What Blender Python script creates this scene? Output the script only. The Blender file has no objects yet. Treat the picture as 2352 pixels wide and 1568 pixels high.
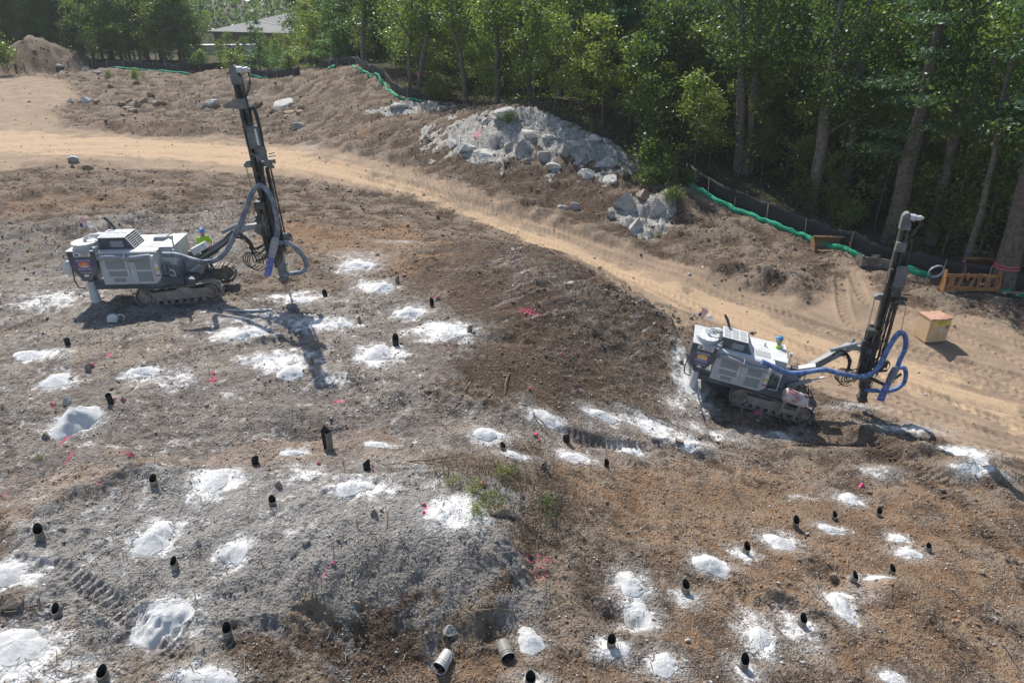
import bpy, bmesh, math, random
import numpy as np
from mathutils import Vector, Matrix, Euler
R = math.radians
rnd = random.Random(7)
scene = bpy.context.scene
COL = scene.collection

# ---------------------------------------------------------------- camera
CAMZ, PITCH, FPX, CX, CY = 12.0, R(27.0), 1590.0, 1176.0, 784.0
cam_d = bpy.data.cameras.new('camera'); cam = bpy.data.objects.new('camera', cam_d); COL.objects.link(cam)
cam.location = (0, 0, CAMZ); cam.rotation_euler = (R(90) - PITCH, 0, 0)
cam_d.sensor_width = 36.0; cam_d.lens = 36.0 * FPX / 2352.0
cam_d.clip_start = 0.1; cam_d.clip_end = 3000
scene.camera = cam

# ---------------------------------------------------------------- light
SUN_EL, SUN_AZ = R(50), math.atan2(-0.47, 0.88)      # azimuth from +Y towards +X
w = bpy.data.worlds.new("World"); scene.world = w; w.use_nodes = True
wn = w.node_tree.nodes; bg = wn['Background']
sky = wn.new('ShaderNodeTexSky'); sky.sky_type = 'NISHITA'; sky.sun_disc = False
sky.sun_elevation = SUN_EL; sky.sun_rotation = SUN_AZ
w.node_tree.links.new(sky.outputs[0], bg.inputs[0]); bg.inputs[1].default_value = 0.12
sd = bpy.data.lights.new('sun', 'SUN'); sun = bpy.data.objects.new('sun', sd); COL.objects.link(sun)
sd.energy = 4.6; sd.angle = R(0.55); sd.color = (1.0, 0.955, 0.88)
to_sun = Vector((math.sin(SUN_AZ) * math.cos(SUN_EL), math.cos(SUN_AZ) * math.cos(SUN_EL), math.sin(SUN_EL)))
sun.rotation_euler = to_sun.to_track_quat('Z', 'Y').to_euler(); sun.location = (-20, 40, 50)
vs = scene.view_settings; vs.view_transform = 'Standard'; vs.look = 'None'; vs.gamma = 1; vs.use_curve_mapping = False
vs.exposure = 0.32
scene.cycles.max_bounces = 6; scene.cycles.diffuse_bounces = 3; scene.cycles.glossy_bounces = 2
scene.cycles.transmission_bounces = 3; scene.cycles.transparent_max_bounces = 6; scene.cycles.volume_bounces = 0
scene.cycles.use_denoising = True

# ---------------------------------------------------------------- helpers
def ray(px, py):
    """direction of the line of sight of a point of the photograph (2352 x 1568), per metre of depth"""
    u = (px - CX) / FPX; v = (CY - py) / FPX
    return Vector((u, math.cos(PITCH) + v * math.sin(PITCH), -(math.sin(PITCH) - v * math.cos(PITCH))))
def PY(px, py, Y):
    r = ray(px, py); d = Y / r.y
    return Vector((r.x * d, Y, CAMZ + r.z * d))
def PZ(px, py, z):
    r = ray(px, py); d = (z - CAMZ) / r.z
    return Vector((r.x * d, r.y * d, z))

def tag(o, label=None, cat=None, group=None, kind=None):
    if label: o['label'] = label
    if cat: o['category'] = cat
    if group: o['group'] = group
    if kind: o['kind'] = kind
    return o
def empty(name, loc=(0, 0, 0), rot=(0, 0, 0), parent=None):
    o = bpy.data.objects.new(name, None); COL.objects.link(o); o.location = loc; o.rotation_euler = rot
    o.empty_display_size = 0.2; o.parent = parent
    return o
def mesh_np(name, V, F, smooth=False):
    me = bpy.data.meshes.new(name); V = np.asarray(V, dtype=np.float32); F = np.asarray(F, dtype=np.int32)
    n = F.shape[1]
    me.vertices.add(len(V)); me.vertices.foreach_set('co', V.ravel())
    me.loops.add(F.size); me.loops.foreach_set('vertex_index', F.ravel())
    me.polygons.add(len(F)); me.polygons.foreach_set('loop_start', np.arange(0, F.size, n, dtype=np.int32))
    if smooth: me.polygons.foreach_set('use_smooth', np.ones(len(F), dtype=bool))
    me.update(calc_edges=True)
    return me
def link(name, me, mat=None, parent=None, loc=(0, 0, 0), rot=(0, 0, 0), scale=(1, 1, 1)):
    o = bpy.data.objects.new(name, me); COL.objects.link(o); o.parent = parent
    o.location = loc; o.rotation_euler = rot; o.scale = scale
    if mat and not me.materials: me.materials.append(mat)
    return o

class MB:
    """collects shapes into one mesh"""
    def __init__(s): s.v = []; s.f = []; s.m = []; s.cm = 0
    def mat(s, i): s.cm = i; return s
    def add(s, V, F):
        b = len(s.v); s.v += [tuple(v) for v in V]; s.f += [tuple(i + b for i in f) for f in F]; s.m += [s.cm] * len(F); return s
    def box(s, c, d, rot=None, taper=(1, 1)):
        c = Vector(c); hx, hy, hz = d[0] / 2, d[1] / 2, d[2] / 2; V = []
        for z in (-1, 1):
            tx, ty = taper if z > 0 else (1, 1)
            for x, y in ((-1, -1), (1, -1), (1, 1), (-1, 1)):
                p = Vector((x * hx * tx, y * hy * ty, z * hz))
                if rot is not None: p = rot @ p
                V.append(c + p)
        return s.add(V, [(3, 2, 1, 0), (4, 5, 6, 7), (0, 1, 5, 4), (1, 2, 6, 5), (2, 3, 7, 6), (3, 0, 4, 7)])
    def prism(s, P, a, b, axis='y'):
        """outline P extruded from a to b along an axis"""
        n = len(P); V = []
        for t in (a, b):
            for (p, q) in P: V.append({'y': (p, t, q), 'x': (t, p, q), 'z': (p, q, t)}[axis])
        F = [tuple(range(n)), tuple(range(2 * n - 1, n - 1, -1))] + [(i, i + n, (i + 1) % n + n, (i + 1) % n) for i in range(n)]
        return s.add(V, F)
    def tube(s, path, r, n=8, cap=True):
        P = [Vector(p) for p in path]; k = len(P)
        if not hasattr(r, '__len__'): r = [r] * k
        V = []; up = Vector((0, 0, 1)); prev = None
        for i, p in enumerate(P):
            t = (P[min(i + 1, k - 1)] - P[max(i - 1, 0)])
            t = t.normalized() if t.length > 1e-9 else Vector((0, 0, 1))
            if prev is None:
                a = t.cross(Vector((0.31, 0.2, 0.93)));
                if a.length < 0.1: a = t.cross(Vector((1, 0, 0)))
            else:
                a = prev - t * prev.dot(t)
            a.normalize(); prev = a; b = t.cross(a)
            for j in range(n):
                q = 2 * math.pi * j / n; V.append(p + (a * math.cos(q) + b * math.sin(q)) * r[i])
        F = []
        for i in range(k - 1):
            for j in range(n):
                j2 = (j + 1) % n; F.append((i * n + j, i * n + j2, (i + 1) * n + j2, (i + 1) * n + j))
        if cap: F.append(tuple(range(n - 1, -1, -1))); F.append(tuple((k - 1) * n + j for j in range(n)))
        return s.add(V, F)
    def cyl(s, a, b, r, r2=None, n=12): return s.tube([a, b], [r, r if r2 is None else r2], n)
    def bar(s, a, b, w_, h_, up=(0, 0, 1)):
        a = Vector(a); b = Vector(b); t = (b - a); L = t.length; t.normalize(); u = Vector(up); sd_ = u.cross(t)
        if sd_.length < 1e-3: sd_ = Vector((0, 1, 0)).cross(t)
        sd_.normalize(); u2 = t.cross(sd_)
        m = Matrix((t, sd_, u2)).transposed()
        return s.box((a + b) / 2, (L, w_, h_), m)
    def sphere(s, c, r, n=10, sc=(1, 1, 1)):
        V = []; F = []; c = Vector(c); k = n // 2 + 1
        for i in range(k + 1):
            th = math.pi * i / k
            for j in range(n):
                ph = 2 * math.pi * j / n
                V.append(c + Vector((math.sin(th) * math.cos(ph) * r * sc[0], math.sin(th) * math.sin(ph) * r * sc[1], math.cos(th) * r * sc[2])))
        for i in range(k):
            for j in range(n): F.append((i * n + j, (i + 1) * n + j, (i + 1) * n + (j + 1) % n, i * n + (j + 1) % n))
        return s.add(V, F)
    def mesh(s, name, smooth=False):
        me = bpy.data.meshes.new(name); me.from_pydata(s.v, [], s.f); me.update()
        if smooth is not False:
            me.polygons.foreach_set('use_smooth', [True] * len(me.polygons))
            try: me.set_sharp_from_angle(angle=R(40))
            except Exception: pass
        return me
    def obj(s, name, mat, parent=None, loc=(0, 0, 0), rot=(0, 0, 0), smooth=True):
        me = s.mesh(name, smooth)
        for m in (mat if isinstance(mat, (list, tuple)) else [mat]): me.materials.append(m)
        if any(s.m): me.polygons.foreach_set('material_index', s.m)
        o = bpy.data.objects.new(name, me); COL.objects.link(o); o.parent = parent; o.location = loc; o.rotation_euler = rot
        return o
def catmull(P, k=6):
    P = [Vector(p) for p in P]; Q = [P[0] * 2 - P[1]] + P + [P[-1] * 2 - P[-2]]; out = []
    for i in range(1, len(Q) - 2):
        for j in range(k):
            t = j / k; a, b, c, d = Q[i - 1], Q[i], Q[i + 1], Q[i + 2]
            out.append(0.5 * ((2 * b) + (c - a) * t + (2 * a - 5 * b + 4 * c - d) * t * t + (3 * b - a - 3 * c + d) * t ** 3))
    out.append(P[-1]); return out

# noise on arrays
def hsh(ix, iy, s):
    h = (ix.astype(np.int64) * 374761393 + iy.astype(np.int64) * 668265263 + s * 974634777) & 0x7fffffff
    h = (h ^ (h >> 13)) * 1274126177 & 0x7fffffff
    return (h ^ (h >> 16)) & 0xffff
def vnoise(x, y, s=0):
    """smooth gradient noise, about -1..1"""
    ix = np.floor(x); iy = np.floor(y); fx = x - ix; fy = y - iy; ix = ix.astype(np.int64); iy = iy.astype(np.int64)
    def g(dx, dy):
        a = hsh(ix + dx, iy + dy, s) * (2 * math.pi / 65536.0)
        return np.cos(a) * (fx - dx) + np.sin(a) * (fy - dy)
    ux = fx * fx * fx * (fx * (fx * 6 - 15) + 10); uy = fy * fy * fy * (fy * (fy * 6 - 15) + 10)
    a = g(0, 0) * (1 - ux) + g(1, 0) * ux; b = g(0, 1) * (1 - ux) + g(1, 1) * ux
    return (a * (1 - uy) + b * uy) * 1.5
def fbm(x, y, s=0, o=4, g=0.5, l=2.03):
    t = 0; a = 1.0; n = 0
    for i in range(o):
        t = t + a * vnoise(x * l ** i + 13.7 * i, y * l ** i - 7.1 * i, s + i); n += a; a *= g
    return t / n
def cell(x, y, s=0):
    """lumps: round tops, creased between; returns 0..1 and a random number of the cell"""
    ix = np.floor(x).astype(np.int64); iy = np.floor(y).astype(np.int64); best = np.full(x.shape, 9.0); rid = np.zeros(x.shape)
    for dx in (-1, 0, 1):
        for dy in (-1, 0, 1):
            h = hsh(ix + dx, iy + dy, s); h2 = hsh(ix + dx, iy + dy, s + 77)
            d = (ix + dx + h / 65536.0 - x) ** 2 + (iy + dy + h2 / 65536.0 - y) ** 2
            m = d < best; best = np.where(m, d, best); rid = np.where(m, hsh(ix + dx, iy + dy, s + 5) / 65536.0, rid)
    return np.clip(1 - best, 0, 1), rid
def sstep(a, b, x):
    t = np.clip((x - a) / (b - a), 0, 1); return t * t * (3 - 2 * t)
# ================================================================ terrain
CTRL = [  # px, py, z
 # far edge, left to right
 (-300,190,2),(0,200,1.6),(140,165,2.0),(300,165,2.2),(480,165,2.0),(580,172,2.2),(680,170,2.9),(815,152,4.3),(880,180,3.9),(965,232,2.7),
 (1060,240,2.5),(-300,330,0),(0,330,0),(0,260,.7),(300,330,-.2),(300,260,.4),(460,250,.6),(600,265,.6),(700,225,1.6),(750,190,3.2),(600,200,1.5),(860,240,2.6),
 (900,290,1.6),(900,360,0.1),(700,300,.2),(600,385,-.5),(450,340,-.3),(0,400,-.2),(200,380,-.3),(900,440,-.8),(750,420,-.7),(1200,540,-1.4),(1050,500,-1.1),
 (1400,620,-2),(1650,700,-2.6),(1850,780,-3),(2100,880,-3.3),(2352,1000,-3.6),(2700,1100,-4),(1500,560,-1.6),(1300,500,-1.0),
 (1100,420,0),(1160,340,1.6),(1170,268,3.5),(1300,300,2.9),(1400,340,1.9),(1480,390,.9),(1540,440,.2),(1300,430,0.1),(1450,500,-1.0),
 (1560,405,.4),(1680,470,-.5),(1750,500,-.9),(1880,548,-1.5),(2000,590,-1.8),(2140,630,-2),(2352,665,-2.1),(2600,700,-2.2),
 (1700,580,-1.7),(1900,660,-2.3),(2100,730,-2.7),(2250,700,-2.4),(2352,780,-2.9),(1820,700,-2.5),
 # left middle
 (0,450,-.2),(0,560,.0),(150,480,-.6),(300,430,-.3),(300,490,-.5),(480,450,-.4),(480,520,0),(300,600,.3),(0,660,.4),(700,500,-.2),(750,580,.4),(900,500,-.6),(900,560,.1),
 (400,700,.6),(655,700,.6),(200,760,.6),(0,760,.4),(-300,800,.4),(700,870,.5),(500,870,.55),(0,900,.6),(350,950,.5),(900,750,.5),(900,640,.35),
 # mound in the middle
 (1050,570,.45),(1150,560,.55),(1290,600,.15),(1450,690,-1.0),(1540,770,-1.9),(1560,830,-2.2),(1580,920,-2.7),(1200,680,.45),(1300,760,-.2),(1200,820,.2),(1050,850,.4),
 (1350,850,-.8),(1250,950,-.5),(1450,930,-1.6),(1500,1040,-1.7),(1700,950,-3.0),(1850,1000,-3.2),(2100,1040,-3.25),(2352,1130,-3.3),(1950,925,-3.2),(2150,960,-3.4),(1690,905,-2.8),
 (2650,1300,-3.4),(1650,1060,-2.4),
 # near ground
 (700,1000,.15),(400,1040,.1),(900,1030,.1),(1100,1040,.1),(0,1100,.45),(200,1180,.4),(0,1300,.4),(0,1568,.25),(-300,1400,.3),(350,1300,.35),(200,1500,.1),(600,1530,0),(350,1130,.55),
 (600,1160,.65),(800,1140,.75),(1000,1160,.75),(1100,1250,.5),(900,1230,.8),(700,1290,.55),(950,1480,-.5),(800,1450,-.35),(1050,1470,-.45),(700,1480,-.2),(1160,1540,-.45),(1250,1420,-.5),
 (1200,1330,-.25),(1300,1150,-.25),(1300,1250,-.3),(1500,1200,-1.1),(1550,1350,-.9),(1700,1500,-1.1),(1400,1540,-.7),(1800,1200,-2),(2000,1300,-2.2),(2200,1250,-2.6),(2352,1500,-2.4),(2100,1540,-1.9),
 (1700,1120,-2.2),(2000,1130,-2.9),(2300,1180,-3.0),(2600,1568,-2.8),(1176,1568,-.45),
]
pts = np.array([tuple(PZ(a, b, c)) for a, b, c in CTRL])
extra = [(-60, 20, 0), (-30, 4, 0), (0, 2, -.5), (30, 4, -3), (60, 25, -4), (70, 60, -3), (90, 110, 1), (-110, 110, 2), (-60, 135, 1), (0, 135, 0), (60, 135, 0),
         (10, 85, 1.0), (30, 70, 0), (45, 60, -1), (20, 105, .5), (-20, 110, 1.5), (-60, 112, 2)]
pts = np.vstack([pts, np.array(extra, dtype=float)])
def warp(x, y):
    y = np.clip(y, 0, 140) + 9; return np.clip(x, -130, 130) / y * 2.2, np.log(y) * 2.0
def tps_k(r2): return np.where(r2 > 1e-12, r2 * np.log(r2 + 1e-12), 0)
_u, _w = warp(pts[:, 0], pts[:, 1]); _n = len(pts)
_K = tps_k((_u[:, None] - _u) ** 2 + (_w[:, None] - _w) ** 2) + np.eye(_n) * 0.004
_P = np.stack([np.ones(_n), _u, _w], 1); _A = np.zeros((_n + 3, _n + 3)); _A[:_n, :_n] = _K; _A[:_n, _n:] = _P; _A[_n:, :_n] = _P.T
_c = np.linalg.solve(_A, np.concatenate([pts[:, 2], [0, 0, 0]]))
def base_h(x, y):
    u, w_ = warp(x, y); out = _c[_n] + _c[_n + 1] * u + _c[_n + 2] * w_
    for i in range(_n): out = out + _c[i] * tps_k((u - _u[i]) ** 2 + (w_ - _w[i]) ** 2)
    far = sstep(120, 150, y); out = out * (1 - far) + far * (-0.8 + 0.02 * np.maximum(y - 150, 0))
    return np.clip(out, -6, 30)
# coarse raster of the smooth ground, for placing things
GX0, GY0, GS = -140.0, -6.0, 0.5
gx = np.arange(GX0, 140, GS); gy = np.arange(GY0, 400, GS)
_X, _Y = np.meshgrid(gx, gy); GH = base_h(_X, _Y)
def bump(x, y, cx, cy, rx, ry, h, rot=0, p=1.0):
    c, s_ = math.cos(rot), math.sin(rot); dx = x - cx; dy = y - cy
    q = ((dx * c + dy * s_) / rx) ** 2 + ((-dx * s_ + dy * c) / ry) ** 2
    return h * np.exp(-q * p)
_sp = PZ(55, 168, 1.9); SPX, SPY = _sp.x, _sp.y + 4
MACRO = []          # px, py, radius x, radius y, height : knolls and hollows one can see
for (a, b, rx, ry, h, z) in [(560,205,4,3,1.3,1.5),(470,235,5,1.5,.7,.9),(270,290,3.2,1.2,.7,.2),(410,300,4,1.2,.4,.0),(850,300,2.5,1,.4,1.5),(120,375,3,1,.35,-.2),(230,375,2.5,.8,.3,-.2),
     (110,440,3,1.4,.5,-.3),(420,480,1.8,.8,-.6,-.3),(450,440,2.5,1,.4,-.3),(180,520,3,1.2,.45,-.1),(60,570,2.5,1,.4,.1),(280,540,1.8,.8,.35,0),
     (420,1110,.9,.5,.3,.5),(330,1090,.7,.4,.25,.5),(620,1090,.8,.5,.2,.5),(30,1385,.45,.3,.25,.3),(690,1000,.7,.3,-.22,.2),(1165,790,.55,.3,-.3,.2),(1210,790,.3,.15,.25,.2),
     (930,1468,.9,.25,-.1,-.5),(760,1440,.6,.3,-.15,-.3),(1400,1430,.4,.25,-.3,-.8),(1390,1540,.5,.2,-.12,-.8),(1480,1290,.6,.5,.2,-1),(2060,1370,.8,.5,.3,-2.2),(1900,1340,.5,.4,-.25,-2),(1860,1300,.7,.3,.2,-2),
     (2180,1090,3.0,.35,.35,-3.2),(2000,1040,2.5,.3,.25,-3.1),(1380,1010,2.0,.35,-.2,-1),(1150,1000,1.4,.3,.15,.1),(640,940,1.8,.4,.18,.4),(250,1060,1.8,.5,.2,.4),(800,1090,.9,.3,.15,.7),
     (1700,620,3,1.2,.45,-1.9),(1820,650,2,.8,.35,-2.2),(1980,590,1.5,.6,.2,-1.8),(690,490,2,.9,-.5,-.2),(330,515,1.4,.7,.5,-.2),(1540,480,1.2,.7,.9,-.6),(1440,470,1.4,.6,.5,-.6),(1450,520,.9,.5,.7,-1.2)]:
    p_ = PZ(a, b, z); MACRO.append((p_.x, p_.y, rx, ry, h))
def pl(P): return [tuple(PZ(*p)) for p in P]
RIDGES = [(pl(P), h, w_) for P, h, w_ in [
 ([(60,1190,.4),(200,1120,.5),(330,1085,.55),(450,1075,.6),(560,1080,.6)], .28, .32), ([(1880,985,-3.2),(2050,1020,-3.2),(2160,1062,-3.2),(2352,1145,-3.3)], .50, .42), ([(1480,1000,-1.6),(1600,1035,-2.1),(1720,1052,-2.6),(1850,1035,-3)], .26, .28),
 ([(0,560,0),(120,530,-.2),(250,545,0),(330,510,-.3)], .55, .7), ([(540,470,-.3),(640,482,-.2),(720,520,0),(760,560,.2)], .40, .6), ([(400,985,.3),(560,978,.3),(700,958,.3),(850,985,.2),(1000,960,.1)], .20, .4), ([(1050,425,-.1),(1250,475,-.4),(1400,525,-1),(1500,572,-1.5)], .45, .8),
 ([(1600,600,-1.7),(1700,630,-2),(1800,662,-2.3),(1870,702,-2.5)], .55, .8), ([(300,283,.2),(450,298,.1),(540,325,-.1)], .55, 1.1), ([(1650,1330,-1.4),(1750,1380,-1.6),(1830,1400,-1.8),(1900,1460,-1.9)], .28, .28), ([(1990,1365,-2.2),(2080,1400,-2.3),(2170,1445,-2.3)], .32, .38),
 ([(1310,1375,-.6),(1400,1400,-.7),(1500,1450,-.8)], -.30, .26), ([(1300,1000,-.6),(1400,1012,-1.2),(1500,1040,-1.7)], -.22, .3), ([(860,900,.4),(1000,880,.4),(1100,840,.3)], .2, .5), ([(1380,1500,-.8),(1480,1480,-.9),(1560,1500,-1)], .15, .25), ([(60,600,.1),(200,590,.2),(330,600,.3)], .35, .5),
 ([(150,420,-.3),(350,425,-.3),(560,430,-.3)], .35, .6), ([(960,1480,-.5),(1100,1470,-.5),(1200,1440,-.5)], -.12, .22)]]
SCARPS = [(pl([(1130,556,.6),(1290,600,.15),(1400,657,-.6),(1480,712,-1.2),(1545,772,-1.9),(1580,845,-2.4),(1592,900,-2.7)]), 1.0, .35, 3.5, (0, .6, .9, 1, 1, .9, .5)), (pl([(640,1350,.3),(760,1415,.1),(870,1455,0),(980,1465,-.1),(1090,1440,0),(1170,1370,.2),(1205,1250,.3),(1200,1170,.5)]), .32, .32, 1.8, (0, .6, .9, 1, 1, 1, .9, .3))]
def near_line(W, x, y):
    bd = np.full(np.shape(x), 1e9); bs = np.zeros(np.shape(x)); bt = np.zeros(np.shape(x))
    for i in range(len(W) - 1):
        ax, ay = W[i][0], W[i][1]; vx, vy = W[i + 1][0] - ax, W[i + 1][1] - ay; q = np.clip(((x - ax) * vx + (y - ay) * vy) / (vx * vx + vy * vy), 0, 1); dx = x - ax - q * vx; dy = y - ay - q * vy; d = np.hypot(dx, dy)
        m = d < bd; bd = np.where(m, d, bd); bs = np.where(m, i + q, bs); bt = np.where(m, vx * dy - vy * dx, bt)
    return bd, bs, np.sign(bt)
def macro_h(x, y):
    t = np.zeros(np.shape(x)); wv_ = .35 * vnoise(x * .8, y * .8, 401) + .15 * vnoise(x * 2.3, y * 2.3, 402)
    for W, h, w_ in RIDGES:
        d, s_, _ = near_line(W, x, y); e = np.clip(np.minimum(s_, len(W) - 1 - s_) * 2.5, 0, 1); t = t + h * e * np.exp(-((d + wv_ * w_) / w_) ** 2) * (.75 + .5 * vnoise(x * 1.1, y * 1.1, 403))
    for k, (W, h, w_, L_, prof) in enumerate(SCARPS):
        d, s_, sg = near_line(W, x, y); sg = -sg if k == 0 else sg; sdist = d * sg + wv_ * .5; t = t + h * np.interp(s_, range(len(prof)), prof) * sstep(-w_, w_, sdist) * np.exp(-np.maximum(sdist, 0) / L_)
    for m in MACRO: t = t + bump(x, y, *m)
    d = np.sqrt(((x - SPX) / 1.25) ** 2 + (y - SPY) ** 2) + 0.7 * fbm(x * .35, y * .35, 61, 3)
    return t + 4.2 * np.clip(1 - d / 6.6, 0, 1) ** 0.85 * sstep(0, 1.2, 6.6 - d)
GH = GH + macro_h(_X, _Y)
def gh(x, y):
    fx = (np.asarray(x, float) - GX0) / GS; fy = (np.asarray(y, float) - GY0) / GS
    fx = np.clip(fx, 0, GH.shape[1] - 1.001); fy = np.clip(fy, 0, GH.shape[0] - 1.001)
    ix = fx.astype(int); iy = fy.astype(int); a = fx - ix; b = fy - iy
    return (GH[iy, ix] * (1 - a) + GH[iy, ix + 1] * a) * (1 - b) + (GH[iy + 1, ix] * (1 - a) + GH[iy + 1, ix + 1] * a) * b
def at(px, py):
    """the point of the ground seen at a point of the photograph"""
    r = ray(px, py); d = np.arange(9, 320, 0.04); x = r.x * d; y = r.y * d; z = CAMZ + r.z * d
    below = np.nonzero(z < gh(x, y))[0]; i = below[0] if len(below) else len(d) - 1
    return Vector((x[i], y[i], float(gh(x[i], y[i]))))
def dep(p): return p.y * math.cos(PITCH) + (CAMZ - p.z) * math.sin(PITCH)

# ---- regions, as outlines on the ground
class Grid: pass
G = Grid()
_rows = []
def spaced():
    vv = np.linspace(-0.60, 0.42, 800); yy = []
    for v in vv:
        yy.append(13.0 * (math.cos(PITCH) + v * math.sin(PITCH)) / (math.sin(PITCH) - v * math.cos(PITCH)))
    return np.array(yy)
yy = spaced(); yy = yy[yy < 135]
rows = np.concatenate([[-50, -30, -12, -4, 1, 4.5, 6.5], np.arange(8, yy[0], .12), yy, np.geomspace(138, 760, 34)])
us = np.concatenate([-np.geomspace(1.3, .84, 12), np.linspace(-.8, .8, 1060), np.geomspace(.84, 1.3, 12)])
US, RW = np.meshgrid(us, rows); X = US * (np.maximum(RW, 0) + 8.0) * (1 + 3 * sstep(.84, 1.3, np.abs(US)) * sstep(60, 5, RW)); Y = RW.copy()
NR, NC = X.shape
# gentle sideways jitter so that the sheet's rows do not show
X = X + 0.012 * vnoise(X * 3, Y * 3, 3); Y = Y + 0.012 * vnoise(X * 3, Y * 3, 4)
def world_poly(P): return np.array([tuple(at(a, b))[:2] for a, b in P])
def poly_sd(W):
    """signed distance to the outline (inside positive) over the sheet"""
    ins = np.zeros(X.shape, bool); dm = np.full(X.shape, 1e9); n = len(W)
    for i in range(n):
        ax, ay = W[i]; bx, by = W[(i + 1) % n]
        c = ((ay > Y) != (by > Y)); t = (Y - ay) / (by - ay if abs(by - ay) > 1e-9 else 1e-9)
        ins ^= c & (X < ax + t * (bx - ax))
        L2 = (bx - ax) ** 2 + (by - ay) ** 2 + 1e-9; q = np.clip(((X - ax) * (bx - ax) + (Y - ay) * (by - ay)) / L2, 0, 1)
        dm = np.minimum(dm, (X - ax - q * (bx - ax)) ** 2 + (Y - ay - q * (by - ay)) ** 2)
    return np.where(ins, 1, -1) * np.sqrt(dm)
n_lo = fbm(X * .22, Y * .22, 11, 4); n_mid = fbm(X * .9, Y * .9, 12, 4); n_hi = fbm(X * 3.5, Y * 3.5, 14, 3)
def region(P, soft=.6, rough=.8):
    sd_ = poly_sd(world_poly(P)); sc = np.clip(Y / 35, .5, 3)
    return sstep(-soft, soft, (sd_ + rough * (n_mid + .6 * n_lo + .3 * n_hi)) / sc)
def spots(L):
    m = np.zeros(X.shape)
    for (px, py, rx, ry, s_) in L:
        p = at(px, py); d = dep(p); g = max((CAMZ - p.z) / d, .12)
        q = ((X - p.x) / (rx * d / FPX)) ** 2 + ((Y - p.y) / (ry * d / FPX / g)) ** 2
        m = np.maximum(m, s_ * (np.exp(-q * .9) * .8 + .34 * np.exp(-q * .28)))
    return m
ROADP = [(-80,170),(60,168),(150,185),(190,225),(120,250),(150,290),(330,312),(560,318),(700,330),(800,342),(900,375),(1010,405),(1150,450),(1300,505),(1480,568),(1600,612),(1720,655),(1850,685),(1920,650),(1950,600),
 (1990,620),(2060,700),(2200,712),(2352,770),(2520,810),(2520,1075),(2352,1062),(2200,1020),(2050,960),(1900,905),(1800,850),(1600,752),(1480,690),(1400,640),(1300,590),(1200,548),(1100,515),(950,450),(830,432),(700,412),(600,402),(450,392),(250,388),(100,382),(-80,400)]
m_road = region(ROADP, .7, .7)
m_sand = region([(-80,290),(150,310),(400,322),(620,335),(800,370),(1000,445),(1200,520),(1450,620),(1700,710),(1950,790),(2352,930),(2352,1000),(2100,900),(1800,800),(1500,680),(1250,570),(1050,490),(850,425),(650,390),(300,360),(-80,350)], .9, 1.2)
m_rock = region([(1045,275),(1110,258),(1160,248),(1240,258),(1330,298),(1400,330),(1480,385),(1430,398),(1360,392),(1290,365),(1230,350),(1150,345),(1110,350),(1030,335),(1020,300)], .5, 2.2)
m_rock = np.maximum(m_rock, region([(1390,490),(1450,455),(1500,450),(1545,470),(1550,530),(1500,552),(1440,540)], .3, .9))
m_rock = np.maximum(m_rock, .9 * region([(840,262),(900,240),(1000,236),(1040,250),(960,262),(880,268)], .3, 1.3))
m_rock = np.maximum(m_rock, .75 * region([(980,300),(1060,300),(1300,370),(1430,400),(1420,430),(1250,400),(1100,372),(990,340)], .5, 3.0))
m_rust = region([(600,500),(760,520),(960,520),(1010,560),(960,625),(760,600),(560,560)], 1.6, 3.0) * .9
m_rust = np.maximum(m_rust, .75 * region([(1350,1030),(1700,1080),(2000,1100),(2352,1180),(2352,1600),(1900,1600),(1600,1450),(1500,1250),(1300,1100)], 2.2, 3.6))
m_rust = np.maximum(m_rust, .8 * region([(-60,1150),(150,1080),(350,1050),(700,1010),(1000,1000),(980,1030),(600,1050),(300,1110),(0,1220),(-60,1230)], .6, 1.8))
m_rust = np.maximum(m_rust, .6 * region([(150,800),(350,770),(480,780),(400,830),(200,850)], .4, 1.2))
m_rust = np.maximum(m_rust, .6 * region([(100,260),(500,300),(900,290),(900,330),(600,320),(200,300)], .9, 3))
m_rust = np.maximum(m_rust, .6 * region([(0,420),(160,440),(480,400),(400,470),(200,480),(0,500)], .9, 2.4))
m_rust = np.maximum(m_rust, .6 * region([(900,1500),(1300,1490),(1650,1530),(1650,1600),(900,1600)], .5, .8))
m_grey = region([(240,1130),(450,1070),(800,1080),(1150,1120),(1200,1280),(1150,1420),(900,1460),(600,1500),(200,1450),(-50,1330),(60,1200)], .9, 1.8)
m_grey = np.maximum(m_grey, .6 * region([(-50,520),(130,500),(500,520),(700,600),(500,690),(200,620),(-50,640)], .8, 1.8))
m_for = region([(-900,150),(-60,148),(210,153),(560,158),(640,168),(740,158),(815,150),(880,168),(925,205),(970,228),(1060,240),(1180,245),(1300,280),(1400,325),(1500,385),(1560,400),(1680,465),(1750,490),(1880,535),(2000,570),(2140,612),(2352,650),(2900,740),(6000,300),(3000,60),(-2000,60)], .4, .4)
m_for = np.maximum(m_for, sstep(128, 134, Y))
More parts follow.
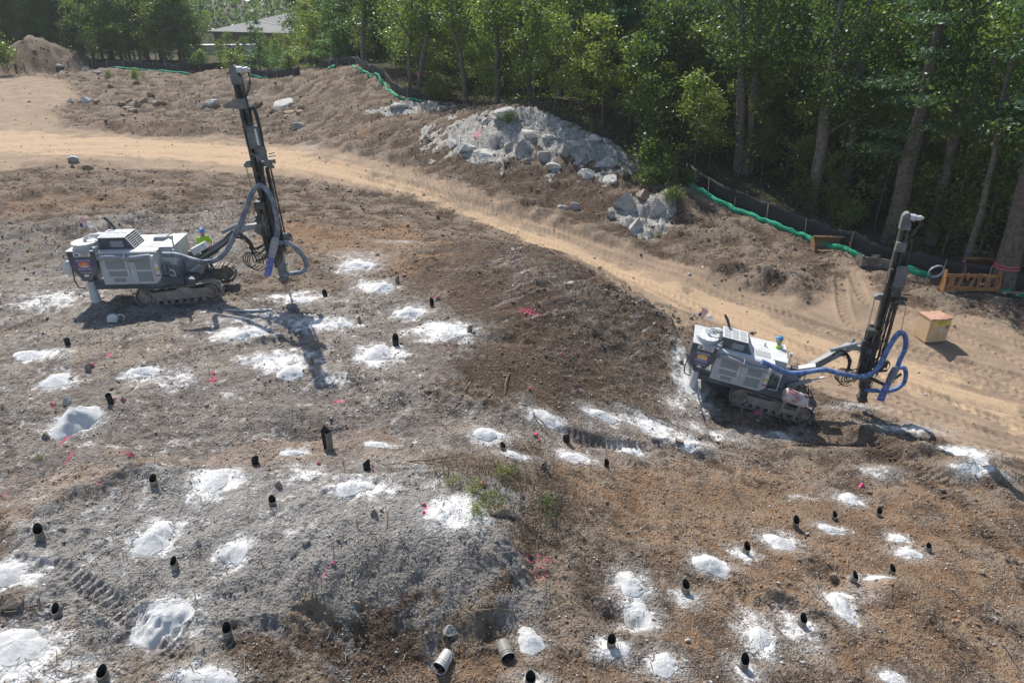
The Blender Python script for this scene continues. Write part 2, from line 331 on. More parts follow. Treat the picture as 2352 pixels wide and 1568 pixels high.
m_white = spots([ # px,py,rx,ry,strength
 (680,685,90,18,.95),(740,745,110,26,.95),(560,765,90,26,1),(640,830,110,30,1),(400,870,70,40,.8),(860,660,60,20,1),(940,718,60,22,1),(1010,762,90,26,1.1),(870,815,70,30,1.1),(820,610,60,26,.95),
 (330,860,60,25,1),(110,815,90,22,.9),(130,880,60,26,.9),(170,975,90,40,.9),(120,690,130,35,.85),(60,640,90,30,.5),(600,735,180,30,.75),(760,870,60,25,.8),(530,905,70,30,.6),(340,985,70,30,.5),(820,585,100,16,.6),
 (500,1110,70,60,1),(360,1240,80,50,1),(540,1270,60,60,.9),(380,1430,110,70,1),(20,1320,110,45,1.1),(40,1500,130,80,1.1),(470,1560,90,40,1.1),(170,1540,120,60,.8),(130,1420,80,50,.65),(700,1090,90,50,.8),(830,1120,110,50,.95),
 (1040,1170,90,60,1),(700,1210,130,70,.55),(1010,1100,90,50,.6),(1120,1000,60,24,1),(1250,965,60,20,1),(1385,955,60,18,1),(1440,1040,50,20,1),(1320,1050,60,18,1),(1180,1045,60,12,.9),(870,1022,50,12,.9),(680,1040,60,14,.8),
 (1500,980,110,26,1),(1560,1010,100,26,1),(1640,1000,110,22,.8),(1590,880,45,45,1.2),(1560,930,60,30,.7),(1780,1000,60,14,.8),(1950,935,80,10,.75),(2080,985,90,12,.9),(2200,1040,80,16,1.1),(2250,1075,70,14,1),(2020,1080,50,20,.8),
 (1950,1148,45,20,.9),(1840,1142,40,10,.8),(1790,1245,55,28,1),(1910,1215,45,16,1),(1635,1300,55,30,1),(1710,1270,40,22,1),(1450,1350,55,50,1),(1470,1420,50,50,.95),(1575,1375,40,25,.9),(2060,1235,30,18,1),(2085,1270,45,20,1),
 (2010,1330,50,18,.9),(1980,1360,40,25,.7),(1930,1390,50,50,1),(1830,1450,70,60,.85),(1740,1460,50,60,1),(1520,1530,60,40,1),(1220,1475,60,50,.6),(1405,1490,55,28,1),(1405,1450,60,60,.35),(2045,1555,40,30,.9),(1710,1540,50,40,.8),
 (1220,1560,60,20,.8),(1090,1150,60,20,.7),(150,640,120,14,.5),(300,430,120,14,.3),(570,230,60,10,.4),(1060,620,60,16,.25),(1450,820,160,50,.25),(720,335,50,10,.4),(830,345,40,6,.3),(1180,1140,40,12,.6),(920,555,70,10,.6)])
m_white = np.maximum(m_white, .52 * region([(-50,640),(200,640),(640,690),(900,640),(1100,760),(1000,900),(1600,1000),(1500,1080),(1000,1060),(1150,1250),(900,1300),(600,1400),(400,1600),(-50,1600)], 1.5, 1.5))
m_white = np.maximum(m_white, .46 * region([(150,500),(560,460),(620,560),(450,600),(200,560)], .8, 1.5))
m_white = np.maximum(m_white, .3 * region([(1100,560),(1560,800),(1560,950),(1450,900),(1200,640)], .8, 1.5))
m_white = np.maximum(m_white, .5 * region([(600,1200),(700,1110),(1000,1130),(1150,1160),(1080,1230),(900,1260),(760,1330),(620,1300)], .8, 1.2))
m_darker = np.maximum(region([(1050,545),(1290,590),(1460,680),(1560,790),(1560,940),(1450,960),(1200,950),(1000,900),(960,820),(1080,760),(900,620)], 1.2, 1.5), .8 * region([(960,300),(1100,370),(1430,420),(1540,560),(1300,500),(1050,420),(900,380)], 1.5, 2.0))  # regions where the soil tone is turned darker
m_darker = np.maximum(m_darker, .7 * region([(-40,900),(400,880),(900,900),(1350,960),(1400,1040),(1000,1000),(500,1060),(0,1100)], .8, 1.2))
m_pink = spots([(490,872,14,8,1),(250,815,12,5,1),(780,925,22,7,.9),(120,937,26,5,.7),(150,1010,5,22,1.0),(160,1050,5,22,1.0),(300,1046,18,6,.9),(225,1115,12,5,.8),(8,1138,10,5,.9),(560,975,14,6,.7),(1030,797,45,9,.6),(970,852,14,7,.6),
 (1215,718,38,9,.85),(1095,313,16,5,.9),(977,1165,11,9,1),(976,1180,8,5,1),(1085,330,10,3,.5),(720,235,12,3,.6),(1330,690,150,6,.35),(1560,930,16,6,.4),(2180,1303,16,7,.6),(1795,1215,20,6,.5),(2050,1350,20,8,.4),(1130,882,12,5,.5),
 (555,1140,8,5,.3),(312,745,14,4,.8),(480,1562,30,8,.5),(1365,1345,12,8,.3),(1475,1345,16,6,.5),(545,1170,10,5,.3),(590,232,14,3,.6),(215,938,8,4,.5),(1895,1412,10,8,.3),(1180,1300,8,8,.2)])
def strokes(L, r):
    """hand sprayed letters: line strokes on the ground"""
    m = np.zeros(X.shape)
    for (a, b, c, d) in L:
        p = at(a, b); q = at(c, d); vx, vy = q.x - p.x, q.y - p.y; t = np.clip(((X - p.x) * vx + (Y - p.y) * vy) / (vx * vx + vy * vy + 1e-9), 0, 1)
        m = np.maximum(m, np.exp(-((X - p.x - t * vx) ** 2 + (Y - p.y - t * vy) ** 2) / (r * r)))
    return m
m_pink = np.maximum(m_pink, strokes([(736,1318,735,1343),(733,1320,738,1316),(746,1318,744,1332),(744,1332,754,1330),(753,1316,751,1344)], .035))
m_pink = np.maximum(m_pink, .95 * strokes([(1212,1280,1222,1290),(1222,1290,1212,1300),(1212,1280,1212,1300),(1235,1276,1235,1298),(1228,1277,1243,1276),(1253,1278,1250,1292),(1250,1292,1262,1296),(1262,1296,1264,1280),
   (1222,1318,1238,1308),(1238,1308,1256,1314),(1256,1314,1252,1332),(1252,1332,1232,1338),(1232,1338,1222,1318),(1236,1322,1242,1326)], .05))

# ---- tracks of tyres and crawlers pressed into the ground
def track(P, wd, lam, A, rut, chev=1.0, step=.5):
    W = [at(a, b) for a, b in P]; W = catmull(W, 5); S = 0.0
    bd = np.full(X.shape, 99.0); bs = np.zeros(X.shape); bt = np.zeros(X.shape)
    xs = [p.x for p in W]; ys = [p.y for p in W]
    jr0, jr1 = np.searchsorted(rows, min(ys) - 1.5), np.searchsorted(rows, max(ys) + 1.5)
    sl = slice(max(jr0, 0), min(jr1, NR)); x = X[sl]; y = Y[sl]; bd = bd[sl]; bs = bs[sl]; bt = bt[sl]
    for i in range(len(W) - 1):
        ax, ay = W[i].x, W[i].y; vx, vy = W[i + 1].x - ax, W[i + 1].y - ay; L = math.hypot(vx, vy)
        if L < 1e-6: continue
        q = np.clip(((x - ax) * vx + (y - ay) * vy) / (L * L), 0, 1); dx = x - ax - q * vx; dy = y - ay - q * vy; d = np.hypot(dx, dy)
        m = d < bd; bd = np.where(m, d, bd); bs = np.where(m, S + q * L, bs); bt = np.where(m, (vx * dy - vy * dx) / L, bt); S += L
    inside = sstep(wd + .07, wd - .07, bd); edge = np.exp(-((bd - wd - .08) / .11) ** 2)
    lug = np.sin(2 * math.pi * (bs + chev * np.abs(bt)) / lam); lug = np.clip(lug * 1.8, -1, 1)
    wob = .6 + .6 * (fbm(x * .3 + 5, y * .3, 31, 2) + .4)
    H[sl] += (inside * (lug * A - rut) + edge * rut * .9) * np.clip(wob, .15, 1.2)
    TR[sl] = np.maximum(TR[sl], inside * np.clip(wob, 0, 1))

# ---- relief
H = np.zeros(X.shape); TR = np.zeros(X.shape)
soil = np.clip(1 - m_road, 0, 1)
def lumps(scale, seed, warpk=.35):
    wx = X / scale + warpk * vnoise(X / scale * 1.3, Y / scale * 1.3, seed + 1); wy = Y / scale * .92 + warpk * vnoise(X / scale * 1.3, Y / scale * 1.3, seed + 2)
    return cell(wx, wy, seed)
c1, r1 = lumps(.62, 101); c2, r2 = lumps(.27, 111); c3, r3 = lumps(.12, 121)
rough = np.clip(.62 + 1.5 * fbm(X * .33, Y * .45, 41, 4), .10, 1.7)
near = sstep(60, 22, Y)
def rid(x, y, s_, o=4): return 1 - 2.2 * np.abs(fbm(x, y, s_, o))
w1 = .5 * vnoise(X * .8, Y * .8, 301); w2 = .5 * vnoise(X * .8, Y * .8, 302)
det = .26 * fbm(X * .55, Y * .85, 51, 4) + .10 * (c1 - .7) * (r1 + .2) + .08 * (c2 - .7) * (r2 + .15) + near * .034 * (c3 - .7) * (r3 + .2)
det += .045 * (rid(X * 1.0 + w1, Y * 1.9 + w2, 53) - .4) + .025 * (rid(X * 3.1, Y * 4.6, 55, 3) - .4) + near * .016 * fbm(X * 9, Y * 9, 54, 2)
FS = np.clip(Y / 26, .9, 2.3)
H += soil * rough * det * (1 - .55 * m_for) * FS
RELIEF_TONE = sstep(-.05, .09, det * rough + .03 * n_mid) * (1 - .75 * m_darker)          # tone by relief: high on what sticks out, low in hollows and darker regions
# pushed and scraped ridges that follow the dozer blade on the slopes
rg = fbm((X + .5 * Y) * .9, (Y - .4 * X) * 4.0, 71, 3); m_rg = region([(300,170),(800,155),(960,240),(900,330),(600,330),(200,260)], 1, 1)
H += m_rg * .13 * rg * soil
rg2 = fbm((X - 1.1 * Y) * .45 * 3.2, (Y + 1.1 * X) * .45, 72, 3); m_rg2 = region([(1150,560),(1300,600),(1540,770),(1560,900),(1300,900),(1100,700)], .6, .6)
H += m_rg2 * .14 * rg2
m_white = np.maximum(m_white, m_rg2 * sstep(.12, .5, fbm((X - 1.1 * Y) * 1.9, (Y + 1.1 * X) * .22, 74, 3) + .25 * n_lo) * .62)
H += m_grey * near * (.16 * fbm(X * 1.7, Y * .9, 75, 4) + .09 * (c1 - .6) * (r1 + .2))
# rock: broad cracked shelves
rc, rr_ = cell(X * .55 + .5 * n_mid, Y * .75 + .5 * n_mid, 131); rc2, rr2 = cell(X * 1.6 + .4 * n_mid, Y * 2.0, 137)
H += m_rock * (.34 * (rr_ - .4) * sstep(.0, .7, rc) + .10 * (rr2 - .5) * sstep(0, .6, rc2) + .35 * n_mid + .2 * n_lo)
# road: worn into long streaks along its run
_W = catmull([at(a, b) for a, b in [(-60,360),(200,350),(500,355),(700,375),(900,420),(1100,480),(1300,545),(1500,620),(1700,700),(1900,790),(2150,880),(2352,930),(2600,1010)]], 4); _bd = np.full(X.shape, 99.0); _s = np.zeros(X.shape); _t = np.zeros(X.shape); _S = 0
for i in range(len(_W) - 1):
    ax, ay = _W[i].x, _W[i].y; vx, vy = _W[i + 1].x - ax, _W[i + 1].y - ay; L = math.hypot(vx, vy); q = np.clip(((X - ax) * vx + (Y - ay) * vy) / (L * L), 0, 1); dx = X - ax - q * vx; dy = Y - ay - q * vy; d = np.hypot(dx, dy)
    m = d < _bd; _bd = np.where(m, d, _bd); _s = np.where(m, _S + q * L, _s); _t = np.where(m, (vx * dy - vy * dx) / L, _t); _S += L
STR = fbm(_s * .07, _t * 1.5 + .3 * n_lo, 83, 4); STR2 = fbm(_s * .3, _t * 4.0, 84, 3)
H += m_road * (.085 * STR + .03 * STR2)
m_sand = np.clip(m_sand + m_road * (.9 * STR + .35 * STR2), 0, 1)
H += m_road * (.05 * n_lo + .02 * fbm(X * 2, Y * 2, 81, 3) + near * .006 * (c3 - .6) + .012 * (c2 - .7) * (r2 > .8))
TK = [([(-40,340),(200,350),(450,360),(650,375),(850,415),(1050,480),(1250,560),(1450,640),(1650,725),(1850,800),(2100,890),(2400,1010)], .3),
      ([(-40,325),(200,332),(450,342),(650,358),(850,397),(1050,458),(1250,532),(1450,605),(1650,680),(1850,740),(2100,820),(2400,930)], .3),
      ([(-40,365),(200,372),(450,372),(640,392),(820,428),(1020,500),(1200,562),(1400,645),(1560,715),(1800,820),(2050,915),(2400,1045)], .32),
      ([(-40,310),(150,305),(400,325),(600,345),(800,385),(1000,440),(1200,502),(1400,565),(1550,620),(1750,700),(1950,770),(2400,880)], .28),
      ([(700,360),(800,330),(880,312)], .35), ([(640,385),(780,350),(870,300)], .3), ([(1900,900),(2050,940),(2200,1010),(2400,1060)], .28), ([(1880,925),(2040,965),(2180,1035),(2260,1080)], .28),
      ([(2352,900),(2200,830),(2050,790),(1950,740),(1930,640)], .3), ([(2400,860),(2250,790),(2120,730),(2000,700),(1960,630)], .3), ([(2400,820),(2300,770),(2180,720)], .3),
      ([(0,205),(100,190),(170,215),(120,260),(0,300)], .35), ([(-20,240),(80,225),(150,240)], .3), ([(1600,750),(1800,830),(1950,880)], .25)]
for P, wd in TK: track(P, wd, .36, .024, .06)
for P, wd in [([(-40,775),(100,730),(230,650)], .24), ([(-40,735),(60,690),(190,625)], .24), ([(560,560),(700,600),(860,640),(1000,600)], .24), ([(540,600),(700,650),(900,690)], .24), ([(700,560),(860,540),(960,535)], .24),
              ([(0,1290),(150,1320),(300,1420),(420,1510)], .22), ([(830,900),(800,820),(760,760)], .22), ([(900,830),(880,780),(850,700)], .22), ([(560,800),(700,770),(850,740)], .22), ([(600,890),(700,870),(820,880)], .22),
              ([(300,850),(500,800),(640,760)], .22), ([(1700,1000),(1500,1030),(1300,1000)], .22), ([(2000,1000),(2150,1120),(2250,1200),(2400,1400)], .24), ([(2100,1060),(2230,1150),(2352,1250)], .24), ([(330,1420),(440,1440)], .2),
              ([(600,700),(700,720),(800,700),(950,640)], .22)]:
    track(P, wd, .19, .034, .045, 0.0)
GHX = base_h(X, Y) + macro_h(X, Y)
Z = GHX + H
def zf(x, y):
    """height of the finished ground"""
    j = int(np.clip(np.searchsorted(rows, y), 1, NR - 1)); j = j if abs(rows[j] - y) < abs(rows[j - 1] - y) else j - 1
    u = x / (max(y, 0) + 8.0); i = int(np.clip(np.searchsorted(us, u), 1, NC - 1)); i = i if abs(us[i] - u) < abs(us[i - 1] - u) else i - 1
    return float(Z[j, i])
def ground(px, py, dz=0.0):
    p = at(px, py); p.z = zf(p.x, p.y) + dz; return p
# ================================================================ materials
class NT:
    def __init__(s, name):
        s.m = bpy.data.materials.new(name); s.m.use_nodes = True; s.t = s.m.node_tree; s.n = s.t.nodes; s.b = s.n['Principled BSDF']; s.out = s.n['Material Output']
    def node(s, ty, **k):
        n = s.n.new(ty)
        for a, b in k.items():
            if a.startswith('i_'):
                key = a[2:]; key = int(key) if key.isdigit() else key.replace('_', ' '); n.inputs[key].default_value = b
            else: setattr(n, a, b)
        return n
    def link(s, a, b): s.t.links.new(a, b)
    def noise(s, scale, detail=4, rough=.55, vec=None):
        n = s.node('ShaderNodeTexNoise', i_Scale=scale, i_Detail=detail, i_Roughness=rough)
        if vec is not None: s.link(vec, n.inputs['Vector'])
        return n.outputs[0]
    def math(s, op, a, b=None, clamp=False):
        n = s.node('ShaderNodeMath', operation=op, use_clamp=clamp)
        for i, v in enumerate((a, b)):
            if v is None: continue
            if isinstance(v, (int, float)): n.inputs[i].default_value = v
            else: s.link(v, n.inputs[i])
        return n.outputs[0]
    def ramp(s, fac, a, b):          # smooth step between a and b
        n = s.node('ShaderNodeMapRange', interpolation_type='SMOOTHSTEP', i_1=a, i_2=b); s.link(fac, n.inputs[0]); return n.outputs[0]
    def mix(s, fac, a, b, mode='MIX'):
        n = s.node('ShaderNodeMix', data_type='RGBA', blend_type=mode)
        for sock, v in ((n.inputs[0], fac), (n.inputs[6], a), (n.inputs[7], b)):
            if isinstance(v, (int, float)): sock.default_value = v
            elif isinstance(v, (tuple, list)): sock.default_value = (*v[:3], 1)
            else: s.link(v, sock)
        return n.outputs[2]
    def color(s, c): s.link(c, s.b.inputs['Base Color'])
    def pos(s): return s.node('ShaderNodeNewGeometry').outputs['Position']
    def objc(s): return s.node('ShaderNodeTexCoord').outputs['Object']
    def bump(s, h, dist, strength=1.0):
        n = s.node('ShaderNodeBump', i_Strength=strength, i_Distance=dist); s.link(h, n.inputs['Height']); s.link(n.outputs[0], s.b.inputs['Normal'])
def simple(name, c, rough=.6, metal=0.0, var=.25, scale=6.0, dirt=None, dirt_amt=.5, bump=0.0, spec=.5):
    """paint, metal, plastic: base colour, a little unevenness, settled dirt"""
    t = NT(name); t.b.inputs['Roughness'].default_value = rough; t.b.inputs['Metallic'].default_value = metal; t.b.inputs['Specular IOR Level'].default_value = spec
    v = t.pos(); n1 = t.noise(scale, 5, .6, v); n2 = t.noise(scale * 5, 3, .6, v)
    col = t.mix(t.ramp(n1, .3, .7), tuple(x * (1 - var) for x in c), tuple(min(1, x * (1 + var * .6)) for x in c))
    if dirt is not None:
        up = t.node('ShaderNodeSeparateXYZ'); t.link(t.node('ShaderNodeNewGeometry').outputs['Normal'], up.inputs[0])
        f = t.math('ADD', t.math('MULTIPLY', n1, 1.1), t.math('MULTIPLY', up.outputs[2], .12)); f = t.math('ADD', f, t.math('MULTIPLY', n2, .5))
        col = t.mix(t.math('MULTIPLY', t.ramp(f, .72, 1.05), dirt_amt), col, dirt)
    t.color(col)
    if bump: t.bump(n2, bump)
    return t.m
# ---- the ground
g = NT('ground'); g.b.inputs['Roughness'].default_value = .95; g.b.inputs['Specular IOR Level'].default_value = .25
A = g.node('ShaderNodeVertexColor', layer_name='maska'); B = g.node('ShaderNodeVertexColor', layer_name='maskb'); P = g.pos()
sa = g.node('ShaderNodeSeparateColor'); g.link(A.outputs[0], sa.inputs[0]); sb = g.node('ShaderNodeSeparateColor'); g.link(B.outputs[0], sb.inputs[0])
road, white, rust = sa.outputs; grey, rock, pink = sb.outputs; 
n1 = g.noise(.7, 6, .6, P); n2 = g.noise(4.5, 6, .65, P); n3 = g.noise(24, 4, .7, P); n4 = g.noise(70, 2, .6, P)
C2 = g.node('ShaderNodeVertexColor', layer_name='maskc'); sc2 = g.node('ShaderNodeSeparateColor'); g.link(C2.outputs[0], sc2.inputs[0]); dry = sc2.outputs[0]; forest = sc2.outputs[1]; sand = sc2.outputs[2]  # dry carries the relief tone: high on tops, low in hollows
n5 = g.noise(11, 5, .7, P)
c = g.mix(g.ramp(n1, .3, .7), (.080, .053, .036), (.130, .086, .056))
c = g.mix(g.math('MULTIPLY', g.ramp(g.math('ADD', g.math('MULTIPLY', dry, .55), g.math('MULTIPLY', n2, .9)), .48, .95), .85), c, g.mix(n5, (.20, .145, .10), (.38, .31, .235)))  # soil paler where the relief stands up, darker in its hollows
c = g.mix(g.math('MULTIPLY', g.ramp(n5, .56, .68), .55), c, (.36, .32, .28))
c = g.mix(g.math('MULTIPLY', g.ramp(n3, .58, .74), .6), c, (.42, .38, .34))
c = g.mix(g.math('MULTIPLY', g.ramp(g.math('ADD', rust, g.math('MULTIPLY', g.math('SUBTRACT', g.noise(1.3, 6, .7, P), .5), 1.8)), .25, 1.05), .72), c, g.mix(n5, (.23, .13, .068), (.44, .285, .17)))
cg = g.mix(n5, (.16, .145, .13), (.38, .365, .34)); c = g.mix(g.math('MULTIPLY', g.ramp(g.math('ADD', grey, g.math('MULTIPLY', g.math('SUBTRACT', g.noise(1.7, 6, .7, P), .5), 2.0)), .3, .9), .85), c, cg)
# road
cr = g.mix(g.ramp(n1, .3, .7), (.25, .185, .13), (.35, .255, .175)); cr = g.mix(g.ramp(g.math('ADD', sand, g.math('MULTIPLY', g.math('SUBTRACT', n2, .5), .8)), .25, .95), cr, (.47, .335, .215))
cr = g.mix(g.math('MULTIPLY', g.ramp(n3, .5, .75), .45), cr, (.23, .16, .11)); cr = g.mix(g.math('MULTIPLY', g.ramp(n5, .52, .68), .4), cr, (.26, .20, .15))
c = g.mix(g.ramp(g.math('ADD', road, g.math('MULTIPLY', g.math('SUBTRACT', g.noise(2.1, 6, .7, P), .5), 1.5)), .25, .85), c, cr)
# bare rock
ckn = g.node('ShaderNodeTexVoronoi', feature='DISTANCE_TO_EDGE', i_Scale=1.1); wv = g.node('ShaderNodeVectorMath', operation='ADD'); nn = g.node('ShaderNodeTexNoise', i_Scale=1.4, i_Detail=4.0)
g.link(P, nn.inputs['Vector']); g.link(P, wv.inputs[0]); g.link(nn.outputs[1], wv.inputs[1]); g.link(wv.outputs[0], ckn.inputs['Vector'])
ck = g.mix(g.ramp(n2, .3, .7), (.34, .325, .295), (.58, .56, .52)); ck = g.mix(g.math('MULTIPLY', g.ramp(ckn.outputs[0], .035, .0), .55), ck, (.07, .06, .05)); ck = g.mix(g.math('MULTIPLY', g.ramp(n3, .55, .8), .5), ck, (.14, .13, .12))
rf = g.ramp(g.math('ADD', rock, g.math('MULTIPLY', g.math('SUBTRACT', g.noise(1.6, 5, .65, P), .5), 1.9)), .46, .62); c = g.mix(rf, c, ck)
# forest floor
cf = g.mix(g.ramp(n2, .35, .65), (.055, .045, .028), (.12, .10, .06)); cf = g.mix(g.ramp(n1, .5, .65), cf, (.05, .07, .025)); c = g.mix(g.ramp(forest, .35, .65), c, cf)
# white stone dust
wf = g.math('ADD', white, g.math('MULTIPLY', g.math('SUBTRACT', g.noise(2.2, 8, .75, P), .5), 2.6)); wf = g.math('ADD', wf, g.math('MULTIPLY', g.math('SUBTRACT', n3, .5), .55)); wf = g.ramp(wf, .60, 1.15)
film = g.ramp(g.math('ADD', white, g.math('MULTIPLY', g.math('SUBTRACT', n2, .5), 1.2)), .12, .75); c = g.mix(g.math('MULTIPLY', film, .48), c, (.42, .40, .375))
c = g.mix(g.math('MULTIPLY', wf, .9), c, g.mix(n3, (.62, .62, .605), (.84, .84, .825)))
pf = g.ramp(g.math('ADD', pink, g.math('MULTIPLY', g.math('SUBTRACT', n3, .5), 3.0)), .75, 1.1); c = g.mix(g.math('MULTIPLY', pf, .85), c, (.78, .08, .20))
g.color(c)
vl = g.node('ShaderNodeTexVoronoi', i_Scale=15.0, i_Randomness=1.0); g.link(P, vl.inputs['Vector'])
vl2 = g.node('ShaderNodeTexVoronoi', i_Scale=42.0); g.link(P, vl2.inputs['Vector'])
hh = g.math('ADD', g.math('MULTIPLY', n2, .7), g.math('MULTIPLY', g.math('SUBTRACT', 1.0, vl.outputs[0]), .32)); hh = g.math('ADD', hh, g.math('MULTIPLY', g.math('SUBTRACT', 1.0, vl2.outputs[0]), .14)); hh = g.math('ADD', hh, g.math('MULTIPLY', n3, .25))
bs = g.node('ShaderNodeBump', i_Distance=.17); g.link(hh, bs.inputs['Height']); g.link(g.math('SUBTRACT', 1.0, g.math('MULTIPLY', g.math('MAXIMUM', wf, g.math('MULTIPLY', road, .9)), .72)), bs.inputs['Strength']); g.link(bs.outputs[0], g.b.inputs['Normal'])
MG = g.m

me = bpy.data.meshes.new('ground'); V = np.stack([X, Y, Z], -1).reshape(-1, 3).astype(np.float32)
ii = np.arange(NR * NC).reshape(NR, NC); F = np.stack([ii[:-1, :-1], ii[:-1, 1:], ii[1:, 1:], ii[1:, :-1]], -1).reshape(-1, 4)
me = mesh_np('ground', V, F, True)
ONE = np.ones(X.shape)
for nm, ch in (('maska', (m_road, m_white, m_rust, ONE)), ('maskb', (m_grey, m_rock, m_pink, ONE)), ('maskc', (RELIEF_TONE, m_for, m_sand, ONE))):
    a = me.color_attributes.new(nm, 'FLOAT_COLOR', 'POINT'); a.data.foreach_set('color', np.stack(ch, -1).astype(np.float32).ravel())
gro = link('ground', me, MG); tag(gro, kind='structure')
# ================================================================ woods
def leaf_mat(name, c1_, c2_, trans=.35, rough=.42):
    t = NT(name); t.n.remove(t.b)
    oi = t.node('ShaderNodeObjectInfo'); rn = t.noise(9, 2, .6, t.pos()); big = t.noise(.5, 2, .5, t.pos())
    f = t.math('ADD', t.math('MULTIPLY', rn, .8), t.math('MULTIPLY', oi.outputs['Random'], .45)); f = t.math('ADD', f, t.math('MULTIPLY', t.math('SUBTRACT', big, .5), .8))
    col = t.mix(t.ramp(f, .3, .95), c1_, c2_)
    d = t.node('ShaderNodeBsdfPrincipled', i_Roughness=rough); t.link(col, d.inputs['Base Color']); d.inputs['Specular IOR Level'].default_value = .6
    tr = t.node('ShaderNodeBsdfTranslucent'); t.link(t.mix(.5, col, t.mix(1.0, col, (2.2, 2.4, .9), 'MULTIPLY')), tr.inputs[0])
    ms = t.node('ShaderNodeMixShader', i_0=trans); t.link(d.outputs[0], ms.inputs[1]); t.link(tr.outputs[0], ms.inputs[2]); t.link(ms.outputs[0], t.out.inputs[0])
    return t.m
M_LEAF = leaf_mat('leaf_green', (.055, .10, .024), (.15, .205, .05), .5)
M_LEAFY = leaf_mat('leaf_yellow_green', (.09, .14, .03), (.20, .24, .06), .5)
M_PINE = leaf_mat('pine_needle', (.032, .085, .040), (.08, .15, .065), .35, .5)
M_BRIGHT = leaf_mat('young_pine_needle', (.06, .15, .035), (.12, .22, .06), .4, .5)
M_BARK = simple('bark', (.17, .15, .13), .9, var=.45, scale=5, bump=.03)
M_BARKP = simple('pine_bark', (.14, .115, .095), .9, var=.45, scale=5, bump=.04)
M_DRY = simple('dry_brush', (.22, .17, .12), .9, var=.5, scale=3)
rs = np.random.RandomState(5)
def quads(C, N, L, Wd):
    """a small folded leaf at every centre"""
    n = len(C); a = rs.normal(size=(n, 3)); a -= (a * N).sum(1)[:, None] * N; a /= np.linalg.norm(a, axis=1)[:, None] + 1e-9; b = np.cross(N, a)
    L = L[:, None]; Wd = Wd[:, None]
    V = np.stack([C - a * L, C + b * Wd, C + a * L, C - b * Wd], 1).reshape(-1, 3); F = np.arange(4 * n).reshape(n, 4)
    return V, F
def rand_normals(n, up=.6):
    N = rs.normal(size=(n, 3)); N[:, 2] += up * np.sign(rs.rand(n) - .1) * 1.2; return N / np.linalg.norm(N, axis=1)[:, None]
def limbs(Ht, n, z0, z1, spread, r0, lean=(0, 0), up=.45, seed=0, fork=False):
    q = random.Random(seed); m = MB(); tips = []
    path = []; wx = wy = 0
    for i in range(9):
        t = i / 8; wx += q.uniform(-.12, .12) * Ht / 14; wy += q.uniform(-.12, .12) * Ht / 14
        path.append(Vector((wx * t + lean[0] * t, wy * t + lean[1] * t, Ht * t - .4 * (i == 0))))
    m.tube(path, [r0 * (1.25 if i == 0 else 1 - .085 * i) for i in range(9)], 8)
    def ptat(z):
        t = max(0, min(.999, z / Ht)) * 8; i = int(t); return path[i].lerp(path[i + 1], t - i)
    for k in range(n):
        z = z0 + (z1 - z0) * (k + q.random()) / n; a = q.uniform(0, 6.283); f = (z - z0) / (z1 - z0 + 1e-6)
        Ln = spread * (1 - .55 * f) * q.uniform(.65, 1.15); p = ptat(z); d = Vector((math.cos(a), math.sin(a), up)).normalized()
        mid = p + d * Ln * .5 + Vector((0, 0, q.uniform(-.1, .25) * Ln * .3)); e = p + Vector((d.x, d.y, d.z * 1.1)) * Ln
        rr = r0 * .42 * (1 - .6 * f); m.tube([p, mid, e], [rr, rr * .6, .015], 5, False)
        tips += [(e, 1.0), (mid, .8), (p.lerp(mid, .6), .6), (mid.lerp(e, .6) + Vector((q.uniform(-.6, .6), q.uniform(-.6, .6), q.uniform(-.3, .4))), .9)]
        for s in (-1, 1):
            dd = Vector((math.cos(a + s * .8), math.sin(a + s * .8), up * .6)); e2 = mid + dd * Ln * .45; m.tube([mid, e2], [rr * .45, .01], 4, False); tips += [(e2, .9), (mid.lerp(e2, .5), .7)]
    return m, tips, path
def broadleaf(seed, Ht, z0, spread, nleaf, nl=16, r0=.16, size=.12, clump=.75):
    m, tips, path = limbs(Ht, nl, z0, Ht * .97, spread, r0, seed=seed)
    T = np.array([tuple(t[0]) for t in tips]); wgt = np.array([t[1] for t in tips]); wgt /= wgt.sum()
    idx = rs.choice(len(T), nleaf, p=wgt); C = T[idx] + rs.normal(size=(nleaf, 3)) * clump * np.array([1, 1, .6]) * (.4 + .8 * rs.rand(len(T))[idx][:, None])
    L = size * (.6 + .8 * rs.rand(nleaf)); V, F = quads(C, rand_normals(nleaf), L, L * .62)
    return m.mesh('trunk', True), mesh_np('crown', V, F)
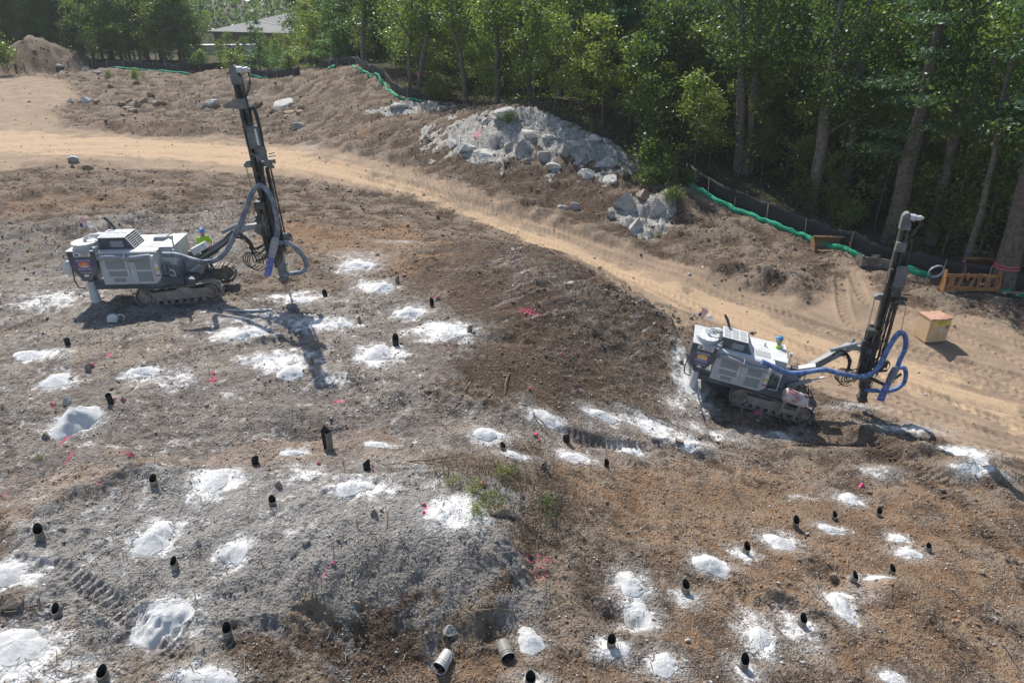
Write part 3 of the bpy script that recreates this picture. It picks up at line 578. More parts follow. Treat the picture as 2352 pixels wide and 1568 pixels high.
def pine(seed, Ht, z0, spread, n=13, r0=.2, tuft=260, L=.16, conic=.6):
    q = random.Random(seed); m = MB(); path = [Vector((q.uniform(-.1, .1) * i / 8, q.uniform(-.1, .1) * i / 8, Ht * i / 8 - .4 * (i == 0))) for i in range(9)]
    m.tube(path, [r0 * (1.2 if i == 0 else 1 - .1 * i) for i in range(9)], 8); Cs = []; Ns = []
    for k in range(n):
        z = z0 + (Ht - z0) * k / n
        for j in range(4):
            a = q.uniform(0, 6.283); f = k / n; Ln = spread * (1 - conic * f) * q.uniform(.5, 1.1); p = Vector((0, 0, z + q.uniform(-.2, .2))); d = Vector((math.cos(a), math.sin(a), q.uniform(-.05, .2)))
            e = p + d * Ln; m.tube([p, e], [r0 * .22 * (1 - f * .6), .01], 4, False)
            nn_ = int(tuft * Ln / spread); t = rs.rand(nn_) ** .7 * .8 + .22; sdv = np.array([-math.sin(a), math.cos(a), 0]); wd = rs.normal(size=nn_) * .26 * Ln * (1.15 - t)
            C = np.array(p)[None] + np.array(d)[None] * (Ln * t)[:, None] + sdv[None] * wd[:, None] + rs.normal(size=(nn_, 3)) * [.1, .1, .09]
            Cs.append(C); N = rs.normal(size=(nn_, 3)); N[:, 2] += 1.2; Ns.append(N / np.linalg.norm(N, axis=1)[:, None])
    C = np.vstack(Cs); N = np.vstack(Ns); Lr = L * (.6 + .7 * rs.rand(len(C))); V, F = quads(C, N, Lr, Lr * .26)
    return m.mesh('trunk', True), mesh_np('crown', V, F)
def setm(pair, bark, leaf):
    pair[0].materials.append(bark); pair[1].materials.append(leaf); return pair
OAK = [setm(broadleaf(20 + i, 13.6 + .5 * i, [2.0, 2.8, 1.6, 3.4, 2.4][i], [3.6, 3.0, 3.9, 2.8, 3.3][i], 8200, 22, .15 + .015 * i), M_BARK, M_LEAF) for i in range(5)]
OAKFAR = [setm(broadleaf(40 + i, 15, 1.5, 3.8, 5200, 22, .16, size=.19, clump=.95), M_BARK, M_LEAF) for i in range(3)]
PINES = [setm(pine(60 + i, 14, 2.5 + i * .8, 3.4, 14, .17, 150, .19), M_BARKP, M_PINE) for i in range(2)]
YP = setm(pine(66, 5.6, .5, 2.1, 11, .07, 190, .12, .8), M_BARKP, M_BRIGHT)
SAP = [setm(broadleaf(70 + i, 6.5, 1.0, 1.7, 2000, 14, .045, size=.10, clump=.42), M_BARK, [M_LEAFY, M_LEAF, M_LEAFY][i]) for i in range(3)]
WEED = [setm(broadleaf(90 + i, .9, .1, .75, 330, 12, .012, size=.055, clump=.22), M_BARK, M_LEAFY) for i in range(2)]
SHR = [setm(broadleaf(80 + i, 1.3, .1, .9, 1500, 14, .02, size=.06, clump=.26), M_BARK, [M_LEAFY, M_LEAF][i]) for i in range(2)]

def plant(name, pair, x, y, label, cat, group=None, s=1.0, rz=None, lean=(0, 0), z=None, sxy=None):
    z = zf(x, y) if z is None else z
    o = empty(name, (x, y, z - .05), (lean[1], lean[0], rnd.uniform(0, 6.28) if rz is None else rz)); q = sxy or s; o.scale = (q, q, s)
    tag(o, label, cat, group)
    link('trunk', pair[0], None, o); link('crown', pair[1], None, o)
    return o
FENCE_L = [(205,150),(330,158),(420,166),(500,160),(560,154),(620,156)]
FENCE_M = [(575,174),(640,178),(690,172)]
FENCE_C = [(738,158),(780,153),(815,150),(845,166),(880,184),(900,205),(930,225),(968,232)]
FENCE_R = [(1558,402),(1620,438),(1680,470),(1750,500),(1820,525),(1880,550),(1940,572),(2000,592),(2080,615),(2140,632),(2200,640),(2352,668),(2450,684)]
EDGE = np.array([tuple(at(a, b))[:2] for a, b in [(-120,146)] + FENCE_L + [(700,165)] + FENCE_C + [(1060,246),(1180,252),(1300,290),(1400,332),(1500,388)] + FENCE_R + [(2700,740)]])
def edge_dist(x, y):
    """how far behind the edge of the wood (positive = inside)"""
    A_, B_ = EDGE[:-1], EDGE[1:]; D = B_ - A_; t = np.clip(((x - A_[:, 0]) * D[:, 0] + (y - A_[:, 1]) * D[:, 1]) / (D ** 2).sum(1), 0, 1)
    Q = A_ + D * t[:, None]; d = np.hypot(x - Q[:, 0], y - Q[:, 1]); i = d.argmin(); n = (-D[i, 1], D[i, 0]); sgn = (x - Q[i, 0]) * n[0] + (y - Q[i, 1]) * n[1]
    return d[i] * (1 if sgn > 0 else -1)
taken = []
def proj(x, y, z):
    dx, dy, dz = x, y, z - CAMZ; d = dy * math.cos(PITCH) - dz * math.sin(PITCH)
    return CX + FPX * dx / d, CY - FPX * (dy * math.sin(PITCH) + dz * math.cos(PITCH)) / d, d

# ---- trees one can tell apart: base, top (both in the photograph), trunk width there, kind, words
NOTE = [((2045,556),(2172,0),36,'pine','tall thick brown pine trunk just behind the fence by the right drill mast'),
 ((1862,478),(1935,0),27,'oak','tall pale grey tree trunk that bends right above the black fence'),
 ((1712,398),(1745,0),17,'oak','slim pale forked tree at the bend of the path behind the fence'),
 ((1694,395),(1702,0),20,'oak','grey tree trunk close left of the slim pale forked tree'),
 ((1930,478),(1990,40),20,'oak','dark slanting trunk between the bent grey tree and the big pine'),
 ((2135,560),(2240,0),24,'oak','blue grey trunk right of the big pine behind dry brush'),
 ((2185,545),(2300,0),18,'oak','thin grey slanting trunk second to the right of the big pine'),
 ((2300,655),(2470,0),46,'pine','thick dark trunk with pink ribbons at the right edge'),
 ((2218,612),(2330,120),14,'oak','slender pale forked tree in front of the fence beside the orange frame'),
 ((962,214),(1003,0),12,'oak','grey trunk with a pink painted band beside the end of the fence'),
 ((835,152),(838,0),11,'oak','straight tan trunk right behind the green sock on the dirt crest'),
 ((941,205),(946,0),8,'oak','thin dark trunk left of the trunk with the pink band'),
 ((1143,262),(1141,0),13,'oak','straight grey trunk behind the left end of the rock outcrop'),
 ((1216,262),(1190,0),12,'oak','trunk curving left above the top of the rock outcrop'),
 ((1283,266),(1335,0),12,'oak','trunk leaning right above the middle of the rock outcrop'),
 ((1072,262),(1030,0),12,'oak','forked dark trunk left of the straight grey trunk'),
 ((1395,300),(1430,0),15,'oak','dark trunk behind the right half of the rock outcrop'),
 ((1485,352),(1560,40),10,'oak','thin leaning trunk over the right shoulder of the outcrop'),
 ((1460,345),(1452,0),14,'pine','shaded pine trunk over the right shoulder of the outcrop'),
 ((1558,380),(1580,60),9,'pine','slender pine beside the bright green bush'),
 ((712,150),(700,0),10,'oak','dark trunk standing in front of the tan building wall'),
 ((725,152),(735,0),12,'oakfar','leafy dark tree covering the right end of the grey roof'),
 ((380,150),(368,0),8,'oak','thin bare trunk in the left part of the far tree line')]
def notable(base, top, wpx, kind, label, i):
    b = at(*base); x, y = b.x, b.y
    if 1050 < base[0] < 1560: r_0 = ray(*base); k_ = 7.0 + (y < 50) * 2; x += r_0.x / r_0.y * k_; y += k_
    z = zf(x, y); T_ = PY(top[0], top[1], y); d = dep(b)
    lx, H0 = T_.x - x, max(T_.z - z, 4); Ht = 13.5 if H0 > 9 else H0 + 1.2; k = Ht / H0; lx *= k
    r0 = wpx * d / FPX / 2; q = random.Random(900 + i); m = MB(); path = []
    for j in range(10):
        t = j / 9; bend = math.sin(t * 3.1) * q.uniform(-.12, .12) + (.35 * math.sin(min(t * 1.4, 1) * 3.14) * (-1 if lx > 0 else 1) * min(abs(lx) / 3, 1))
        path.append(Vector((lx * t + bend, q.uniform(-.08, .08) * t, Ht * t - .5 * (j == 0))))
    m.tube(path, [r0 * (1.3, 1.05, 1, .95, .9, .82, .72, .6, .45, .25)[j] for j in range(10)], 10)
    tips = []
    def up(z_): t = min(z_ / Ht, .999) * 9; j = int(t); return path[j].lerp(path[j + 1], t - j)
    zc = q.uniform(.32, .5) * Ht
    for j in range(15):
        zz = zc + (Ht - zc) * (j + q.random()) / 15; a = q.uniform(0, 6.283); Ln = q.uniform(1.6, 3.4) * (1 - .4 * (zz - zc) / (Ht - zc)); p = up(zz)
        rise = q.uniform(.0, .25) if kind == 'pine' else q.uniform(.3, .8); e = p + Vector((math.cos(a) * Ln, math.sin(a) * Ln, rise * Ln)); mid = p.lerp(e, .5) + Vector((0, 0, .12 * Ln))
        rr = min(.09, r0 * .4); m.tube([p, mid, e], [rr, rr * .55, .012], 5, False)
        tips += [e, mid.lerp(e, .5), mid, p.lerp(mid, .7)]
    # a fork for the pale trees
    if kind == 'oak' and q.random() < .55:
        p = up(Ht * .5); s_ = -1 if lx > 0 else 1; e = p + Vector((s_ * 1.6, .4, Ht * .45)); m.tube([p, p.lerp(e, .4) + Vector((s_ * .3, 0, 0)), e], [r0 * .6, r0 * .45, .03], 7, False); tips += [e, p.lerp(e, .7)]
    T = np.array([tuple(t) for t in tips]); n = 3800 if kind != 'pine' else 5200; C = T[rs.randint(0, len(T), n)]
    if kind == 'pine':
        C = C + rs.normal(size=(n, 3)) * [.6, .6, .13]; N = rs.normal(size=(n, 3)); N[:, 2] += 1.2; N /= np.linalg.norm(N, axis=1)[:, None]; L = .17 * (.6 + .7 * rs.rand(n)); V, F = quads(C, N, L, L * .28)
    else:
        C = C + rs.normal(size=(n, 3)) * [.62, .62, .4]; L = .11 * (.6 + .8 * rs.rand(n)); V, F = quads(C, rand_normals(n), L, L * .62)
    o = empty('pine_tree' if kind == 'pine' else 'broadleaf_tree', (x, y, z)); tag(o, label, 'tree', 'trees one can tell apart along the wood edge')
    m.obj('trunk', M_BARKP if kind == 'pine' else M_BARK, o); cr_ = mesh_np('crown', V, F); link('crown', cr_, M_PINE if kind == 'pine' else M_LEAF, o)
    taken.append((x, y)); return o, r0, path
for i, (b, t, wpx, kd, lb) in enumerate(NOTE):
    o, r0, path = notable(b, t, wpx, 'oak' if kd == 'oakfar' else kd, lb, i)
    if i in (7, 9):                                       # ribbon, paint band
        mb = MB(); zz = 1.0 if i == 7 else 1.6
        for k in ((0, .16) if i == 7 else (0,)):
            c0 = path[1].lerp(path[0], .3) if False else Vector((path[1].x * zz / path[1].z, 0, zz + k)); mb.tube([c0, c0 + Vector((0, 0, .06))], r0 * 1.16, 12, False)
        mb.obj('ribbon', simple('ribbon_pink', (.75, .12, .2), .6), o)

# ---- the rest of the wood
def free(x, y, r): return all((x - a) ** 2 + (y - b) ** 2 > r * r for a, b in taken)
VIEWGAP = lambda px: 425 < px < 700
n_t = 0; cand = []
for k in range(60000):
    y = rnd.uniform(32, 150); x = rnd.uniform(-.82, .86) * (y + 6)
    cand.append((x, y))
cnt = {'t': 0, 's': 0}
for x, y in cand:
    if cnt['t'] >= 285: break
    e = edge_dist(x, y)
    if e < 7.5 or e > 48: continue
    sp = 3.4 if e < 17 else 5.2
    if not free(x, y, sp): continue
    px, py, d = proj(x, y, 2)
    if px < -260 or px > 2750: continue
    if 1020 < px < 1580 and e < 8.5: continue
    if VIEWGAP(px): continue
    taken.append((x, y)); s = rnd.uniform(.9, 1.12)
    near_ = e < 20
    pine_ = rnd.random() < (.28 if px < 1500 else .2)
    pr = rnd.choice(PINES) if pine_ else (rnd.choice(OAK) if near_ else rnd.choice(OAKFAR))
    reg = 'on the far left' if px < 780 else ('behind the rock outcrop' if px < 1550 else 'behind the black fence on the right')
    lab = ('dark green pine in the wood ' if pine_ else ('leafy tree at the front of the wood ' if near_ else 'leafy tree deep in the wood ')) + reg
    plant('pine_tree' if pine_ else 'broadleaf_tree', pr, x, y, lab, 'tree', lab.replace('tree', 'trees').replace('pine', 'pines'), s, lean=(rnd.uniform(-.05, .05), rnd.uniform(-.05, .05)))
    cnt['t'] += 1
tk2 = []
for k in range(30000):
    if cnt['s'] >= 230: break
    y = rnd.uniform(34, 125); x = rnd.uniform(-.8, .84) * (y + 6); e = edge_dist(x, y)
    if e < 3.0 - 1.6 * (1000 < proj(x, y, 1)[0] < 1600) or e > 16: continue
    if any((x - a) ** 2 + (y - b) ** 2 < (1.7 if y < 60 else 2.6) ** 2 for a, b in tk2): continue
    px, py, d = proj(x, y, 1)
    if px < -200 or px > 2600: continue
    tk2.append((x, y)); cnt['s'] += 1
    i = rnd.randrange(3); reg = 'on the far left' if px < 780 else ('behind the rock outcrop' if px < 1550 else 'behind the black fence on the right')
    lab = ['yellow green', 'dark green', 'light green'][i] + ' slender sapling under the trees ' + reg
    plant('sapling', SAP[i], x, y, lab, 'sapling', 'saplings ' + reg + ' ' + 'abc'[i].replace('a', 'with yellow leaves').replace('b', 'with dark leaves').replace('c', 'with light leaves'), rnd.uniform(.5, 1.3) * (.6 if VIEWGAP(px) else 1))
# hand placed shrubs and young pines
for (px, py, s, pr, nm, lb) in [(600,172,1.25,YP,'young_pine','bright green young pine in front of the white trailers'),(640,170,.75,YP,'young_pine','small bright pine right of the tallest young pine'),(770,150,1.5,YP,'young_pine','tall soft young pine at the right of the clearing'),
      (1480,395,1.6,SHR[0],'shrub','bright green bush at the upper left end of the right fence'),(1510,405,1.5,SHR[0],'shrub','bright bush hanging over the broken rock face'),(1535,420,1.1,SHR[0],'shrub','low bush right at the start of the black fence'),
      (1960,520,1.2,SHR[0],'shrub','yellow green bush behind the middle of the black fence'),(1830,478,1.3,SHR[0],'shrub','low green bush left of the bent grey tree'),(1905,500,1.2,SHR[0],'shrub','low green bush right of the bent grey tree'),
      (470,160,1.6,SHR[0],'shrub','pale leafy bush left of the brightest young pine'),(540,165,1.7,SHR[0],'shrub','yellowish bush behind the top of the left mast'),(1000,228,1.3,SHR[1],'shrub','dark bush at the lower end of the crest fence'),
      (1020,236,1.0,SHR[0],'shrub','small light bush above the dirt slope by the crest fence'),(670,168,1.4,SHR[0],'shrub','light bush between two young pines'),(2080,590,.9,SHR[1],'shrub','dark low bush behind the fence by the right mast'),(20,165,2.2,SHR[0],'shrub','leafy bush behind the dirt pile at the left edge')]:
    p = at(px, py); plant(nm, pr, p.x, p.y, lb, 'bush' if pr in SHR else 'pine', None, s)
# leafy maple crown at the right edge
p = at(2352, 690); plant('maple_tree', SAP[2], p.x + 1.2, p.y + 1.0, 'light green maple branch hanging in from the right edge', 'tree', None, 1.35)
p = at(2260, 640); plant('maple_tree', SAP[2], p.x + .8, p.y + 2.2, 'light green low maple left of the ribboned trunk', 'tree', None, 1.15)
# far wood and ground cover
n = 64000; Yf = 145 + 110 * rs.rand(n); Xf = (rs.rand(n) * 2 - 1) * 190; hgt = 17 + 7 * vnoise(Xf * .1, Yf * .1, 5) + 2; Zf = -1 + hgt * rs.rand(n) ** .8
k = ~((Xf > -85) & (Xf < -25) & (Yf < 188)); L = .65 * (.6 + .8 * rs.rand(n)); V, F = quads(np.stack([Xf, Yf, Zf], 1)[k], rand_normals(k.sum(), .5), L[k], L[k] * .7)
fw = link('distant_woods', mesh_np('distant_woods', V, F), M_LEAF); tag(fw, 'far wood behind everything reading as one dark green mass', 'woods', kind='stuff')
n = 26000; sel = np.nonzero((m_for.ravel() > .6) & (Y.ravel() < 118))[0]; sel = rs.choice(sel, n); jx = rs.normal(size=(n, 2)) * .12; okk = fbm(X.ravel()[sel] * .35, Y.ravel()[sel] * .35, 92, 2) > -.12; sel = sel[okk]; jx = jx[okk]; n = len(sel)
C = np.stack([X.ravel()[sel] + jx[:, 0], Y.ravel()[sel] + jx[:, 1], Z.ravel()[sel] + .05 + .45 * rs.rand(n) ** 1.5], 1); L = .075 * (.6 + rs.rand(n)) * np.clip(C[:, 1] / 50, .9, 1.8); V, F = quads(C, rand_normals(n), L, L * .6)
uc = link('undergrowth', mesh_np('undergrowth', V, F), M_LEAFY); tag(uc, 'low leafy undergrowth covering the forest floor', 'undergrowth', kind='stuff')

# ================================================================ silt fence, sock
M_FAB = simple('black_fabric', (.018, .019, .021), .55, var=.3, scale=3, bump=.02)
M_GREEN = simple('green_mesh', (.012, .33, .17), .8, var=.35, scale=8, bump=.02)
M_STAKE = simple('stake_wood', (.42, .33, .22), .8, var=.3)
def fence(P, label, h=.85, stakes=2.4):
    W = [at(a, b) for a, b in P]; W = catmull([Vector((p.x, p.y, 0)) for p in W], 8); o = empty('silt_fence', (W[0].x, W[0].y, zf(W[0].x, W[0].y))); O = o.location.copy()
    V = []; F = []; S = 0
    for i, p in enumerate(W):
        a, b = W[max(i - 1, 0)], W[min(i + 1, len(W) - 1)]; t = (b - a).normalized(); n_ = Vector((-t.y, t.x, 0)); z = zf(p.x, p.y)
        if i: S += (p - W[i - 1]).length
        for k in range(5):
            f = k / 4; off = .06 * math.sin(S * 2.6 + k) * f + .05 * math.sin(S * 1.1) * f; hh_ = h * (f + (.05 * math.sin(S * 2.6) * f))
            for sg in (0, 1): q = p + n_ * (off + .012 * sg); V.append((q.x - O.x, q.y - O.y, z - .12 + hh_ + .12 * f - O.z))
    for i in range(len(W) - 1):
        for k in range(4):
            for sg in (0, 1):
                a = (i * 5 + k) * 2 + sg; b = a + 2; c = b + 10; d = a + 10; F.append((a, d, c, b) if sg == 0 else (a, b, c, d))
        a = (i * 5 + 4) * 2; F.append((a, a + 10, a + 11, a + 1))
    link('fabric', mesh_np('fabric', V, F, True), M_FAB, o)
    st = MB(); st.box((0, 0, .42), (.045, .045, 1.2)); sm = st.mesh('stake'); sm.materials.append(M_STAKE); S = 0; nxt = .4
    for i in range(1, len(W)):
        L = (W[i] - W[i - 1]).length
        while S + L > nxt:
            q = W[i - 1].lerp(W[i], (nxt - S) / L); t = (W[i] - W[i - 1]).normalized(); n_ = Vector((-t.y, t.x, 0)); q = q - n_ * .07
            s = link('stake', sm, None, o, (q.x - O.x, q.y - O.y, zf(q.x, q.y) - O.z), (rnd.uniform(-.08, .08), rnd.uniform(-.08, .08), rnd.random())); nxt += stakes * rnd.uniform(.85, 1.2)
        S += L
    tag(o, label, 'fence', 'black silt fences round the site'); return o
fence(FENCE_L, 'black silt fence at the far left behind the dirt flat'); fence(FENCE_M, 'short black silt fence below the bright young pines')
fence(FENCE_C, 'black silt fence running down the dirt crest in the middle'); fence(FENCE_R, 'long black silt fence along the woods on the right', .95)
def sock(P, label, r=.13, off=.35):
    W = catmull([at(a, b) for a, b in P], 7); o0 = W[0]; path = []
    for i, p in enumerate(W):
        t = (W[min(i + 1, len(W) - 1)] - W[max(i - 1, 0)]).normalized(); n_ = Vector((-t.y, t.x, 0)); q = p - n_ * (off + .07 * math.sin(i * 1.3) + rnd.uniform(-.05, .05)); path.append(Vector((q.x, q.y, zf(q.x, q.y) + r * .5)))
    m = MB(); m.tube([p - path[0] for p in path], [r * (1 + .12 * math.sin(i * 2.1) + .2 * rnd.uniform(-1, 1)) for i in range(len(path))], 9); o = m.obj('filter_sock', M_GREEN, None, path[0]); tag(o, label, 'filter sock', 'green filter socks along the fences')
sock([(818,153),(845,168),(880,188),(900,208),(930,227),(975,235)], 'green filter sock running down the dirt crest below the fence')
sock([(1580,420),(1620,444),(1680,475),(1750,504),(1820,529),(1880,554),(1940,576),(2000,597),(2080,619),(2138,634)], 'long green filter sock in front of the right fence', .17)
sock([(2290,660),(2352,672),(2450,690)], 'green filter sock near the pallet at the right edge'); sock([(225,154),(330,161),(440,170)], 'green filter sock in the distance at the far left', .14)
sock([(578,176),(620,180)], 'short green filter sock under the young pines', .2); sock([(762,157),(776,156)], 'small coil of green sock on top of the crest', .22)

# ================================================================ building and trailers far off
M_ROOF = simple('roof_sheet', (.20, .20, .20), .85, var=.12, scale=.3); M_TAN = simple('tan_siding', (.34, .28, .21), .8, var=.12, scale=.5); M_WHITE = simple('white_paint', (.74, .74, .73), .45, var=.08, scale=1, dirt=(.4, .36, .3), dirt_amt=.3)
M_DARK = simple('dark_rubber', (.03, .03, .032), .7, var=.3); M_GLASS = simple('window_glass', (.02, .03, .035), .1)
a = PY(478, 72, 150); b = PY(760, 84, 140); zt = a.z; bo = empty('warehouse', (a.x, a.y, -1.5)); tag(bo, 'low tan building with a wide grey hipped roof behind trees', 'building')
dx = Vector((b.x - a.x, b.y - a.y, 0)); Lb = dx.length + 14; ang = math.atan2(dx.y, dx.x); bo.rotation_euler = (0, 0, ang); hb = zt + 1.5; Db = 26
m = MB(); m.box((Lb / 2, Db / 2, hb / 2 - .1), (Lb - 1.2, Db - 1.2, hb - .2)); m.obj('wall', M_TAN, bo)
m = MB(); e = .3; m.add([(-.3, -.3, hb), (Lb + .3, -.3, hb), (Lb + .3, Db + .3, hb), (-.3, Db + .3, hb), (12, Db / 2, hb + 3.4), (Lb - 12, Db / 2, hb + 3.4), (-.3, -.3, hb - e), (Lb + .3, -.3, hb - e), (Lb + .3, Db + .3, hb - e), (-.3, Db + .3, hb - e)],
      [(0, 1, 5, 4), (1, 2, 5), (2, 3, 4, 5), (3, 0, 4), (6, 7, 1, 0), (7, 8, 2, 1), (8, 9, 3, 2), (9, 6, 0, 3), (9, 8, 7, 6)]); rf_ = m.obj('roof', M_ROOF, bo, smooth=False)
m = MB()
for k in range(26): m.bar((1 + k * 1.3, .05, hb + .04), (min(12, 1 + k * 1.3) if False else 1 + k * 1.3, .05, hb + .06), .03, .03) if False else None
for k in range(3):
    dm = MB(); dm.box((0, 0, 1.5), (3, .1, 3)); dm.obj('door', M_WHITE, bo, (8 + k * 9, .52, 0))
for (px, py, yw, Lg, yaw, lb) in [(505,128,126,12,.1,'long white trailer behind saplings left of the young pines'),(735,128,122,10,-.1,'white trailer just right of the brightest young pine'),(942,150,98,5,.3,'small white truck seen between trunks behind the crest'),
      (2062,262,92,6,-.5,'white truck glimpsed between the big pine and darker trunks'),(2235,300,78,6,-.3,'white truck glimpsed through leaves near the right edge')]:
    q = PY(px, py, yw); z0_ = zf(q.x, q.y); t_ = empty('trailer', (q.x, q.y, z0_), (0, 0, yaw)); tag(t_, lb, 'trailer'); hgt_ = max(q.z + 1.2 - z0_, 2.6)
    m = MB(); m.box((0, 0, hgt_ / 2 + .5), (Lg, 2.4, hgt_ - 1.0)); m.obj('body', M_WHITE, t_)
    for sx in (-1, 1):
        for sy in (-1, 1): m = MB(); m.cyl((0, -.14, 0), (0, .14, 0), .45, n=14); m.obj('wheel', M_DARK, t_, (sx * Lg * .38, sy * 1.05, .45))
    m = MB(); m.box((0, 0, 0), (Lg * .3, .03, .5)); m.obj('window', M_GLASS, t_, (Lg * .2, -1.22, hgt_ * .7))
wr = empty('power_line', (0, 0, 0)); tag(wr, 'thin overhead wires sloping down towards the grey roof', 'power line')
wo = PY(560, 8, 128); wr.location = wo
for k in range(4):
    a = PY(545 - k * 9, 6 + k * 9, 128); b = PY(650 + k * 6, 44 + k * 6, 150); m = MB(); m.tube([a.lerp(b, t / 8) - Vector((0, 0, 4 * .25 * (t / 8) * (1 - t / 8))) - wo for t in range(9)], .025, 4); m.obj('wire', M_DARK if k > 5 else M_ROOF, wr)
# ================================================================ drill rigs
DUSTC = (.42, .39, .34)
M_LGREY = simple('light_grey_paint', (.50, .52, .53), .5, var=.10, scale=1.5, dirt=(.58, .57, .54), dirt_amt=.55)
M_TOP = simple('dusty_top_paint', (.58, .59, .59), .55, var=.08, scale=2, dirt=(.70, .70, .68), dirt_amt=.6)
M_DGREY = simple('dark_grey_paint', (.085, .095, .108), .5, var=.2, scale=1.5, dirt=(.26, .26, .25), dirt_amt=.4)
M_MAST = simple('mast_steel', (.055, .058, .052), .5, var=.35, scale=3, dirt=(.22, .20, .17), dirt_amt=.5)
M_MASTL = simple('mast_grey_steel', (.15, .16, .165), .5, var=.25, scale=3, dirt=(.32, .30, .27), dirt_amt=.4)
M_TRK = simple('muddy_track_steel', (.24, .205, .17), .8, var=.4, scale=4, dirt=(.36, .32, .27), dirt_amt=.75)
M_TRKF = simple('muddy_frame', (.29, .26, .225), .8, var=.3, scale=3, dirt=(.34, .29, .24), dirt_amt=.7)
M_HOSEG = simple('grey_hose', (.145, .175, .22), .55, var=.35, scale=5, dirt=(.33, .35, .38), dirt_amt=.6)
M_HOSEB = simple('blue_hose', (.07, .16, .40), .5, var=.3, scale=5, dirt=(.32, .38, .48), dirt_amt=.5)
M_CABLE = simple('black_hose', (.022, .022, .022), .5, var=.4, scale=8, dirt=(.16, .15, .13), dirt_amt=.5)
M_FLAP = simple('blue_flap', (.12, .15, .42), .6, var=.3, scale=8, dirt=(.4, .42, .55), dirt_amt=.4)
M_CHROME = simple('chrome_rod', (.5, .5, .5), .25, .9, var=.1)
M_PIPE = simple('ribbed_grey_pipe', (.30, .31, .32), .6, var=.15, scale=8)
M_RUSTY = simple('rusty_steel', (.22, .10, .05), .8, var=.5, scale=8)
M_STICK = simple('white_sticker', (.72, .72, .70), .5, var=.04); M_INK = simple('black_ink', (.03, .03, .03), .6, var=.05)
M_LOGOP = simple('logo_purple', (.16, .09, .26), .5, var=.05); M_LOGOO = simple('logo_orange', (.75, .25, .08), .5, var=.1); M_LOGOY = simple('logo_yellow', (.80, .50, .06), .5, var=.05)
M_LOGOW = simple('logo_pale', (.62, .60, .66), .5, var=.05); M_RED = simple('red_print', (.6, .08, .06), .5); M_REDTANK = simple('worn_red_white_paint', (.62, .56, .55), .5, var=.1, dirt=(.30, .06, .05), dirt_amt=.9, scale=2.2)
def perf(name, c):
    t = NT(name); co = t.objc(); s = t.node('ShaderNodeSeparateXYZ'); t.link(co, s.inputs[0])
    fx = t.math('FRACT', t.math('MULTIPLY', s.outputs[0], 28)); fz = t.math('FRACT', t.math('MULTIPLY', t.math('ADD', s.outputs[2], s.outputs[1]), 28))
    dx = t.math('ABSOLUTE', t.math('SUBTRACT', fx, .5)); dz = t.math('ABSOLUTE', t.math('SUBTRACT', fz, .5)); h = t.ramp(t.math('ADD', t.math('MULTIPLY', dx, dx), t.math('MULTIPLY', dz, dz)), .07, .12)
    t.color(t.mix(h, (.012, .012, .012), c)); t.b.inputs['Roughness'].default_value = .6; return t.m
M_PERF = perf('perforated_grey', (.40, .41, .42)); M_PERFT = perf('perforated_top', (.55, .56, .56))
def text(name, s, size, mat, parent, loc, rot, ext=.002, sx=1.0, align='CENTER'):
    cu = bpy.data.curves.new(name, 'FONT'); cu.body = s; cu.size = size; cu.extrude = ext; cu.align_x = align; cu.align_y = 'CENTER'; cu.offset = size * .012; cu.resolution_u = 2
    tmp = bpy.data.objects.new(name, cu); me_ = bpy.data.meshes.new_from_object(tmp); bpy.data.objects.remove(tmp); bpy.data.curves.remove(cu)
    me_.materials.clear(); me_.materials.append(mat)
    return link(name, me_, None, parent, loc, rot, (sx, 1, 1))
FACE = (R(90), 0, 0)         # lettering on the near side (-y)

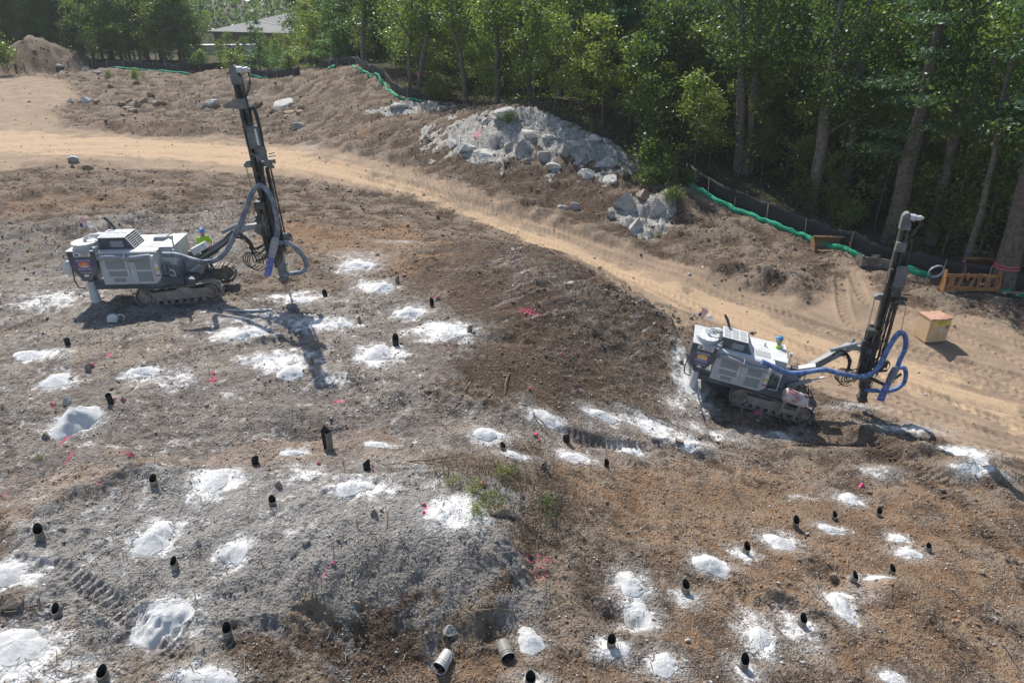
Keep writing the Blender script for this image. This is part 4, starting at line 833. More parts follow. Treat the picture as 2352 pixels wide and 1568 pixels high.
def person(name, loc, rz, label, pose, parent_none=True):
    """continuous skinned body; feet at loc, facing +x turned by rz"""
    root = empty(name, loc, (0, 0, rz)); tag(root, label, 'person')
    J = {'pelvis': (0, 0, .95), 'waist': (0, 0, 1.10), 'chest': (.015, 0, 1.32), 'neck': (.01, 0, 1.50), 'head0': (.02, 0, 1.58)}
    r_ = {'pelvis': .135, 'waist': .125, 'chest': .145, 'neck': .06, 'head0': .062}
    E_ = [('pelvis', 'waist'), ('waist', 'chest'), ('chest', 'neck'), ('neck', 'head0')]
    for s, k in ((1, 'l'), (-1, 'r')):
        J.update({'hip' + k: (0, .1 * s, .88), 'knee' + k: (.03, .11 * s, .49), 'ank' + k: (-.02, .11 * s, .1), 'toe' + k: (.14, .12 * s, .05), 'sh' + k: (.0, .185 * s, 1.42)})
        r_.update({'hip' + k: .10, 'knee' + k: .062, 'ank' + k: .045, 'toe' + k: .04, 'sh' + k: .068}); E_ += [('pelvis', 'hip' + k), ('hip' + k, 'knee' + k), ('knee' + k, 'ank' + k), ('ank' + k, 'toe' + k), ('chest', 'sh' + k), ('sh' + k, 'el' + k), ('el' + k, 'wr' + k), ('wr' + k, 'ha' + k)]
        el, wrist = pose[k]; J['el' + k] = el; J['wr' + k] = wrist; d = (Vector(wrist) - Vector(el)).normalized(); J['ha' + k] = tuple(Vector(wrist) + d * .07); r_.update({'el' + k: .047, 'wr' + k: .03, 'ha' + k: .036})
    names = list(J); me_ = bpy.data.meshes.new('body'); me_.from_pydata([J[n] for n in names], [(names.index(a), names.index(b)) for a, b in E_], [])
    ob = bpy.data.objects.new('body', me_); COL.objects.link(ob); ob.parent = root
    md = ob.modifiers.new('skin', 'SKIN'); md.use_smooth_shade = True
    for i, n_ in enumerate(names): me_.skin_vertices[0].data[i].radius = (r_[n_], r_[n_] * (1.25 if n_ in ('pelvis', 'waist', 'chest') else 1)) ; me_.skin_vertices[0].data[i].use_root = (n_ == 'pelvis')
    ob.modifiers.new('sub', 'SUBSURF').levels = 1; ob.modifiers['sub'].render_levels = 2
    me_.materials.append(M_SKIN)
    # shirt and trousers follow the body a little outside it
    def shell(nm, parts, grow, mat):
        nn_ = [n for n in names if n in parts]; m2 = bpy.data.meshes.new(nm); m2.from_pydata([parts[n] or J[n] for n in nn_], [(nn_.index(a), nn_.index(b)) for a, b in E_ if a in parts and b in parts], [])
        o2 = bpy.data.objects.new(nm, m2); COL.objects.link(o2); o2.parent = root; md = o2.modifiers.new('skin', 'SKIN'); md.use_smooth_shade = True
        for i, n_ in enumerate(nn_): m2.skin_vertices[0].data[i].radius = (r_[n_] + grow, (r_[n_] + grow) * (1.25 if n_ in ('pelvis', 'waist', 'chest') else 1)); m2.skin_vertices[0].data[i].use_root = n_ in ('pelvis',)
        o2.modifiers.new('sub', 'SUBSURF').render_levels = 2; m2.materials.append(mat); return o2
    mid = {k: tuple(Vector(J['sh' + k]).lerp(Vector(J['el' + k]), .85)) for k in 'lr'}
    shell('shirt', {'pelvis': (0, 0, .98), 'waist': None, 'chest': None, 'neck': (0, 0, 1.46), 'shl': None, 'shr': None, 'ell': mid['l'], 'elr': mid['r']}, .022, M_LIME)
    shell('trousers', {'pelvis': (0, 0, .93), 'hipl': None, 'hipr': None, 'kneel': None, 'kneer': None, 'ankl': None, 'ankr': None}, .018, M_JEANS)
    m = MB(); m.sphere((.03, 0, 1.66), .1, 16, (1.0, .8, 1.2)); m.sphere((.125, 0, 1.645), .018, 6, (1, .8, 1.4))
    for s in (-1, 1): m.sphere((.02, .082 * s, 1.65), .024, 6, (.7, .4, 1.2))
    h = m.obj('head', M_SKIN, root); m = MB(); m.box((.118, 0, 1.595), (.012, .045, .008)); m.obj('mouth', M_RED, root)
    m = MB(); m.sphere((-.03, 0, 1.68), .098, 12, (.9, .86, 1)); m.sphere((.06, 0, 1.585), .06, 10, (1, 1.1, .75)); m.obj('hair', M_HAIR, root)
    m = MB(); m.box((.112, 0, 1.675), (.03, .14, .035)); m.bar((.10, .07, 1.675), (0, .085, 1.675), .01, .012); m.bar((.10, -.07, 1.675), (0, -.085, 1.675), .01, .012); m.obj('sunglasses', M_GLASS, root)
    V = []; m = MB()
    m.sphere((.01, 0, 1.72), .135, 18, (1.08, .88, .78)); m.tube([(.01, 0, 1.70), (.01, 0, 1.715)], [.15, .14], 18); m.box((.14, 0, 1.705), (.1, .17, .012)); m.bar((-.1, 0, 1.825), (.11, 0, 1.825), .03, .02); m.obj('hard_hat', M_HELM, root)
    for k, s in (('l', 1), ('r', -1)):                   # five fingers on each hand
        hb = Vector(J['ha' + k]); d = (hb - Vector(J['wr' + k])).normalized(); sd_ = d.cross(Vector((0, 0, 1))).normalized(); m = MB()
        for f in range(4): b_ = hb + sd_ * (.018 * (f - 1.5)) + d * .02; L = (.065, .075, .07, .055)[f]; m.tube([b_, b_ + d * L * .5, b_ + d * L * .8 - Vector((0, 0, L * .4))], [.009, .0085, .007], 6)
        b_ = hb - sd_ * .03 * s; m.tube([b_, b_ + d * .03 - sd_ * .025 * s, b_ + d * .055 - sd_ * .03 * s - Vector((0, 0, .015))], [.011, .01, .008], 6); m.obj('fingers', M_SKIN, root)
    for k in 'lr': m = MB(); a = Vector(J['ank' + k]); m.tube([a + Vector((-.06, 0, -.06)), a + Vector((.05, 0, -.05)), a + Vector((.2, 0, -.06))], [.055, .06, .045], 8); m.tube([a + Vector((0, 0, .12)), a + Vector((0, 0, -.04))], .06, 8); m.obj('boot', M_RUSTY if False else M_DARK, root)
    return root
M_SKIN = simple('skin', (.52, .30, .21), .6, var=.06); M_LIME = simple('lime_shirt', (.42, .72, .04), .8, var=.12, bump=.01); M_JEANS = simple('dark_trousers', (.035, .04, .055), .9, var=.2); M_HAIR = simple('dark_hair', (.04, .025, .018), .7); M_HELM = simple('blue_hard_hat', (.08, .26, .50), .35, var=.12, dirt=(.35, .45, .55), dirt_amt=.4)

def tracks(root, yc, tilt, name='track'):
    """one crawler: frame with bogies, closed loop of single shoes"""
    tr = empty(name, (0, yc, .42), (0, -tilt, 0), root); Lh, Rr, wd = 1.33, .40, .46
    m = MB(); m.box((.05, 0, .0), (2.05, .34, .40)); m.prism([(-1.05, .18), (-.2, .18), (.1, .30), (.45, .30), (.7, .18), (.7, 0), (-1.05, 0)], -.20, .2)
    m.box((.95, 0, .03), (.7, .38, .34)); m.box((.25, -.19, -.05), (1.7, .03, .10)); m.box((-.75, -.19, -.06), (.35, .05, .18)); m.obj('frame', M_TRKF, tr)
    for x, rr in ((-Lh, .34), (Lh, .30)):
        m = MB(); m.cyl((x, -.15, 0), (x, .15, 0), rr, n=20); m.cyl((x, -.21, 0), (x, -.12, 0), rr * .58, n=16); m.cyl((x, -.235, 0), (x, -.2, 0), rr * .45, n=16)
        for k in range(8): a = k * math.pi / 4; m.cyl((x + math.cos(a) * rr * .78, -.165, math.sin(a) * rr * .78), (x + math.cos(a) * rr * .78, -.14, math.sin(a) * rr * .78), .025, n=6)
        m.obj('sprocket' if x < 0 else 'idler', M_TRK, tr)
    m = MB()
    for k in range(7): x = -.95 + k * .32; m.cyl((x, -.17, -.27), (x, .17, -.27), .095, n=12)
    for x in (-.45, .45): m.cyl((x, -.13, .31), (x, .13, .31), .06, n=10)
    m.obj('roller', M_TRK, tr)
    s = MB(); s.box((0, 0, 0), (.155, wd, .022)); s.box((-.055, 0, .03), (.018, wd, .045)); s.box((.01, 0, -.025), (.15, .18, .04)); sm = s.mesh('track_shoe'); sm.materials.append(M_TRK)
    per = 4 * Lh + 2 * math.pi * Rr; nn_ = int(per / .168); i0 = 0
    for k in range(nn_):
        q = per * k / nn_
        if q < 2 * Lh: p, a = (-Lh + q, Rr - .05 * math.sin(math.pi * q / (2 * Lh))), 0
        elif q < 2 * Lh + math.pi * Rr: t = (q - 2 * Lh) / Rr; p, a = (Lh + math.sin(t) * Rr, math.cos(t) * Rr), t
        elif q < 4 * Lh + math.pi * Rr: p, a = (Lh - (q - 2 * Lh - math.pi * Rr), -Rr), math.pi
        else: t = (q - 4 * Lh - math.pi * Rr) / Rr; p, a = (-Lh - math.sin(t) * Rr, -math.cos(t) * Rr), math.pi + t
        link('track_shoe', sm, None, tr, (p[0], 0, p[1]), (0, a, 0))
    return tr

def flag_mesh(parent, loc, rot):
    fl = empty('flag', loc, rot, parent); n = 10
    for i in range(13):
        V = [(x * .42 / n, .03 * math.sin(x * .9), (6 - i) * .02) for x in range(n + 1) if not (i < 7 and x < 4)]; V = [(v[0], v[1], v[2] + d) for v in V for d in (-.01, .01)]
        F = [(2 * k, 2 * k + 2, 2 * k + 3, 2 * k + 1) for k in range(len(V) // 2 - 1)]; m = MB(); m.add(V, F); m.obj('stripe', M_RED if i % 2 == 0 else M_STICK, fl)
    m = MB(); m.add([(x * .042, .03 * math.sin(x * .9), z) for x in range(5) for z in (.0, .13)], [(2 * k, 2 * k + 2, 2 * k + 3, 2 * k + 1) for k in range(4)]); m.obj('canton', M_LOGOB, fl)
M_LOGOB = simple('flag_blue', (.05, .07, .2), .7)

def rig(loc, rot, label, num, orange, mastB, mastT, hose, flex, cyclone, blue, tilt, right, RS):
    root = empty('drill_rig', loc, rot); root.scale = (RS,) * 3; tag(root, label, 'drill rig')
    Mw = Matrix.Translation(Vector(loc)) @ Euler(rot).to_matrix().to_4x4() @ Matrix.Scale(RS, 4); Mi = Mw.inverted(); Lc = lambda p: Mi @ Vector(p)
    # tracks and chassis
    tracks(root, -.98, tilt); tracks(root, .98, tilt)
    m = MB(); m.box((0, 0, .62), (1.5, 1.5, .35)); m.prism([(-3.95, .72), (-3.95, .95), (-.2, .95), (.25, 1.12), (.75, 1.05), (.75, .75), (-.6, .70)], -1.08, .92); m.prism([(-.85, .9), (-.55, 1.22), (.1, 1.28), (.35, 1.05), (.35, .9)], -1.2, -.9); m.obj('chassis', M_DGREY, root)
    # engine enclosure
    b = MB(); b.box((-1.83, -.12, 1.62), (2.55, 2.1, 1.34)); b.box((-1.83, -.12, 2.3), (2.62, 2.18, .05)); enc = b.obj('enclosure', [M_LGREY], root)
    t = MB(); t.box((-1.8, -.10, 2.335), (2.56, 2.08, .02)); t.obj('deck', M_TOP, enc)
    m = MB(); m.box((-.27, .06, 1.86), (.62, 1.72, 1.0), taper=(1, .95)); m.box((-.27, .06, 2.37), (.66, 1.74, .03)); m.obj('control_cabinet', M_TOP, root)
    m = MB(); m.box((-.27, -.815, 2.02), (.46, .02, .62)); m.obj('cabinet_door', M_LGREY, root)
    # side doors with perforated panels
    for i, (x0, x1) in enumerate(((-2.98, -1.86), (-1.84, -.80))):
        d_ = MB(); d_.box(((x0 + x1) / 2, -1.18, 1.52), (x1 - x0, .025, 1.06)); dr = d_.obj('door', M_LGREY, root)
        for (a, b_, c, d) in (((.12, .86, .62, .98), (.16, .88, .30, .52), (.30, .76, .06, .24)) if i == 0 else ((.26, .90, .58, .98), (.26, .90, .06, .48))):
            w0 = x1 - x0; q = MB(); q.box((x0 + w0 * (a + b_) / 2, -1.196, 1.0 + (c + d) / 2), (w0 * (b_ - a), .012, d - c)); q.obj('perforated_panel', M_PERF, dr)
        q = MB(); q.box((x1 - .07 if i == 0 else x0 + .09, -1.20, 1.52), (.07, .02, .11)); q.obj('latch', M_STICK, dr)
    text('fleet_number', num, .13, M_INK, root, (-1.66, -1.198, 1.93), FACE, sx=1.1)
    m = MB(); m.box((-.66, -1.16, 1.55), (.20, .05, 1.2)); m.obj('post', M_LGREY, root)
    for z, h_, mm in ((1.72, .14, M_STICK), (1.58, .10, M_LOGOY), (1.42, .12, M_STICK), (1.31, .08, M_RED)): m = MB(); m.box((-.66, -1.19, z), (.15, .008, h_)); m.obj('warning_sticker', mm, root)
    # raised radiator hood
    m = MB(); P4 = [(-3.08, 2.34), (-1.60, 2.34), (-1.92, 2.82), (-3.08, 2.82)]; m.prism(P4, -.86, .18); hd = m.obj('radiator_hood', M_DGREY, root)
    m = MB(); m.box((-2.5, -.34, 2.83), (1.18, 1.06, .025)); m.obj('hood_top', M_TOP, hd)
    for sx in (-2.86, -2.5, -2.14):
        for sy in (-.58, -.12): q = MB(); q.box((sx, sy, 2.85), (.30, .38, .012)); q.obj('perforated_panel', M_PERFT, hd)
    q = MB(); q.box((-2.3, -.87, 2.56), (.55, .012, .26)); q.obj('perforated_panel', M_PERF, hd)
    q = MB(); sl = math.atan2(.48, .32); q.box((-1.755, -.34, 2.585), (.02, .9, .47), Matrix.Rotation(-.588, 3, 'Y')); q.obj('grille_opening', M_DARK, hd)
    q = MB()
    for k in range(6): q.bar((-1.60 - .002 + .0 - .30 * (k + .6) / 6.4, -.80, 2.365 + .45 * (k + .6) / 6.4), (-1.60 - .30 * (k + .6) / 6.4, .12, 2.365 + .45 * (k + .6) / 6.4), .035, .02)
    for yy_ in (-.82, -.34, .14): q.bar((-1.585, yy_, 2.36), (-1.90, yy_, 2.82), .04, .03)
    q.obj('grille_bars', M_TOP, hd)
    m = MB(); m.tube([(-2.83, .22, 2.35), (-2.83, .22, 2.9), (-2.98, .24, 3.12), (-3.18, .26, 3.33)], [.06, .065, .07, .05], 10); m.obj('exhaust_pipe', M_MAST, root)
    for (x, y, a, c, ang) in ((-1.2, -.62, .42, .5, 0), (-1.72, -.75, .3, .35, 0), (-.85, -.6, .3, .5, 0)): q = MB(); q.box((x + .0, y + .12, 2.352), (a, c, .012)); q.obj('perforated_panel', M_PERFT, enc)
    if not right: m = MB(); m.box((-.86, .35, 2.42), (.66, .52, .14), taper=(.8, .8)); m.box((-.86, .35, 2.37), (.6, .46, .06)); m.obj('hatch', M_PIPE, root)
    else:
        m = MB(); m.cyl((-.95, .35, 2.34), (-.95, .35, 2.48), .05); m.tube([(-.45, .2, 2.52), (-.45, .2, 2.58), (-.15, .2, 2.58), (-.15, .2, 2.52)], .015, 6); m.tube([(-.45, .5, 2.52), (-.45, .5, 2.58), (-.15, .5, 2.58), (-.15, .5, 2.52)], .015, 6); m.obj('deck_handles', M_LGREY, root)
    # dust collector at the rear
    m = MB(); m.prism([(-4.32, 2.42), (-4.32, 1.80), (-3.95, 1.16), (-3.62, 1.16), (-3.16, 1.72), (-3.16, 2.42)], -1.26, -.30); m.box((-3.74, -.78, 2.16), (1.18, 1.0, .04)); dc = m.obj('dust_collector', M_DGREY, root)
    m = MB(); m.box((-3.74, -.4, 2.43), (1.2, 1.8, .03)); m.cyl((-3.74, -.72, 2.44), (-3.74, -.72, 2.62), .50, n=28); m.obj('collector_lid', M_LGREY, dc)
    m = MB(); m.cyl((-3.74, -.72, 2.62), (-3.74, -.72, 2.66), .53, n=28)
    for k in range(10): a = k * .628; m.cyl((-3.74 + .47 * math.cos(a), -.72 + .47 * math.sin(a), 2.66), (-3.74 + .47 * math.cos(a), -.72 + .47 * math.sin(a), 2.69), .02, n=6)
    m.cyl((-3.72, -.7, 2.66), (-3.72, -.7, 2.80), .075); m.tube([(-3.72, -.7, 2.80), (-3.5, -.62, 2.88), (-3.25, -.55, 2.86), (-3.12, -.6, 2.7), (-3.1, -.7, 2.45)], .035, 7); m.tube([(-3.85, -.5, 2.68), (-3.6, -.35, 2.84), (-3.3, -.3, 2.8), (-3.1, -.4, 2.6)], .03, 7); m.sphere((-3.3, -.15, 2.72), .22, 10, (1.6, .8, .5)); m.obj('collector_cap', M_TOP, dc)
    m = MB(); m.cyl((-3.78, -.86, 1.05), (-3.78, -.86, 1.18), .21, n=18); m.obj('outlet_flange', M_DGREY, dc)
    m = MB(); m.tube([(-3.78, -1.05, 1.06), (-3.76, -1.1, .8), (-3.73, -1.12, .22)], [.14, .165, .21] if not right else [.15, .17, .2], 12, False); m.obj('outlet_sleeve', M_LGREY, dc)
    m = MB(); m.tube([(-4.30, -1.2, 1.7), (-4.36, -1.22, 1.2), (-4.28, -1.2, .88), (-4.0, -1.15, .80)], .03, 6); m.obj('guard_tube', M_MAST, root)
    m = MB(); m.cyl((-3.14, -1.12, 2.02), (-3.14, -1.12, 2.55), .11, n=12); m.tube([(-3.14, -1.1, 2.1), (-3.05, -1.18, 2.0), (-2.95, -1.24, 2.12)], .07, 8); m.tube([(-3.2, -1.05, 2.5), (-3.05, -1.05, 2.7), (-3.0, -1.05, 2.35)], .025, 6); m.obj('inlet_elbow', M_PIPE, root)
    # tank across the rear on the left rig; mud tank on the track of the right rig
    if not right:
        m = MB(); m.tube([(-4.62, -1.02, 1.62), (-4.62, -.95, 1.62), (-4.62, .5, 1.62), (-4.62, .57, 1.62)], [.17, .29, .29, .17], 22); m.cyl((-4.62, -1.04, 1.62), (-4.62, -1.0, 1.62), .03); m.obj('water_tank', M_TOP, root)
        m = MB(); m.prism([(-4.7, 1.95), (-4.2, 2.4), (-4.2, 1.9), (-4.6, 1.6)], -.8, .9); m.bar((-4.62, -.7, 1.32), (-3.9, -.7, .9), .05, .05); m.bar((-4.62, .3, 1.32), (-3.9, .3, .9), .05, .05); m.tube([(-4.66, -.95, 1.9), (-4.66, -.95, 2.1), (-4.4, -.95, 2.12)], .012, 5); m.obj('tank_frame', M_TOP, root)
    else:
        m = MB(); m.tube([(.18, -1.45, 1.30), (.26, -1.45, 1.30), (1.10, -1.45, 1.22), (1.18, -1.45, 1.22)], [.2, .29, .29, .2], 20); m.cyl((.45, -1.76, 1.3), (.45, -1.7, 1.3), .035); m.cyl((.92, -1.75, 1.2), (.92, -1.68, 1.2), .035); m.obj('mud_tank', M_REDTANK, root)
        m = MB(); m.bar((.38, -1.42, 1.1), (.38, -1.30, .25), .11, .05); m.bar((.98, -1.42, 1.0), (.98, -1.30, .15), .11, .05); m.box((.68, -1.36, .5), (.55, .05, .2)); m.obj('tank_posts', M_TRKF, root)
        m = MB(); m.tube([(.3, -1.5, 1.56), (.6, -1.4, 1.75), (.9, -1.5, 1.6), (1.2, -1.3, 1.65), (1.4, -1.1, 1.3)], .025, 6); m.obj('tank_hoses', M_CABLE, root)
    # grab rail, machinery bay
    m = MB(); m.tube([(-.42, -1.22, 2.0), (-.12, -1.26, 1.95), (-.08, -1.26, 1.25), (-.45, -1.22, 1.2)] if right else [(-.15, -1.2, 1.32), (.1, -1.2, 1.28), (.05, -1.2, 1.5), (-.1, -1.2, 1.55)], .028, 8); m.obj('grab_rail', M_LGREY, root)
    m = MB(); m.box((-.2, -.55, 1.35), (.8, .9, .5)); m.cyl((-.38, -1.0, 1.35), (-.38, -1.0, 1.78), .07); m.cyl((-.2, -1.0, 1.4), (-.2, -1.0, 1.78), .05); m.cyl((.05, -1.05, 1.4), (.05, -.95, 1.4), .16, n=16); m.obj('hydraulic_filters', M_MASTL, root)
    # operator's platform and rail
    m = MB(); m.box((.75, .35, 1.07), (.8, .9, .04)); m.obj('platform', M_MAST, root)
    m = MB(); m.tube([(.38, -.12, 1.1), (.38, -.12, 2.0), (1.05, -.12, 2.0), (1.05, -.12, 1.1)], .022, 6); m.box((.55, -.15, 1.75), (.35, .25, .45)); m.obj('platform_rail', M_MASTL, root)
    rotb = Matrix.Rotation(-R(27), 3, 'Y'); m = MB(); m.box((.95, -.38, 2.16), (.66, .30, .26), rotb); m.obj('valve_box', M_TOP, root)
    m = MB(); m.bar((.06, -.7, 2.3), (.06, -.7, 2.75), .05, .05); m.box((.05, -.74, 2.76), (.12, .12, .14)); m.cyl((.1, -.9, 1.9), (.1, -.9, 2.3), .05); m.obj('work_light', M_LGREY, root)
    m = MB(); m.tube([(-3.45, .1, 2.7), (-3.62, .15, 2.95), (-3.75, .15, 3.05)], .018, 6); m.sphere((-3.82, .12, 3.08), .13, 12, (1, .5, 1)); m.obj('mirror', M_STICK, root); flag_mesh(root, (-4.25, .1, 3.02) if right else (-4.15, .1, 2.98), (0, R(-70), 0))
    # long ribbed pipe on the side
    m = MB(); path = [(-3.0 + i * .07, -1.29, 2.13 + .03 * math.sin(i * .25) - .004 * i * (1 if right else 0)) for i in range(33)]; m.tube(path, [.098 + .008 * (i % 2) for i in range(33)], 12); m.obj('side_pipe', M_PIPE, root)
    m = MB(); m.tube([(-1.88, -1.27, 2.0), (-1.88, -1.42, 2.13), (-1.88, -1.27, 2.28)], .02, 6); m.cyl((-.74, -1.29, 2.1), (-.62, -1.29, 2.1), .13); m.obj('pipe_clamp', M_TOP, root)
    # logo panel
    y = -1.268; m = MB(); m.prism([(-4.08, 2.01), (-3.86, 2.06), (-3.72, 2.15), (-3.58, 2.06), (-3.36, 2.01), (-3.40, 1.90), (-3.28, 1.83), (-3.42, 1.76), (-3.5, 1.62), (-3.72, 1.55), (-3.94, 1.62), (-4.02, 1.76), (-4.16, 1.83), (-4.04, 1.90)], y - .002, y + .004); m.obj('logo_ground', M_LOGOP, dc)
    m = MB(); m.prism([(-3.95, 1.92), (-3.72, 1.99), (-3.49, 1.92), (-3.49, 1.75), (-3.95, 1.75)], y - .006, y - .003); m.obj('logo_field', orange, dc)
    m = MB(); m.prism([(-3.90, 1.76), (-3.82, 1.82), (-3.76, 1.80), (-3.72, 1.89), (-3.66, 1.80), (-3.60, 1.82), (-3.54, 1.76)], y - .009, y - .007); m.obj('logo_blast', M_LOGOW, dc)
    text('logo_word', 'BAYSTATE', .105, M_LOGOW, dc, (-3.72, y - .011, 2.03), FACE, sx=1.1); text('logo_word', 'BLASTING', .105, M_LOGOW, dc, (-3.72, y - .011, 1.68), FACE, sx=1.1)
    text('phone_number', '413-583-4440', .07, M_LOGOW, dc, (-3.72, y - .011, 1.53), FACE, sx=1.1)
    m = MB(); m.box((-3.70, y, 2.29), (.72, .008, .17)); st = m.obj('maker_label', M_STICK, dc); m = MB(); m.prism([(-4.0, 2.23), (-3.96, 2.33), (-3.90, 2.30), (-3.86, 2.34), (-3.84, 2.27), (-3.86, 2.22), (-3.9, 2.26)], y - .008, y - .005); m.obj('maker_emblem', M_INK, dc)
    m = MB()
    for k, w_ in enumerate((.34, .40, .36, .30)): m.box((-3.58, y - .006, 2.345 - k * .035), (w_, .003, .013))
    m.obj('label_print', M_INK, dc)
    m = MB(); m.box((-3.74, y, 1.40), (.20, .008, .10)); m.obj('warning_sticker', M_STICK, dc)
    # the body is shorter behind than first measured
    def squeeze(o):
        if o.name.startswith(('track', 'flag')) and o.type == 'EMPTY': o.location.x *= .895 if o.name.startswith('flag') else 1; return
        if o.location.x < 0: o.location.x *= .895
        elif o.data:
            for v in o.data.vertices:
                if v.co.x < 0: v.co.x *= .895
        for c_ in list(o.children): squeeze(c_)
    bpy.context.view_layer.update()
    for c_ in list(root.children): squeeze(c_)
    # boom
    E1, E2, E3 = Vector((.55, -.1, 1.45)), Vector((2.45, -.15, 2.95)), Vector((3.0, -.2, 3.15))
    B, T = Lc(mastB), Lc(mastT); up_ = (T - B).normalized(); base = Vector((B.x - .55, B.y + .1, 0)); base.z = B.z + 2.45
    E2 = base + Vector((-.75, 0, -.12)); E3 = base
    m = MB(); m.bar(E1, E2, .30, .26); m.bar(E2 + Vector((-.1, 0, 0)), E3, .26, .22); m.prism([(.1, 1.1), (.2, 1.65), (.65, 1.75), (.9, 1.4), (.8, 1.0)], -.35, .2); m.obj('boom', M_PIPE, root)
    m = MB(); q0 = E1.lerp(E2, .62) + Vector((0, -.05, .42)); q1 = E3 + Vector((-.05, -.05, .42)); qm = q0.lerp(q1, .62); m.cyl(q0, qm, .085, n=12); m.cyl(q0 - Vector((.02, 0, 0)), q0 + (qm - q0) * .05, .095); m.bar(E2 + Vector((0, -.05, .05)), E2 + Vector((.05, -.05, .42)), .06, .12); m.cyl((.45, -.5, 1.2), (1.25, -.45, 1.72), .09, n=12); m.obj('boom_cylinder', M_PIPE, root)
    m = MB(); m.cyl(qm, q1, .035); m.cyl((1.25, -.45, 1.72), (1.7, -.42, 2.0), .04); m.obj('cylinder_rod', M_CHROME, root)
    m = MB(); m.prism([(E3.x - .3, E3.z - .2), (E3.x - .1, E3.z + .15), (E3.x + .15, E3.z + .55), (E3.x + .3, E3.z + .5), (E3.x + .25, E3.z), (E3.x + .3, E3.z - .4), (E3.x + .05, E3.z - .45)], E3.y - .2, E3.y + .15); m.cyl((E3.x, E3.y - .28, E3.z), (E3.x, E3.y + .24, E3.z), .14, n=14); m.obj('boom_head', M_MASTL, root)
    q = random.Random(5 + right); m = MB()
    for k in range(10):                                   # hoses along the boom, sagging to the mast
        o_ = Vector((0, q.uniform(-.28, -.1), q.uniform(-.18, .2))); p = [E1.lerp(E2, t_) + o_ + Vector((0, 0, q.uniform(-.04, .04))) for t_ in (.1, .35, .6, .85)]; sag = q.uniform(.5, 1.35)
        p += [E2 + Vector((.2, -.2, -.2 - sag * .4)), E2 + Vector((.35 + q.uniform(-.15, .1), -.2 + q.uniform(-.1, .1), -.3 - sag)), E3 + Vector((.1, -.15, -.25 - sag * .85)), E3 + Vector((.3, -.1, -.2 - sag * .35)), E3 + Vector((.5, -.1, q.uniform(-.9, 0)))]
        m.tube(catmull(p, 4), .022, 5)
    for k in range(4):
        c0 = E2 + Vector((.1 + .1 * k, -.25, -1.25 - .04 * k)); m.tube([c0 + Vector((math.cos(a) * (.26 + .03 * k), .03 * k, math.sin(a) * (.32 + .03 * k))) for a in [j * .4 for j in range(-1, 15)]], .02, 5)
    m.obj('hose_bundle', M_CABLE, root)
    # mast, in its own frame: z runs up the feed
    zl = (T - B).normalized(); yl = Vector((0, 1, 0)); yl = (yl - zl * yl.dot(zl)).normalized(); xl = yl.cross(zl); rm = Matrix((xl, yl, zl)).transposed().to_euler(); L = (T - B).length
    ms = empty('mast', B, rm, root)
    m = MB(); m.box((-.13, 0, L / 2 + .3), (.09, .26, L - .8)); m.box((.06, .02, L / 2 + .3), (.07, .24, L - .8)); m.box((-.04, .11, L / 2 + .3), (.16, .04, L - .8)); m.box((-.185, 0, L / 2 + .3), (.02, .30, L - .8)); m.box((.105, .02, L / 2 + .3), (.02, .28, L - .8))
    for z_ in np.arange(1.0, L - .5, .6): m.box((-.04, 0, z_), (.2, .27, .03))
    m.obj('feed_beam', M_MAST, ms)
    m = MB()
    for z_ in np.arange(.8, L - .3, .075): m.box((-.035, -.10, z_), (.05, .04, .045))
    c_ = m.obj('feed_chain', M_CABLE, ms)
    m = MB(); m.prism([(-.24, L - .5), (-.24, L + .02), (-.17, L + .14), (-.05, L + .17), (.02, L + .1), (.02, L - .1), (.13, L - .3), (.13, L - .5)], -.16, .16); m.obj('mast_head', M_MASTL, ms)
    m = MB(); m.cyl((0, -.02, L - .02), (.22, -.02, L - .03), .13, n=12); m.cyl((.22, -.02, L - .03), (.30, -.02, L - .03), .085, n=12); m.cyl((.30, -.02, L - .03), (.42, -.02, L - .03), .10, n=12); m.cyl((.42, -.02, L - .03), (.5, -.02, L - .03), .05, n=12); m.obj('feed_motor', M_TOP, ms)
    m = MB()
    for k in range(3): m.tube(catmull([(.38 + .03 * k, -.04, L - .12), (.42, -.04, L - .35), (.36 - .05 * k, -.02, L - .6), (.15, .02, L - .95)], 4), .016, 5)
    m.obj('motor_hoses', M_CABLE, ms)
    z1 = .86 * L; m = MB(); m.box((-.06, -.18, z1), (.36, .07 if not right else .22, .36)); m.obj('guide_plate', M_MASTL, ms)
    z2 = .835 * L if not right else z1 + .25
    m = MB()
    for k in range(8):
        o_ = .016 * k; m.tube(catmull([(.02 + o_, -.05 + .02 * k, z2 - .55), (.06 + o_, -.05 + .02 * k, z2 - .08), (.17 + o_ * .7, -.05 + .02 * k, z2 + .02), (.30 + o_ * .6, -.05 + .02 * k, z2 - .12), (.34 + o_ * .5, -.05 + .02 * k, z2 - .7), (.33 + o_ * .3, -.05 + .02 * k, z2 - 1.6), (.36, -.05 + .02 * k, z2 - 2.3)], 4), .018, 5)
    m.obj('hose_reel', M_CABLE, ms)
    z3 = .715 * L; m = MB(); m.box((.15 if not right else .20, -.22, z3), (.40, .28, .80)); m.obj('control_box', M_MASTL, ms)
    if not right: m = MB(); m.box((.30, -.365, z3 + .02), (.08, .006, .6)); m.obj('box_label', M_STICK, ms)
    m = MB()
    for k in range(9): m.tube([(-.22, -.18, z3 - .3 + k * .07), (-.12, -.24, z3 - .27 + k * .07), (.0, -.2, z3 - .3 + k * .07)], .015, 4)
    m.obj('fitting_row', M_CABLE, ms)
    z4 = .595 * L; m = MB(); m.prism([(-.5, z4 - .1), (-.5, z4), (-.36, z4 + .12), (-.1, z4 + .14), (-.1, z4 - .16), (-.4, z4 - .12)], -.12, .10); m.obj('cylinder_bracket', M_MASTL, ms)
